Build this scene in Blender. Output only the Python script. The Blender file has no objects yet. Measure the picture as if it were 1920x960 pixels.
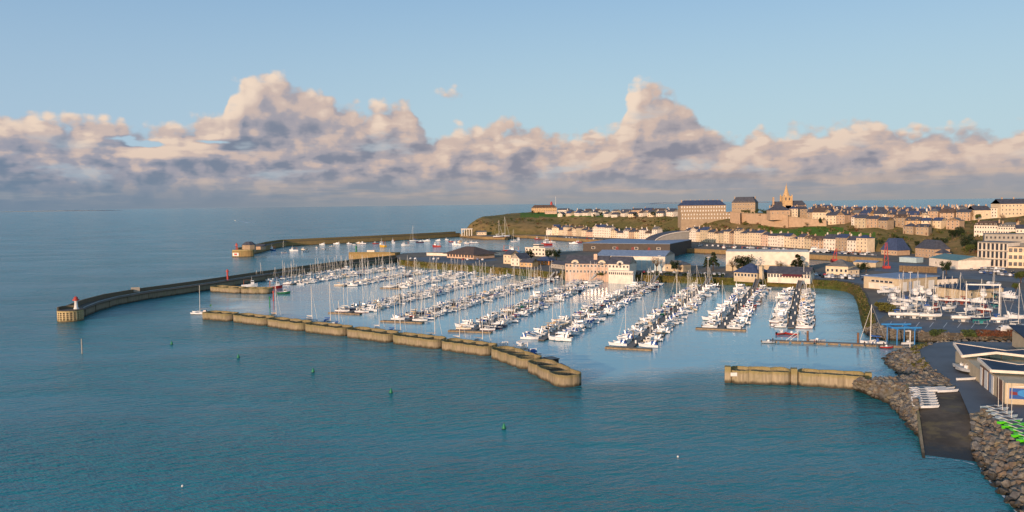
import bpy, bmesh, math, random
from mathutils import Vector, Matrix, noise as mnoise
from mathutils.geometry import tessellate_polygon
random.seed(7)
R = math.radians
SC = bpy.context.scene
COL = SC.collection

# ------------------------------------------------------------------ camera
HCAM, FPX = 50.0, 1500.0
TH, RO = math.atan(97.6/1500.0), 0.0123
FW = Vector((0, math.cos(TH), -math.sin(TH)))
UP0 = Vector((0, math.sin(TH), math.cos(TH)))
RT = Vector((1, 0, 0))*math.cos(RO) - UP0*math.sin(RO)
UPV = Vector((1, 0, 0))*math.sin(RO) + UP0*math.cos(RO)
CAMP = Vector((0, 0, HCAM))
cam = bpy.data.cameras.new('camera'); camo = bpy.data.objects.new('camera', cam); COL.objects.link(camo)
cam.sensor_width = 36; cam.lens = 36*FPX/1920; cam.clip_start = 1; cam.clip_end = 120000
mm = Matrix((RT, UPV, -FW)).transposed().to_4x4(); mm.translation = CAMP
camo.matrix_world = mm
SC.camera = camo

# ------------------------------------------------------------------ light and sky
SUN_AZ_FROM = R(-148)     # where the sun stands, measured from +Y towards +X: behind the camera to the left
SUN_EL = R(8)
SKY_STR, EXPO = 0.15, 0.95
SUND = Vector((math.sin(SUN_AZ_FROM)*math.cos(SUN_EL), math.cos(SUN_AZ_FROM)*math.cos(SUN_EL), math.sin(SUN_EL)))
sl = bpy.data.lights.new('sun', 'SUN'); so = bpy.data.objects.new('sun', sl); COL.objects.link(so)
sl.energy = 2.8; sl.angle = R(0.6); sl.color = (1.0, 0.67, 0.45)
so.rotation_euler = (-SUND).to_track_quat('-Z', 'Y').to_euler()
vs = SC.view_settings
SC.display_settings.display_device = 'sRGB'
vs.view_transform = 'Standard'; vs.look = 'None'; vs.exposure = EXPO; vs.gamma = 1; vs.use_curve_mapping = False
SC.cycles.use_denoising = True
SC.cycles.max_bounces = 5; SC.cycles.diffuse_bounces = 2; SC.cycles.glossy_bounces = 3; SC.cycles.transparent_max_bounces = 4
SC.cycles.sample_clamp_indirect = 4
SC.render.film_transparent = False

def ray(px, py):
    return (FW*FPX + RT*(px-960) + UPV*(480-py)).normalized()
def P(px, py, z=0.0):
    d = ray(px, py); t = (z-HCAM)/d.z
    return CAMP + d*t
def PY(px, py, Y):
    d = ray(px, py); return CAMP + d*(Y/d.y)
def PL(px, py, p0, n):
    d = ray(px, py); t = (Vector(p0)-CAMP).dot(n)/d.dot(n)
    return CAMP + d*t
def ae(px, py):
    d = ray(px, py); return math.atan2(d.x, d.y), math.asin(d.z)

def lin(v):
    return v/12.92 if v <= .04045 else ((v+.055)/1.055)**2.4
def C(h):
    h = h.lstrip('#'); return tuple(lin(int(h[i:i+2], 16)/255) for i in (0, 2, 4))

# a tiny expression builder for shader nodes
class X:
    nt = None
    def __init__(s, v): s.v = v
    def __add__(a, b): return mth('ADD', a, b)
    def __radd__(a, b): return mth('ADD', b, a)
    def __sub__(a, b): return mth('SUBTRACT', a, b)
    def __rsub__(a, b): return mth('SUBTRACT', b, a)
    def __mul__(a, b): return mth('MULTIPLY', a, b)
    def __rmul__(a, b): return mth('MULTIPLY', b, a)
    def __truediv__(a, b): return mth('DIVIDE', a, b)
def put(sock, v):
    if isinstance(v, X): X.nt.links.new(v.v, sock)
    else: sock.default_value = v
def mth(op, a, b=None, c=None, clamp=False):
    n = X.nt.nodes.new('ShaderNodeMath'); n.operation = op; n.use_clamp = clamp
    put(n.inputs[0], a)
    if b is not None: put(n.inputs[1], b)
    if c is not None: put(n.inputs[2], c)
    return X(n.outputs[0])
def vmul(v, s):
    n = X.nt.nodes.new('ShaderNodeVectorMath'); n.operation = 'MULTIPLY'; put(n.inputs[0], v); put(n.inputs[1], s); return X(n.outputs[0])
def vadd(v, s):
    n = X.nt.nodes.new('ShaderNodeVectorMath'); n.operation = 'ADD'; put(n.inputs[0], v); put(n.inputs[1], s); return X(n.outputs[0])
def vdist(v, s):
    n = X.nt.nodes.new('ShaderNodeVectorMath'); n.operation = 'DISTANCE'; put(n.inputs[0], v); put(n.inputs[1], s); return X(n.outputs['Value'])
def comb(x, y, z):
    n = X.nt.nodes.new('ShaderNodeCombineXYZ')
    for i, q in enumerate((x, y, z)): put(n.inputs[i], q)
    return X(n.outputs[0])
def sep(v):
    n = X.nt.nodes.new('ShaderNodeSeparateXYZ'); put(n.inputs[0], v); return [X(o) for o in n.outputs]
def nz(v, scale, detail=4, rough=.5, lac=2.0, dist=0.0, typ=None):
    n = X.nt.nodes.new('ShaderNodeTexNoise'); put(n.inputs['Vector'], v)
    if typ: n.noise_type = typ
    n.inputs['Scale'].default_value = scale; n.inputs['Detail'].default_value = detail
    n.inputs['Roughness'].default_value = rough; n.inputs['Lacunarity'].default_value = lac; n.inputs['Distortion'].default_value = dist
    return X(n.outputs['Fac'] if 'Fac' in n.outputs else n.outputs[0])
def vor(v, scale, detail=0, rough=.5, feature='F1', out='Distance', rnd=1.0):
    n = X.nt.nodes.new('ShaderNodeTexVoronoi'); n.feature = feature; put(n.inputs['Vector'], v)
    n.inputs['Scale'].default_value = scale
    if 'Detail' in n.inputs: n.inputs['Detail'].default_value = detail; n.inputs['Roughness'].default_value = rough
    n.inputs['Randomness'].default_value = rnd
    return X(n.outputs[out])
def sst(x, lo, hi, o0=0.0, o1=1.0):
    n = X.nt.nodes.new('ShaderNodeMapRange'); n.interpolation_type = 'SMOOTHSTEP'
    put(n.inputs[0], x); n.inputs[1].default_value = lo; n.inputs[2].default_value = hi; n.inputs[3].default_value = o0; n.inputs[4].default_value = o1
    return X(n.outputs[0])
def mixc(f, a, b):
    n = X.nt.nodes.new('ShaderNodeMix'); n.data_type = 'RGBA'
    put(n.inputs[0], f)
    for s, q in ((n.inputs[6], a), (n.inputs[7], b)):
        if isinstance(q, X): X.nt.links.new(q.v, s)
        else: s.default_value = (*q[:3], 1)
    return X(n.outputs[2])

CLOUD_TOP = ((0, 185), (60, 183), (110, 188), (170, 205), (225, 204), (242, 222), (300, 205), (375, 200), (418, 190), (430, 128), (465, 108), (520, 124), (600, 150), (655, 182), (680, 188), (725, 168), (768, 172), (785, 205), (812, 240), (855, 208), (910, 216), (960, 205),
    (1010, 210), (1050, 236), (1100, 242), (1160, 214), (1178, 150), (1215, 133), (1265, 150), (1308, 196), (1322, 224), (1385, 242), (1425, 222), (1485, 214), (1550, 226), (1600, 198), (1650, 202), (1682, 226), (1740, 222), (1810, 230), (1890, 222), (1920, 206))
CLOUD_HEAPS = [(834, 178, 40, 26, 1.15), (275, 271, 80, 8, -1.7), (405, 266, 55, 6, -1.5), (222, 260, 40, 7, -1.2), (430, 172, 34, 26, -1.6), (845, 246, 36, 20, -1.0)]
def nz2(v, scale, detail, rough=.55):
    n = X.nt.nodes.new('ShaderNodeTexNoise'); n.noise_dimensions = '2D'; put(n.inputs['Vector'], v)
    n.inputs['Scale'].default_value = scale; n.inputs['Detail'].default_value = detail; n.inputs['Roughness'].default_value = rough
    return X(n.outputs[0])
def vor2(v, scale, detail=0, rough=.5):
    n = X.nt.nodes.new('ShaderNodeTexVoronoi'); n.voronoi_dimensions = '2D'; put(n.inputs['Vector'], v)
    n.inputs['Scale'].default_value = scale; n.inputs['Detail'].default_value = detail; n.inputs['Roughness'].default_value = rough
    return X(n.outputs['Distance'])
def ramp(x, stops):
    n = X.nt.nodes.new('ShaderNodeValToRGB'); r = n.color_ramp; r.interpolation = 'LINEAR'
    put(n.inputs[0], x)
    while len(r.elements) < len(stops): r.elements.new(.5)
    for el, (p, v) in zip(r.elements, stops): el.position = p
    for el, (p, v) in zip(r.elements, stops): el.position = p; el.color = (v, v, v, 1)
    return X(n.outputs[0])
def build_world():
    w = bpy.data.worlds.new('World'); SC.world = w; w.use_nodes = True
    nt = w.node_tree; nt.nodes.clear(); X.nt = nt
    out = nt.nodes.new('ShaderNodeOutputWorld'); bg = nt.nodes.new('ShaderNodeBackground')
    nt.links.new(bg.outputs[0], out.inputs[0]); bg.inputs[1].default_value = SKY_STR
    sk = nt.nodes.new('ShaderNodeTexSky'); sk.sky_type = 'NISHITA'; sk.sun_disc = False
    sk.sun_elevation = SUN_EL; sk.sun_rotation = SUN_AZ_FROM; sk.altitude = 50
    sk.air_density = 1.0; sk.dust_density = 0.6; sk.ozone_density = 1.6
    tc = nt.nodes.new('ShaderNodeTexCoord')
    x, y, z = sep(X(tc.outputs['Generated']))
    az = mth('ARCTAN2', x, y); el = mth('ARCSINE', z)
    K = 1.0/(SKY_STR*2**EXPO)
    def col(h, k=1.0): return tuple(q*K*k for q in C(h))
    heaps = [(*ae(px, py), rx/1500, ry/1500, s) for px, py, rx, ry, s in CLOUD_HEAPS]
    tops = [ae(px, py) for px, py in CLOUD_TOP]
    half = len(tops)//2
    A0, A1, A2 = tops[0][0], tops[half][0], tops[-1][0]
    def density(a, e, fine):
        t1 = ramp((a - A0)/(A1 - A0), [((q-A0)/(A1-A0), v/.2) for q, v in tops[:half+1]])
        t2 = ramp((a - A1)/(A2 - A1), [((q-A1)/(A2-A1), v/.2) for q, v in tops[half:]])
        top = mth('MAXIMUM', mth('MULTIPLY', t1, mth('LESS_THAN', a, A1)), mth('MULTIPLY', t2, mth('GREATER_THAN', a, A1 - 1e-6)))*.2
        far = nz2(comb(a, 3.1, 0.0), 5.0, 2)*.12 + .055            # the bank goes on all round the horizon
        top = mth('MULTIPLY_ADD', far - top, sst(mth('ABSOLUTE', a), .58, .68), top)
        d = mth('MINIMUM', mth('MAXIMUM', (top - e - .003)/.022, -2.2), 1.75)
        v = comb(a, e, 0.0)
        for (ca, ce, ra, re, s) in heaps:
            q = vdist(vmul(v, (1/ra, 1/re, 0)), (ca/ra, ce/re, 0))
            if s > 0: d = mth('MAXIMUM', d, (1.0 - q)*s)
            else: d = d + mth('MINIMUM', (1.0 - q)*s, 0.0)
        q = comb(a, e*1.3, 0.0)
        d = d + (nz2(q, 16.0, 6.0 if fine else 4.0, .57) - 0.5)*2.0
        d = d + (0.40 - vor2(q, 40.0, 1.4 if fine else 0.6, .5))*0.85
        return d, top - e
    D0, dep = density(az, el, True)
    D1, _ = density(az - 0.016, el + 0.012, False)
    cover = sst(D0, 0.02, 0.70)
    l0 = nz2(comb(az, el*3.0, 0.0), 13.0, 4.0, .58); l1 = nz2(comb(az - .012, el*3.0 + .033, 0.0), 13.0, 3.0, .58)
    rel = D0 - D1
    rel = rel/(mth('ABSOLUTE', rel) + 1.1)                        # soft modelling: the side towards the sun is bright
    lay = (l0 - l1)*3.0; lay = lay/(mth('ABSOLUTE', lay) + 0.8)    # flat-based layers inside the bank
    lum = rel*.62 + lay*sst(el, .125, .06)*.50 + .63 - sst(dep, .012, .10)*.24
    warm = sst(az, -0.62, 0.10)
    cc = mixc(sst(lum, .05, .45), mixc(warm, col('#73849a'), col('#8b8c99')), mixc(warm, col('#9d9eab'), col('#b0a7aa')))
    cc = mixc(sst(lum, .42, .74), cc, mixc(warm, col('#c9b8b2'), col('#ceb8ad')))
    cc = mixc(sst(lum, .72, 1.0), cc, mixc(sst(el, .02, .13), col('#dcc5b5'), col('#f0dac6')))
    st = nz2(comb(az, el*9.0, 0.0), 6.0, 4, .6)                    # flat stratus streaks close to the horizon
    stc = mixc(sst(st, .46, .68), mixc(warm, col('#71869b'), col('#979ba3')), mixc(warm, col('#919aa4'), col('#bcaca2')))
    cc = mixc(sst(el, 0.046, 0.014)*0.80, cc, stc)
    veil = mixc(warm, col('#75889b'), col('#9a9b9e'))
    cc = mixc(sst(el, 0.020, -0.002)*0.85, cc, veil)
    away = sst(mth('ABSOLUTE', az), 2.0, 0.8)                     # towards the sun the plain evening sky is kept
    skyc = mixc(sst(el, 0.34, 0.05)*away*0.72, mixc(away*0.8, X(sk.outputs[0]), col('#7ba1c8')), mixc(warm, col('#b0c8da'), col('#bcd4dc')))
    gap = sst(nz2(comb(az, el*3.4 + 4.0, 0.0), 9.0, 4.0, .55), .56, .72)*sst(dep, .03, .055)*sst(el, .022, .04)*.62   # paler gaps between the layers
    cc = mixc(gap, cc, mixc(warm, col('#a9b9c6'), col('#bcc3c8')))
    fin = mixc(mth('MAXIMUM', cover, sst(el, 0.045, 0.012)), skyc, cc)
    fin = mixc(sst(el, -0.002, -0.02), fin, col('#3f6a78'))
    nt.links.new(fin.v, bg.inputs[0])
build_world()

# ------------------------------------------------------------------ materials
MATS = {}
def begin(name):
    m = bpy.data.materials.new(name); m.use_nodes = True
    nt = m.node_tree; X.nt = nt
    b = nt.nodes['Principled BSDF']
    g = nt.nodes.new('ShaderNodeNewGeometry')
    MATS[name] = m
    return m, nt, b, X(g.outputs['Position'])
def mat(name, c1, rough=.75, c2=None, scale=.6, var=.22, bump=0.0, bscale=None, metal=0.0, stretch=(1, 1, 1), spec=.4, detail=4, coat=0.0):
    m, nt, b, pos = begin(name)
    c1 = C(c1) if isinstance(c1, str) else c1
    c2 = (C(c2) if isinstance(c2, str) else c2) if c2 else tuple(q*(1-var) for q in c1)
    v = vmul(pos, stretch)
    f = sst(nz(v, scale, detail, .6), .33, .67)
    nt.links.new(mixc(f, c1, c2).v, b.inputs['Base Color'])
    b.inputs['Roughness'].default_value = rough; b.inputs['Metallic'].default_value = metal
    b.inputs['Specular IOR Level'].default_value = spec; b.inputs['Coat Weight'].default_value = coat
    if bump:
        bn = nt.nodes.new('ShaderNodeBump'); bn.inputs['Strength'].default_value = min(1, bump); bn.inputs['Distance'].default_value = max(.05, bump*.25)
        nt.links.new(nz(v, bscale or scale*4, 5, .6).v, bn.inputs['Height']); nt.links.new(bn.outputs[0], b.inputs['Normal'])
    return m

# paints and plain things
for n, h, r in (('gel_white', '#d3d5d6', .3), ('gel_cream', '#d2c8b2', .35), ('gel_grey', '#9aa0a6', .35), ('gel_navy', '#1a2740', .3), ('gel_red', '#8e2a26', .35),
                ('gel_green', '#1f6b4a', .4), ('gel_blue', '#2b5d98', .35), ('gel_black', '#1c1d20', .4), ('gel_yellow', '#c49a35', .45), ('gel_orange', '#b3602c', .45),
                ('deck_white', '#b4b4b0', .5), ('cover_blue', '#27508f', .8), ('cover_grey', '#7c8084', .8), ('cover_white', '#bfbfba', .8), ('cover_tan', '#a88f6c', .8),
                ('cover_maroon', '#6e2a2e', .8), ('antifoul_blue', '#22456e', .7), ('antifoul_red', '#6b2a22', .7), ('antifoul_dark', '#23262a', .7), ('antifoul_teal', '#2f7f83', .7),
                ('engine_black', '#17181a', .4), ('rubber', '#202123', .8), ('lime_hull', '#55c81e', .4), ('red_paint', '#a63a32', .5), ('green_paint', '#16704f', .5), ('white_paint', '#d0cfca', .5),
                ('blue_steel', '#2d78b4', .5), ('skin', '#a87a5c', .6), ('jacket_dark', '#22262e', .8), ('jacket_red', '#8a2a2c', .8), ('jacket_blue', '#2c4a78', .8),
                ('car_white', '#c8cacc', .25), ('car_grey', '#6e7277', .25), ('car_black', '#16181b', .25), ('car_red', '#8c1f22', .25), ('car_blue', '#27416e', .25), ('car_silver', '#a0a4a8', .25), ('tyre', '#141414', .8)):
    mat(n, h, r, var=.10, scale=.9)
mat('alu', '#cfcac0', .4, metal=.0, var=.08)
mat('wood_mast', '#8a6a45', .6)
mat('lamp_red', '#b33a2a', .4)

def glass_mat(name, c, rough=.12):
    m, nt, b, pos = begin(name)
    nt.links.new(mixc(nz(pos, .35, 2), C(c), tuple(q*.6 for q in C(c))).v, b.inputs['Base Color'])
    b.inputs['Roughness'].default_value = rough; b.inputs['Specular IOR Level'].default_value = .7
glass_mat('glass_dark', '#20262c'); glass_mat('glass_house', '#39404a', .15); glass_mat('glass_green', '#3c4d50', .1)

def concrete(name, base, top, wet, ztop, moss=None):
    """weathered sea wall: vertical run-off streaks, algae crust along the rim, dark tide band at the foot"""
    m, nt, b, pos = begin(name)
    x, y, z = sep(pos)
    streak = nz(vmul(pos, (1.6, 1.6, .10)), 1.0, 5, .65)
    blot = nz(pos, .22, 4, .6)
    c = mixc(sst(streak, .35, .7), C(base), tuple(q*.62 for q in C(base)))
    c = mixc(sst(blot, .45, .75)*.55, c, C(moss or '#6d6a48'))
    fine = nz(pos, 2.2, 4, .7)
    rim = sst(z + (fine - .5)*1.6, ztop-1.3, ztop-.2)
    c = mixc(rim*.75, c, C(top))
    foot = sst(z + (nz(vmul(pos, (1, 1, .3)), .8, 4, .6)-.5)*1.6, 1.15, .15)
    c = mixc(foot*.9, c, C(wet))
    nt.links.new(c.v, b.inputs['Base Color']); b.inputs['Roughness'].default_value = .85; b.inputs['Specular IOR Level'].default_value = .25
    bn = nt.nodes.new('ShaderNodeBump'); bn.inputs['Strength'].default_value = .6; bn.inputs['Distance'].default_value = .12
    nt.links.new(nz(vmul(pos, (1, 1, .25)), 2.5, 5, .7).v, bn.inputs['Height']); nt.links.new(bn.outputs[0], b.inputs['Normal'])
concrete('caisson_concrete', '#8f826c', '#736a46', '#2f2a20', 3.2)
concrete('caisson_pale', '#9c8f77', '#7e7346', '#2f2a20', 3.6)
concrete('mole_concrete', '#8b7f6b', '#5b5344', '#2d2922', 3.6)
concrete('jetty_stone', '#9a8055', '#7d6c45', '#3d3324', 6.0)
concrete('quay_stone', '#8d7450', '#76664a', '#3a3024', 4.4)
concrete('head_stone', '#c2ae86', '#9a8a5c', '#4b4230', 5.0)
mat('mole_top', '#5c554c', .9, '#403b35', .5, bump=.3)
mat('silt', '#4a4436', .95, '#332f26', .5, bump=.5)
mat('asphalt', '#50545b', .6, '#3e4248', .10, bump=.2, bscale=2.0, spec=.5)
mat('asphalt_warm', '#4d4742', .8, '#3c3733', .12, bump=.2, bscale=2.0)
mat('yard_ground', '#4a4a4b', .9, '#57524a', .05, bump=.2, bscale=2.0)
mat('quay_ground', '#6b6355', .9, '#55504a', .04, bump=.2, bscale=1.0)
mat('pale_kerb', '#6f675a', .85)
mat('plank_grey', '#75706a', .85, '#5c5854', 1.5, bump=.3)
mat('pontoon_side', '#8d7a60', .8, '#6b5c47', .8)
mat('float_dark', '#2d2c2a', .9)
mat('pile', '#8f8473', .85, '#4a4238', .7)
mat('rust_pile', '#7a5a44', .85, '#5e4638', .7)
def grassy(name, a, bb, d, s1=.05, s2=.35):
    m, nt, b, pos = begin(name)
    c = mixc(sst(nz(pos, s1, 4, .6), .38, .62), C(a), C(bb))
    c = mixc(sst(nz(pos, s2, 5, .65), .45, .72)*.8, c, C(d))
    nt.links.new(c.v, b.inputs['Base Color']); b.inputs['Roughness'].default_value = .95; b.inputs['Specular IOR Level'].default_value = .1
    bn = nt.nodes.new('ShaderNodeBump'); bn.inputs['Strength'].default_value = .9; bn.inputs['Distance'].default_value = .8
    nt.links.new(nz(pos, s2*1.5, 5, .7).v, bn.inputs['Height']); nt.links.new(bn.outputs[0], b.inputs['Normal'])
grassy('hill_scrub', '#686037', '#86704a', '#524c2b', .02, .12)
grassy('lawn', '#4b6a26', '#56682d', '#42591f', .03, .2)
grassy('bank_grass', '#4b5226', '#6a5a34', '#3a3a20', .06, .5)
mat('leaf_green', '#4a5528', .8, '#333d1e', .5, spec=.2)
mat('leaf_dark', '#2c3a22', .8, '#1f2a1a', .5, spec=.2)
mat('leaf_bare', '#8a7350', .85, '#6b5a42', .5, spec=.2)
mat('leaf_olive', '#66632f', .85, '#47471f', .3, spec=.2)
mat('leaf_rust', '#6a3f2a', .85, '#4d3a26', .3, spec=.2)
mat('bark', '#4c3f33', .9)
def tidal(name, c1, c2, wet, zlo, zhi, scale=.9, bump=.5, bscale=3):
    """stone or concrete that is dark and weedy below the tide line"""
    m, nt, b, pos = begin(name)
    x, y, z = sep(pos)
    c = mixc(sst(nz(pos, scale, 4, .6), .33, .67), C(c1), C(c2))
    c = mixc(sst(nz(pos, .25, 3, .6), .52, .68)*.5, c, C('#6b6144'))
    w = sst(z + (nz(pos, .7, 4, .6)-.5)*1.4, zhi, zlo)
    c = mixc(w*.92, c, C(wet)); nt.links.new(c.v, b.inputs['Base Color'])
    put(b.inputs['Roughness'], .92 - w*.45); b.inputs['Specular IOR Level'].default_value = .3
    bn = nt.nodes.new('ShaderNodeBump'); bn.inputs['Strength'].default_value = bump; bn.inputs['Distance'].default_value = .12
    nt.links.new(nz(pos, bscale, 5, .65).v, bn.inputs['Height']); nt.links.new(bn.outputs[0], b.inputs['Normal'])
for i, (h, h2) in enumerate((('#726f69', '#524f4a'), ('#827d70', '#605a4f'), ('#666767', '#494949'), ('#72665a', '#544b42'))): tidal('rock%d' % i, h, h2, '#25231b', .3, 1.5)
tidal('slip_concrete', '#554f47', '#3b3731', '#1f1d19', .25, 1.3, .16, .35, 1.5)
# walls and roofs
for n, h in (('wall_white', '#d6cbbb'), ('wall_cream', '#d0bda0'), ('wall_stone', '#b0957a'), ('wall_granite', '#9c8870'), ('wall_pink', '#c6a891'), ('wall_grey', '#9a948a'),
             ('wall_ochre', '#bd9d72'), ('wall_dark', '#4d4641'), ('wall_beige', '#b6a68a'), ('wall_brownish', '#6f5344'), ('wall_blue', '#9fb4ba'), ('wall_orange', '#b5793f')):
    mat(n, h, .85, var=.16, scale=.35, bump=.08, bscale=3)
for n, h, h2 in (('roof_slate', '#4a4c55', '#393b43'), ('roof_blue', '#3a4866', '#2e3a55'), ('roof_brown', '#5a4a40', '#473b34'), ('roof_red', '#8a4a38', '#6e3a2e'), ('roof_grey', '#6b6a68', '#575654'),
                 ('roof_teal', '#5d8284', '#4d7072'), ('roof_sheet', '#7f90a6', '#6c7c92')):
    mat(n, h, .7, h2, .5, bump=.15, bscale=3, stretch=(1, 1, 2))
mat('roof_felt', '#36465a', .75, spec=.15, c2='#2b394b', scale=.12, bump=.1, bscale=1.2)
mat('timber', '#8a7350', .85, '#6a573d', 1.2)

def water_mat():
    m, nt, b, pos = begin('sea_water')
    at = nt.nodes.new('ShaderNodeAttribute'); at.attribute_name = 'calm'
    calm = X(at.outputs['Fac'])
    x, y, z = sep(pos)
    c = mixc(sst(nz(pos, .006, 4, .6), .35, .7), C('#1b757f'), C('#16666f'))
    c = mixc(calm*.75, c, C('#84b4bf'))  # pale sky reflection of sheltered water painted into its base colour
    nt.links.new(c.v, b.inputs['Base Color'])
    b.inputs['IOR'].default_value = 1.333; b.inputs['Specular IOR Level'].default_value = .5
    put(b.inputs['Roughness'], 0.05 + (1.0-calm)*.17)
    # crossing wind ripples of several lengths
    w1 = nz2(vmul(pos, (.10, .24, 1)), 1.0, 2)
    w2 = nz2(comb(x*.202 + y*.084, y*.57 - x*.236, 0.0), 1.0, 3, .6)
    w3 = nz2(comb(x*.574 - y*.4, y*1.23 + x*.855, 0.0), 1.0, 1, .6)
    patch = sst(nz2(vmul(pos, (.010, .022, 1)), 1.0, 3, .6), .30, .72, .35, 1.15)
    amp = (1.0 - calm*.91)*patch
    hgt = (w1*.95 + w2*.75 + w3*.26)*amp
    bn = nt.nodes.new('ShaderNodeBump'); bn.inputs['Strength'].default_value = 1.0; bn.inputs['Distance'].default_value = 1.0
    nt.links.new(hgt.v, bn.inputs['Height']); nt.links.new(bn.outputs[0], b.inputs['Normal'])
water_mat()

# ------------------------------------------------------------------ mesh helpers
class MB:
    def __init__(s): s.v = []; s.f = []; s.m = []
    def add(s, vs, fs, mi=0):
        o = len(s.v); s.v += [tuple(q) for q in vs]; s.f += [tuple(i+o for i in f) for f in fs]; s.m += [mi]*len(fs); return s
    def box(s, x0, x1, y0, y1, z0, z1, mi=0, bottom=False):
        fs = [(0, 1, 5, 4), (1, 2, 6, 5), (2, 3, 7, 6), (3, 0, 4, 7), (4, 5, 6, 7)]
        if bottom: fs.append((3, 2, 1, 0))
        return s.add([(x0, y0, z0), (x1, y0, z0), (x1, y1, z0), (x0, y1, z0), (x0, y0, z1), (x1, y0, z1), (x1, y1, z1), (x0, y1, z1)], fs, mi)
    def hexa(s, p, mi=0):
        return s.add(p, [(0, 1, 5, 4), (1, 2, 6, 5), (2, 3, 7, 6), (3, 0, 4, 7), (4, 5, 6, 7), (3, 2, 1, 0)], mi)
    def prism(s, poly, z0, z1, mi=0, bottom=False):
        n = len(poly)
        fs = [(i, (i+1) % n, n+(i+1) % n, n+i) for i in range(n)] + [tuple(range(n, 2*n))]
        if bottom: fs.append(tuple(range(n-1, -1, -1)))
        return s.add([(x, y, z0) for x, y in poly]+[(x, y, z1) for x, y in poly], fs, mi)
    def tube(s, p, q, r, r2=None, n=6, mi=0, caps=True):
        p = Vector(p); q = Vector(q); r2 = r if r2 is None else r2
        d = (q-p).normalized(); a = d.orthogonal().normalized(); b = d.cross(a)
        vs = []
        for c, rr in ((p, r), (q, r2)):
            for i in range(n):
                t = 2*math.pi*i/n; vs.append(c + a*math.cos(t)*rr + b*math.sin(t)*rr)
        fs = [(i, (i+1) % n, n+(i+1) % n, n+i) for i in range(n)]
        if caps: fs += [tuple(range(n-1, -1, -1)), tuple(range(n, 2*n))]
        return s.add(vs, fs, mi)
    def loft(s, secs, mi=0, close=False, cap0=False, cap1=False):
        n = len(secs[0]); vs = [p for q in secs for p in q]; fs = []
        for i in range(len(secs)-1):
            for j in range(n if close else n-1):
                k = (j+1) % n; fs.append((i*n+j, i*n+k, (i+1)*n+k, (i+1)*n+j))
        if cap0: fs.append(tuple(range(n-1, -1, -1)))
        if cap1: fs.append(tuple(range((len(secs)-1)*n, len(secs)*n)))
        return s.add(vs, fs, mi)
    def lathe(s, prof, n=12, mi=0):
        vs = [(r*math.cos(2*math.pi*i/n), r*math.sin(2*math.pi*i/n), z) for r, z in prof for i in range(n)]
        fs = [(k*n+i, k*n+(i+1) % n, (k+1)*n+(i+1) % n, (k+1)*n+i) for k in range(len(prof)-1) for i in range(n)]
        fs.append(tuple(range((len(prof)-1)*n, len(prof)*n)))
        return s.add(vs, fs, mi)
    def mesh(s, name, mats, smooth=False):
        me = bpy.data.meshes.new(name); me.from_pydata(s.v, [], s.f)
        for m in ([mats] if isinstance(mats, str) else mats): me.materials.append(MATS[m])
        if not isinstance(mats, str) and len(mats) > 1: me.polygons.foreach_set('material_index', s.m)
        if smooth: me.polygons.foreach_set('use_smooth', [True]*len(s.f))
        me.update(); return me
def ob(name, me, parent=None, loc=(0, 0, 0), rz=0.0, sc=None):
    o = bpy.data.objects.new(name, me); COL.objects.link(o)
    o.location = loc
    if rz: o.rotation_euler = (0, 0, rz)
    if sc is not None: o.scale = sc if hasattr(sc, '__len__') else (sc, sc, sc)
    if parent is not None: o.parent = parent
    return o
def tag(o, label=None, cat=None, group=None, kind=None):
    if label: o['label'] = label
    if cat: o['category'] = cat
    if group: o['group'] = group
    if kind: o['kind'] = kind
    return o
def thing(name, label, cat, group=None, loc=(0, 0, 0), rz=0.0, sc=None):
    return tag(ob(name, None, None, loc, rz, sc), label, cat, group)
def stru(name, me, label=None): return tag(ob(name, me), label, None, None, 'structure')
ONES = 'zeroth first second third fourth fifth sixth seventh eighth ninth tenth eleventh twelfth thirteenth fourteenth fifteenth sixteenth seventeenth eighteenth nineteenth'.split()
def ordw(n):
    if n < 20: return ONES[n]
    t = ' . twenty thirty forty fifty sixty seventy eighty ninety'.split(' ')[n//10]
    return t.replace('ty', 'tieth') if n % 10 == 0 else t+'-'+ONES[n % 10]
def interp(tab, x):
    if x <= tab[0][0]: return tab[0][1:]
    for a, b in zip(tab, tab[1:]):
        if x <= b[0]:
            t = (x-a[0])/(b[0]-a[0]); return tuple(p+(q-p)*t for p, q in zip(a[1:], b[1:]))
    return tab[-1][1:]
def nse(x, y, z=0.0): return mnoise.noise(Vector((x, y, z)))
def resample(pts, step):
    out = [Vector(pts[0])]
    for a, b in zip(pts, pts[1:]):
        a = Vector(a); b = Vector(b); n = max(1, int((b-a).length/step))
        for i in range(1, n+1): out.append(a.lerp(b, i/n))
    return out
def inpoly(x, y, poly):
    r = False; j = len(poly)-1
    for i in range(len(poly)):
        a, b = poly[i], poly[j]
        if (a[1] > y) != (b[1] > y) and x < (b[0]-a[0])*(y-a[1])/(b[1]-a[1])+a[0]: r = not r
        j = i
    return r

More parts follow.
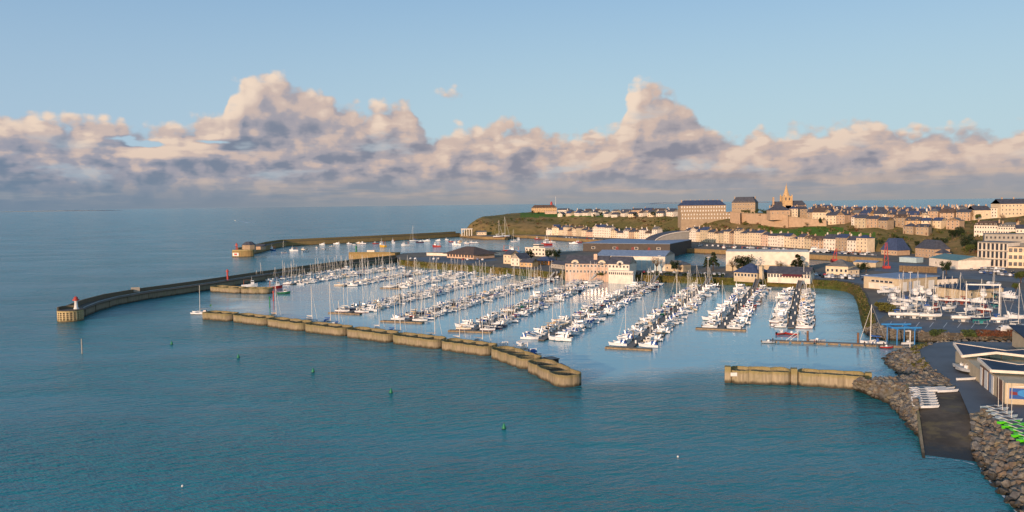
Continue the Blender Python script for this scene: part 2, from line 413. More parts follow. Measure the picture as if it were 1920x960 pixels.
def body_mesh():
    """a standing adult grown over a skeleton as one continuous skin"""
    pts = [((0, 0, .93), .13), ((0, 0, 1.12), .125), ((0, 0, 1.34), .14), ((0, 0, 1.49), .06), ((.02, 0, 1.58), .075), ((.025, 0, 1.66), .10), ((.015, 0, 1.75), .07)]
    ed = [(i, i+1) for i in range(6)]
    for s_ in (-1, 1):
        k = len(pts); pts += [((0, s_*.10, .86), .095), ((.02, s_*.11, .48), .065), ((0, s_*.115, .10), .045), ((.13, s_*.13, .05), .04)]; ed += [(0, k), (k, k+1), (k+1, k+2), (k+2, k+3)]
        k = len(pts); pts += [((0, s_*.19, 1.40), .065), ((-.01, s_*.26, 1.13), .05), ((.09, s_*.25, .92), .037), ((.13, s_*.235, .82), .04)]; ed += [(2, k), (k, k+1), (k+1, k+2), (k+2, k+3)]
    me = bpy.data.meshes.new('person'); me.from_pydata([p for p, r in pts], ed, []); o = bpy.data.objects.new('person_skeleton', me); COL.objects.link(o)
    o.modifiers.new('skin', 'SKIN'); sm = o.modifiers.new('sub', 'SUBSURF'); sm.levels = 1; sm.render_levels = 1
    for i, (p, r) in enumerate(pts): me.skin_vertices[0].data[i].radius = (r, r)
    me.skin_vertices[0].data[0].use_root = True
    dg = bpy.context.evaluated_depsgraph_get(); out = bpy.data.meshes.new_from_object(o.evaluated_get(dg)); bpy.data.objects.remove(o); return out
BODY = body_mesh()
# ------------------------------------------------------------------ the sea
def build_sea():
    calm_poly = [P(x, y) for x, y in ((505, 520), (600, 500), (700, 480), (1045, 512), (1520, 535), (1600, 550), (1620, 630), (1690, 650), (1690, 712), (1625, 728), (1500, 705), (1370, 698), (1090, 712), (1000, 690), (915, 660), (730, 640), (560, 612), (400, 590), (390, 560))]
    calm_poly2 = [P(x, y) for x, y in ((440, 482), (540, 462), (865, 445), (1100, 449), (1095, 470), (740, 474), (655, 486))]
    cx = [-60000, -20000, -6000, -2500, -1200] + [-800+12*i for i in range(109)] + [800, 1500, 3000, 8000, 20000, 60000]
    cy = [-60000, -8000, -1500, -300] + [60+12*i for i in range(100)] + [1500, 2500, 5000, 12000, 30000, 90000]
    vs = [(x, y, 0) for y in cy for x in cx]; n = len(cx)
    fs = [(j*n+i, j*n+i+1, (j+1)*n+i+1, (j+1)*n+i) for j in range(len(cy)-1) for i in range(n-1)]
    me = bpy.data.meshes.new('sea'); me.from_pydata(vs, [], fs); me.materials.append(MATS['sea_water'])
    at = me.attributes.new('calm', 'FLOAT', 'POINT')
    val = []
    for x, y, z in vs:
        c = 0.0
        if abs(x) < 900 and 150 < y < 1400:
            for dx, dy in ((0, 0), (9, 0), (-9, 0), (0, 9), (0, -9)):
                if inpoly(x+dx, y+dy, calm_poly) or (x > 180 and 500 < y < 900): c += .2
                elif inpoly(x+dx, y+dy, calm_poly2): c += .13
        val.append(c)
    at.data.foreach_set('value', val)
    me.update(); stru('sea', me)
build_sea()
# ------------------------------------------------------------------ flat land, banks, hill
ZG = 4.5
# banks: pairs of (waterline pixel at z=0, top-edge pixel at z=ZG)
BANK_A = [((748, 497), (748, 487)), ((800, 503), (800, 492)), ((900, 511), (900, 499)), ((1000, 519), (1000, 506)), ((1045, 523), (1045, 511)), ((1120, 527), (1120, 514)),
          ((1200, 528), (1200, 515)), ((1270, 530), (1270, 517)), ((1340, 533), (1340, 520)), ((1437, 537), (1437, 522)), ((1519, 540), (1519, 524)), ((1560, 543), (1562, 526)),
          ((1585, 547), (1592, 530)), ((1598, 553), (1612, 537)), ((1604, 565), (1622, 552)), ((1608, 580), (1630, 572)), ((1612, 600), (1637, 590)), ((1617, 620), (1643, 606))]
BANK_B = [((1617, 620), (1643, 606)), ((1630, 632), (1655, 612)), ((1650, 637), (1667, 616)), ((1683, 639), (1690, 619)), ((1733, 642), (1717, 621)), ((1767, 644), (1760, 623)), ((1830, 644), (1800, 624)), ((1900, 640), (1897, 626)), ((2020, 636), (2010, 624))]
BANK_C = [((2020, 660), (1950, 642)), ((1850, 652), (1850, 641)), ((1792, 651), (1790, 640)), ((1735, 655), (1752, 643)), ((1695, 656), (1728, 652)), ((1668, 664), (1722, 660)), ((1657, 677), (1724, 668)), ((1664, 684), (1735, 676)), ((1676, 694), (1748, 690)), ((1698, 714), (1756, 698))]
SPIT_F = [((1610, 715), (1617, 711.5)), ((1600, 722), (1613, 712)), ((1600, 730), (1612, 713)), ((1622, 738), (1632, 714)), ((1640, 747), (1660, 716)), ((1668, 759), (1690, 718)), ((1690, 782), (1704, 726)), ((1708, 804), (1712, 740)), ((1724, 820), (1719, 756))]
BANK_D = [((1833, 868), (1817, 776)), ((1836, 869), (1845, 770)), ((1852, 895), (1862, 782)), ((1873, 917), (1885, 805)), ((1906, 958), (1925, 850)), ((1950, 1010), (1965, 895))]
def pairs_world(pr): return [(P(*a) if len(a) < 3 else P(*a), P(*b, ZG)) for a, b in pr]
def strip_pts(pr, step):
    w = pairs_world(pr); out = []
    for (a0, b0), (a1, b1) in zip(w, w[1:]):
        n = max(1, int(max((a1-a0).length, (b1-b0).length)/step))
        for i in range(n): out.append((a0.lerp(a1, i/n), b0.lerp(b1, i/n)))
    out.append(w[-1]); return out
def bank(name, pr, mt, rough=.5, rows=8, step=3.0, seed=0):
    st = strip_pts(pr, step); mb = MB(); secs = []
    for a, b in st:
        q = []
        for j in range(rows+1):
            t = j/rows; p = a.lerp(b, t)
            e = 0 if j == rows else rough
            zz = -1.2 if j == 0 and a.z < 1 else p.z*(1 if j == rows else 1)
            q.append((p.x+e*nse(p.x*.4, p.y*.4, seed), p.y+e*nse(p.x*.4, p.y*.4, seed+5), zz + (e*.8*nse(p.x*.25, p.y*.25, seed+9) if 0 < j < rows else 0)))
        secs.append(q)
    mb.loft(secs); return stru(name, mb.mesh(name, mt, True))
bank('marina_bank', BANK_A, 'bank_grass', .6)

# hill: columns by bearing; rows foot, mid, crest, plateau, back edge, back foot
HILL = [  # px, front-line py (z=ZG), mid py, mid dY, crest py, crest dY, plateau z, plateau depth
    (868, 441, 440, 8, 439, 14, 6, 20), (880, 441, 432, 25, 424, 45, 18, 60), (893, 441, 426, 30, 414, 60, 25, 120), (905, 441, 421, 32, 408, 80, 29, 160), (940, 441, 420, 40, 407, 110, 31, 200),
    (960, 441, 419, 45, 404, 140, 33, 220), (1000, 441, 422, 45, 405, 130, 35, 260), (1050, 441, 424, 45, 409, 110, 35, 280), (1100, 444, 426, 45, 411, 100, 34, 280), (1150, 446, 427, 45, 410, 100, 33, 280),
    (1200, 448, 428, 45, 408, 100, 33, 280), (1270, 451, 430, 45, 407, 100, 33, 280), (1320, 454, 431, 45, 410, 100, 33, 280), (1370, 457, 433, 45, 416, 95, 33, 280), (1430, 461, 436, 45, 421, 92, 33, 280),
    (1480, 464, 438, 40, 424, 90, 33, 280), (1520, 467, 440, 40, 423, 95, 33, 280), (1560, 469, 442, 35, 421, 95, 31, 280), (1640, 474, 449, 30, 432, 70, 29, 260), (1700, 478, 455, 35, 434, 90, 29, 260),
    (1760, 480, 455, 45, 426, 115, 31, 260), (1830, 484, 458, 45, 414, 150, 32, 260), (1920, 490, 462, 45, 408, 160, 34, 260), (2100, 500, 466, 45, 402, 170, 36, 260), (2300, 510, 470, 45, 400, 170, 37, 260)]
def hill_col(px):
    fpy, mpy, mdy, cpy, cdy, pz, pdep = interp(HILL, px)
    f = P(px, fpy, ZG); Y0 = f.y
    d = ray(px, fpy); ux = Vector((d.x, d.y, 0))/d.y       # moving back along the bearing by 1 in Y
    rows = [(Y0+14, 4.2), (Y0+mdy*.5+10, None), (Y0+mdy+8, PY(px, mpy, Y0+mdy+8).z), (Y0+cdy, PY(px, cpy, Y0+cdy).z)]
    rows[1] = (rows[1][0], (rows[0][1]*.45+rows[2][1]*.55))
    cz = rows[3][1]
    rows += [(Y0+cdy+.25*pdep*.4, max(cz, cz*.4+pz*.6)), (Y0+cdy+pdep*.35, pz), (Y0+cdy+pdep, pz-1), (Y0+cdy+pdep+12, pz*.35), (Y0+cdy+pdep+30, -3)]
    return Y0, ux, rows
def hill_z(px, Y):
    Y0, ux, rows = hill_col(px)
    return interp(rows, Y)[0] if Y > rows[0][0] else ZG
def hill_pt(px, dY):
    Y0, ux, rows = hill_col(px); Y = Y0+dY
    z = interp(rows, Y)[0] if Y > rows[0][0] else ZG
    return Vector((ux.x*Y, Y, z))
def crest_of(px): return interp(HILL, px)[4]
def build_hill():
    mb = MB(); secs = []
    px = 866.0
    while px <= 2300:
        Y0, ux, rows = hill_col(px); q = []
        for (ya, za), (yb, zb) in zip(rows, rows[1:]):
            n = 5
            for i in range(n):
                t = i/n; Y = ya+(yb-ya)*t; z = za+(zb-za)*t; X_ = ux.x*Y
                z += (1.3*nse(X_*.035, Y*.035) + .5*nse(X_*.12, Y*.12, 3))*min(1, max(0, (z-5)/6))
                q.append((X_, Y, z))
        q.append((ux.x*rows[-1][0], rows[-1][0], rows[-1][1])); secs.append(q); px += 5
    mb.loft([s_[::-1] for s_ in secs])
    me = mb.mesh('hill', ['hill_scrub', 'lawn'], True)
    # mown grass: the lawn on the point and the long green under the old town
    for p in me.polygons:
        c = p.center
        if c.z < 3: continue
        h = Vector((c.x, c.y, c.z))-CAMP; sx = 960+FPX*h.dot(RT)/h.dot(FW); Y0, ux, rows = hill_col(sx)
        if 975 < sx < 1150 and c.y-Y0 > 118 and c.y-Y0 < 215: p.material_index = 1
        if 1422 < sx < 1640 and 36 < c.y-Y0 < crest_of(sx)-10+6*math.sin(sx*.05): p.material_index = 1
    stru('hill', me)
build_hill()

WATERFRONT = [(862, 439), (905, 443.5), (952, 444), (958, 441.5), (985, 441), (1060, 446), (1135, 450), (1190, 455), (1290, 462)]
OUTER_S = [(1092, 470), (1000, 474), (960, 475), (860, 473), (800, 473), (755, 475), (742, 480)]
DOCK = [(1262, 466), (1300, 466), (1400, 470.5), (1500, 476), (1600, 481), (1655, 484), (1668, 489), (1640, 492), (1545, 493), (1525, 497), (1420, 500), (1330, 499), (1285, 497), (1262, 490)]
def build_land():
    outer = [P(*b, ZG) for a, b in BANK_A] + [P(*b, ZG) for a, b in BANK_B[1:]]
    outer += [Vector((520, 330, ZG)), Vector((700, 520, ZG)), Vector((600, 640, ZG))]
    px = 2000
    while px > 900:
        Y0, ux, rows = hill_col(px); Y = Y0+22; outer.append(Vector((ux.x*Y, Y, ZG))); px -= 60
    w = [P(*q, ZG) for q in WATERFRONT[:-2]]
    outer += w + [P(*q, ZG) for q in OUTER_S]
    hole = [P(*q, ZG) for q in DOCK]
    loops = [outer, hole]
    tris = tessellate_polygon([[Vector((p.x, p.y, 0)) for p in l] for l in loops])
    vs = [tuple(p) for l in loops for p in l]; mb = MB(); mb.add(vs, tris)
    nA = len(BANK_A)+len(BANK_B)-1; n = len(outer)
    for i in range(nA-1, n):      # quay walls on every edge that is not a bank
        a, b = outer[i], outer[(i+1) % n]
        if i > nA-2 and i < n-1: mb.add([(a.x, a.y, -2), (b.x, b.y, -2), tuple(b), tuple(a)], [(0, 1, 2, 3)], 1)
    m = len(hole)
    for i in range(m):
        a, b = hole[i], hole[(i+1) % m]; mb.add([(a.x, a.y, -2), (b.x, b.y, -2), tuple(b), tuple(a)], [(0, 1, 2, 3)], 1)
    me = mb.mesh('harbour_ground', ['quay_ground', 'quay_stone'])
    bm = bmesh.new(); bm.from_mesh(me); bmesh.ops.recalc_face_normals(bm, faces=bm.faces)
    for f in bm.faces:
        if abs(f.normal.z) > .5 and f.normal.z < 0: f.normal_flip()
    bm.to_mesh(me); bm.free()
    stru('harbour_ground', me)
    # nautical-centre ground
    g2 = [P(*b, ZG) for a, b in BANK_C] + [P(1792, 728, ZG), P(1800, 735.5, ZG), P(1817, 776, ZG), P(1846, 770, ZG)] + [P(*b, ZG) for a, b in BANK_D[2:]] + [Vector((190, 90, ZG)), Vector((260, 200, ZG))]
    t2 = tessellate_polygon([[Vector((p.x, p.y, 0)) for p in g2]])
    mb = MB(); mb.add(g2, [t[::-1] for t in t2]); me = mb.mesh('sailing_centre_ground', 'asphalt')
    bm = bmesh.new(); bm.from_mesh(me)
    for f in bm.faces:
        f.normal_update()
        if f.normal.z < 0: f.normal_flip()
    bm.to_mesh(me); bm.free(); stru('sailing_centre_ground', me)
    # slipway
    L = [P(1700, 724, ZG), P(1719, 760, 3.6), P(1731, 853, 0), P(1735, 890, -1.5)]
    Rr = [P(1800, 735, ZG+.004), P(1818, 780, 3.6), P(1833, 866, 0), P(1840, 905, -1.5)]
    secs = []
    for i in range(len(L)-1):
        for k in range(6): secs.append([L[i].lerp(L[i+1], k/6).lerp(Rr[i].lerp(Rr[i+1], k/6), j/8) for j in range(9)])
    mb = MB(); mb.loft(secs); me = mb.mesh('slipway', 'slip_concrete'); 
    bm = bmesh.new(); bm.from_mesh(me)
    for f in bm.faces:
        f.normal_update()
        if f.normal.z < 0: f.normal_flip()
    bm.to_mesh(me); bm.free(); stru('slipway', me)
    mb = MB()
    for a, b in zip(L, L[1:]):
        d = (b-a).normalized(); n_ = Vector((-d.y, d.x, 0)).normalized()*.25
        mb.hexa([a-n_-Vector((0, 0, 3)), b-n_-Vector((0, 0, 3)), b+n_-Vector((0, 0, 3)), a+n_-Vector((0, 0, 3)), a-n_+Vector((0, 0, .45)), b-n_+Vector((0, 0, .45)), b+n_+Vector((0, 0, .45)), a+n_+Vector((0, 0, .45))])
    o = ob('slipway_wall', mb.mesh('slipway_wall', 'caisson_concrete')); tag(o, 'low stained concrete edge wall running down the seaward side of the slipway', 'wall')
def flat(name, pts, mt, z, kind='structure'):
    ps = [Vector(p) if len(p) == 3 else P(p[0], p[1], z) for p in pts]
    t = tessellate_polygon([[Vector((p.x, p.y, 0)) for p in ps]])
    mb = MB()
    for a, b, c in t:
        A, B, D = ps[a], ps[b], ps[c]
        mb.add([(q.x, q.y, z) for q in ((A, B, D) if (B-A).cross(D-A).z > 0 else (A, D, B))], [(0, 1, 2)])
    o = ob(name, mb.mesh(name, mt)); o['kind'] = kind; return o
build_land()
flat('boat_yard', [(1645, 607), (1668, 616.5), (1717, 621.5), (1800, 624.5), (1960, 626), (1990, 560), (1900, 540), (1790, 530), (1700, 540), (1660, 556), (1640, 566)], 'asphalt', ZG+.004)
flat('boat_yard_apron', [(1648, 600), (1660, 590), (1760, 592), (1850, 596), (1850, 602), (1760, 599), (1672, 598), (1650, 607)], 'pale_kerb', ZG+.008)
flat('car_park', [(1525, 511), (1640, 514), (1655, 535), (1618, 533), (1590, 527), (1525, 522)], 'asphalt', ZG+.004)
flat('promenade_path', [(1200, 513), (1340, 518), (1437, 520), (1519, 521.5), (1562, 523.5), (1595, 528), (1616, 536), (1627, 552), (1634, 572), (1641, 590), (1647, 606), (1643, 606), (1637, 590), (1630, 572), (1622, 552), (1612, 537), (1592, 530), (1562, 526), (1519, 524), (1437, 522), (1340, 520), (1200, 515)], 'asphalt_warm', ZG+.012)
flat('service_road', [(1748, 690), (1735, 676), (1728, 662), (1760, 648), (1800, 660), (1800, 690), (1885, 760), (1850, 772), (1800, 734)], 'asphalt', ZG+.008)
flat('outer_car_park', [(765, 484), (830, 480), (920, 481), (935, 488), (880, 494), (800, 490)], 'asphalt', ZG+.004)
flat('quay_road', [(1640, 494), (1668, 491), (1820, 503), (1990, 520), (1990, 534), (1800, 522), (1640, 508)], 'asphalt', ZG+.004)

# rip-rap
RNG = random.Random(11)
def boulder_mesh(i):
    bm = bmesh.new()
    for k in range(13):
        v = Vector((RNG.gauss(0, 1), RNG.gauss(0, 1), RNG.gauss(0, 1))).normalized()
        bm.verts.new((v.x*RNG.uniform(.75, 1.05), v.y*RNG.uniform(.6, .9), v.z*RNG.uniform(.5, .75)))
    r = bmesh.ops.convex_hull(bm, input=bm.verts)
    bmesh.ops.delete(bm, geom=[g for g in r['geom_interior'] if isinstance(g, bmesh.types.BMVert)], context='VERTS')
    me = bpy.data.meshes.new('boulder'); bm.to_mesh(me); bm.free(); me.materials.append(MATS['rock%d' % (i % 4)]); return me
BOULDERS = [boulder_mesh(i) for i in range(16)]
def riprap(name, label, pr, n, smin, smax, nbig, seed, base='rock0', shore=True):
    o = bank(name, pr, base, .5, seed=seed); o['kind'] = 'thing'; tag(o, label, 'rock bank')
    st = strip_pts(pr, 1.0); cand = []
    w = [((a1-a0).length+(b1-b0).length)/2*((b0-a0).length) for (a0, b0), (a1, b1) in zip(st, st[1:])]
    for _ in range(n):
        i = RNG.choices(range(len(w)), w)[0]; t = RNG.random(); u = RNG.random()
        a = st[i][0].lerp(st[i+1][0], u); b = st[i][1].lerp(st[i+1][1], u); p = a.lerp(b, -.04+t*1.04)
        s = smin*.75+(smax*1.15-smin*.75)*RNG.random()**2.0
        cand.append((s/(p-CAMP).length, s, p))
    cand.sort(key=lambda q: -q[0])
    mb = MB()
    for k, (_, s, p) in enumerate(cand):
        me = RNG.choice(BOULDERS); rot = (RNG.uniform(-.5, .5), RNG.uniform(-.5, .5), RNG.uniform(0, 6.3)); loc = p+Vector((0, 0, s*.12))
        if k < nbig:
            c = ob('boulder', me, o, loc); c.rotation_euler = rot; c.scale = (s, s, s)
        else:
            from mathutils import Euler
            M_ = Matrix.Translation(loc) @ Euler(rot).to_matrix().to_4x4() @ Matrix.Scale(s, 4)
            mb.add([M_ @ v.co for v in me.vertices], [tuple(q.vertices) for q in me.polygons], RNG.randrange(4))
    if mb.v: tag(ob('boulder_mass', mb.mesh('boulder_mass', ['rock0', 'rock1', 'rock2', 'rock3']), o), kind='stuff')
    return o
riprap('rock_revetment', 'rough boulder slope below the green catamarans, between slipway and water', BANK_D, 620, .45, 1.25, 130, 1)
riprap('rock_revetment', 'grey boulder spit joining the pair of pale caissons to the slipway', SPIT_F, 620, .4, 1.1, 70, 2)
riprap('rock_revetment', 'weedy boulder slope around the tip beside the dark service road', BANK_C, 1100, .4, 1.1, 60, 3)
riprap('rock_revetment', 'boulder slope along the boat yard edge, behind the blue boat hoist', BANK_B, 900, .4, .95, 40, 4)
riprap('rock_revetment', 'flat-topped boulder crest of the spit beside the white catamarans', [((1618, 716, ZG-.3), (1614, 711.5)), ((1640, 718, ZG-.3), (1650, 709)), ((1690, 721, ZG-.3), (1702, 705)), ((1706, 728, ZG-.3), (1745, 697)), ((1760, 724, ZG-.3), (1757, 699)), ((1790, 728, ZG-.3), (1775, 713))], 520, .4, 1.0, 40, 5)
bank('spit_back', [((1612, 716), (1614, 712.5)), ((1700, 714.5), (1702, 706)), ((1758, 702), (1756, 698))], 'rock2', .5, seed=6)
flat('spit_top', [(1612, 713), (1632, 714), (1660, 716), (1690, 718), (1704, 726), (1760, 722), (1792, 728), (1756, 698), (1702, 706), (1614, 712.5)], 'rock0', ZG-.01)


# thin wash of foam where the water laps the slip and the stones
def wash(pts, w0, w1, seed):
    mb = MB(); base = resample([P(*q, .05) for q in pts], .5); secs = []
    for i, p in enumerate(base):
        d = (base[min(i+1, len(base)-1)]-base[max(i-1, 0)]).normalized(); n_ = Vector((d.y, -d.x, 0))
        k = max(.02, (nse(i*.23, seed)+.35)); secs.append([p-n_*.3, p+n_*(w0+(w1-w0)*k)])
    for i in range(len(secs)-1):
        if nse(i*.31, seed+4) > -.12: mb.add(secs[i]+secs[i+1][::-1], [(0, 1, 2, 3)])
    return mb
mat('foam', '#c3ccd0', .7, '#6d8f9a', .08)
def foam_obj():
    mb = wash([(1732, 857), (1760, 859), (1800, 864), (1832, 872)], .05, .55, 1); o = wash([(1835, 872), (1852, 897), (1873, 919), (1906, 960)], .05, .35, 2)
    mb.add(o.v, o.f); tag(ob('shore_foam', mb.mesh('shore_foam', 'foam')), 'thin broken foam lapping the slipway foot and the boulders', None, None, 'stuff')
foam_obj()
# ------------------------------------------------------------------ breakwaters, moles, beacons
def caisson_outline(L, b, lobes=3, amp=.8, step=.33):
    """closed outline of a cell wall: long sides gently scalloped, ends round, with fine vertical fluting"""
    a = L/2; pts = []; per = []
    n = int((L-2*b)/step)
    for i in range(n+1): x = -a+b+(L-2*b)*i/n; per.append((x, -b, 0, -1))
    m = int(math.pi*b/step)
    for i in range(1, m): t = -math.pi/2+math.pi*i/m; per.append((a-b+b*math.cos(t), b*math.sin(t), math.cos(t), math.sin(t)))
    for i in range(n+1): x = a-b-(L-2*b)*i/n; per.append((x, b, 0, 1))
    for i in range(1, m): t = math.pi/2+math.pi*i/m; per.append((-a+b+b*math.cos(t), b*math.sin(t), math.cos(t), math.sin(t)))
    for k, (x, y, nx, ny) in enumerate(per):
        lob = abs(math.sin(math.pi*lobes*(x+a)/L))**.5*amp - amp
        fl = .035*((k*7919) % 5 == 0)+.02*((k*31) % 3 == 0)
        pts.append((x+nx*(lob-fl), y+ny*(lob-fl), nx, ny))
    return pts
def caisson(A, B, width, h, label, mt, group, lobes=3, posts=False, inner=True, seed=0):
    """A,B: seaward waterline ends"""
    A = Vector(A); B = Vector(B); d = B-A; L = d.length+.15; rz = math.atan2(d.y, d.x)
    n = Vector((-d.y, d.x, 0)).normalized()
    c = (A+B)/2 + n*(width/2); c.z = 0
    t = thing('breakwater_caisson', label, 'caisson', group, c, rz)
    b = min(width/2, L*.3); out = caisson_outline(L, b, lobes)
    th = .38; mb = MB(); N = len(out); rows = []
    rr = random.Random(seed)
    top = lambda x, y: h + .16*nse(x*.35, y*.35+seed*7, 1.7) + .10*nse(x*1.5, y*1.5, seed)
    for z in (-2.0, 0.6, h*.6): rows.append([(x, y, z) for x, y, nx, ny in out])
    rows.append([(x, y, top(x, y)) for x, y, nx, ny in out])
    rows.append([(x-nx*th, y-ny*th, top(x, y)-.03) for x, y, nx, ny in out])
    rows.append([(x-nx*th, y-ny*th, 1.0) for x, y, nx, ny in out])
    mb.loft(rows, close=True)
    ob('wall', mb.mesh('wall', mt, False), t)
    mb = MB(); mb.add([(x-nx*th*1.02, y-ny*th*1.02, h-1.5+.3*nse(x*.3, y*.3, seed)) for x, y, nx, ny in out[::4]], [tuple(range(len(out[::4])))])
    ob('fill', mb.mesh('fill', 'silt'), t)
    if inner:
        mb = MB(); mb.box(-.3, .3, -b+th+.3, b-th-.3, .5, h-.35); me = mb.mesh('cross_wall', mt)
        for k in range(1, lobes): ob('cross_wall', me, t, (-L/2+L*k/lobes, 0, 0))
    if posts:
        mb = MB(); mb.box(-.8, .8, -1.0, 1.0, -2, h+.9); me = mb.mesh('end_post', mt)
        for x in posts: ob('end_post', me, t, (x*L/2, -b*.55, 0))
    return t
BW = [(372, 599), (430, 603.5), (494, 612), (564, 622), (642, 632), (727.5, 644), (819, 656), (913.5, 669.6), (982, 694.6), (1085, 722)]
BW[-1] = (1050, 729)
desc = ['outermost caisson of the long breakwater, beside the departing trimaran', 'second caisson of the long breakwater from its seaward end', 'third caisson of the long breakwater from its seaward end',
        'fourth caisson of the long breakwater from its seaward end', 'middle caisson of the long breakwater, its wall streaked ochre', 'sixth caisson of the long breakwater, left of its two longest cells',
        'seventh caisson of the long breakwater, last before it bends', 'eighth caisson of the long breakwater, just after its bend', 'broad round-ended caisson closing the long breakwater at the marina entrance']
pw = [P(*q) for q in BW]
for i in range(9):
    caisson(pw[i], pw[i+1], 8.0, 3.25, desc[i], 'caisson_concrete', 'caissons of the long breakwater', lobes=4 if i in (6, 7) else 3, seed=i)
q0, q1, q2 = P(1364, 719), P(1490, 723.5), P(1630, 732.5)
caisson(q0, q1, 7.0, 3.6, 'pale caisson with a small white plate at the marina entrance', 'caisson_pale', 'pair of pale caissons', 3, (-.98, .985), False, 21)
caisson(q1, q2, 7.0, 3.6, 'pale caisson touching the boulder spit', 'caisson_pale', 'pair of pale caissons', 3, (.97,), False, 22)
pl = P(1376, 703, 3); mb = MB(); mb.box(-.9, .9, -.05, .05, -.5, .5, bottom=True)
o = ob('sign_plate', mb.mesh('sign_plate', 'white_paint'), None, PL(1376, 702, q0+Vector((0, -.6, 0)), Vector((0.05, 1, 0)))); tag(o, 'small white plate fixed on the pale caisson wall', 'sign')
# gridded caissons beside the mole
g0, g1, g2 = P(388, 547), P(446, 551), P(505, 551.5)
caisson(g0, g1, 9, 3.2, 'low gridded caisson against the curved mole', 'caisson_concrete', 'gridded caissons at the inner entrance', 3, seed=31)
caisson(g1, g2, 9, 3.2, 'low gridded caisson with the green-hulled boat at its end', 'caisson_concrete', 'gridded caissons at the inner entrance', 3, seed=32)

def mole(name, label, inner_px, h, pw_, ph, width, mt, pil=None, rail=False, prom=True):
    base = resample([P(*q) for q in inner_px], 4.0)
    n = len(base); t = thing(name, label, 'mole')
    A, B, PT = [], [], []
    for i, p in enumerate(base):
        d = (base[min(i+1, n-1)]-base[max(i-1, 0)]).normalized(); nrm = Vector((-d.y, d.x, 0))
        w = width
        A.append([p+Vector((0, 0, -2)), p+nrm*.25+Vector((0, 0, h-.35)), p-nrm*.15+Vector((0, 0, h-.35)), p-nrm*.15+Vector((0, 0, h))])
        PT.append([p-nrm*.15+Vector((0, 0, h)), p+nrm*(w-pw_)+Vector((0, 0, h))])
        B.append([p+nrm*(w-pw_)+Vector((0, 0, h)), p+nrm*(w-pw_)+Vector((0, 0, h+ph)), p+nrm*(w-.2)+Vector((0, 0, h+ph)), p+nrm*w+Vector((0, 0, h)), p+nrm*(w+1.2)+Vector((0, 0, -2))])
    mb = MB(); mb.loft(A, cap0=True); ob('inner_face', mb.mesh('inner_face', mt), t)
    mb = MB(); mb.loft(PT); ob('walkway', mb.mesh('walkway', 'mole_top'), t)
    mb = MB(); mb.loft(B, cap0=True, cap1=True); ob('parapet', mb.mesh('parapet', mt), t)
    if pil:
        mb = MB(); mb.box(-.35, .35, -.25, .3, -2, h-.4); me = mb.mesh('pilaster', mt)
        for i in range(3, n-1, pil):
            d = base[i+1]-base[i]; ob('pilaster', me, t, base[i], math.atan2(d.y, d.x))
    if rail:
        mb = MB()
        for a, b in zip(A[2:int(n*.62)], A[3:int(n*.62)]): mb.tube(a[3]+Vector((0, 0, .9)), b[3]+Vector((0, 0, .9)), .10, n=4, caps=False)
        ob('rail', mb.mesh('rail', 'wall_blue'), t)
    return t, base
mole_t, mole_base = mole('harbour_mole', 'long curved concrete mole with a parapet, sheltering the marina entrance', [(141, 601), (152, 598), (165, 591.5), (185, 583), (220, 572.5), (280, 561), (330, 553.5), (380, 546), (440, 536), (500, 526), (560, 517), (640, 505), (700, 497), (752, 491)], 3.8, 1.2, 2.1, 7.5, 'mole_concrete', 4, True)
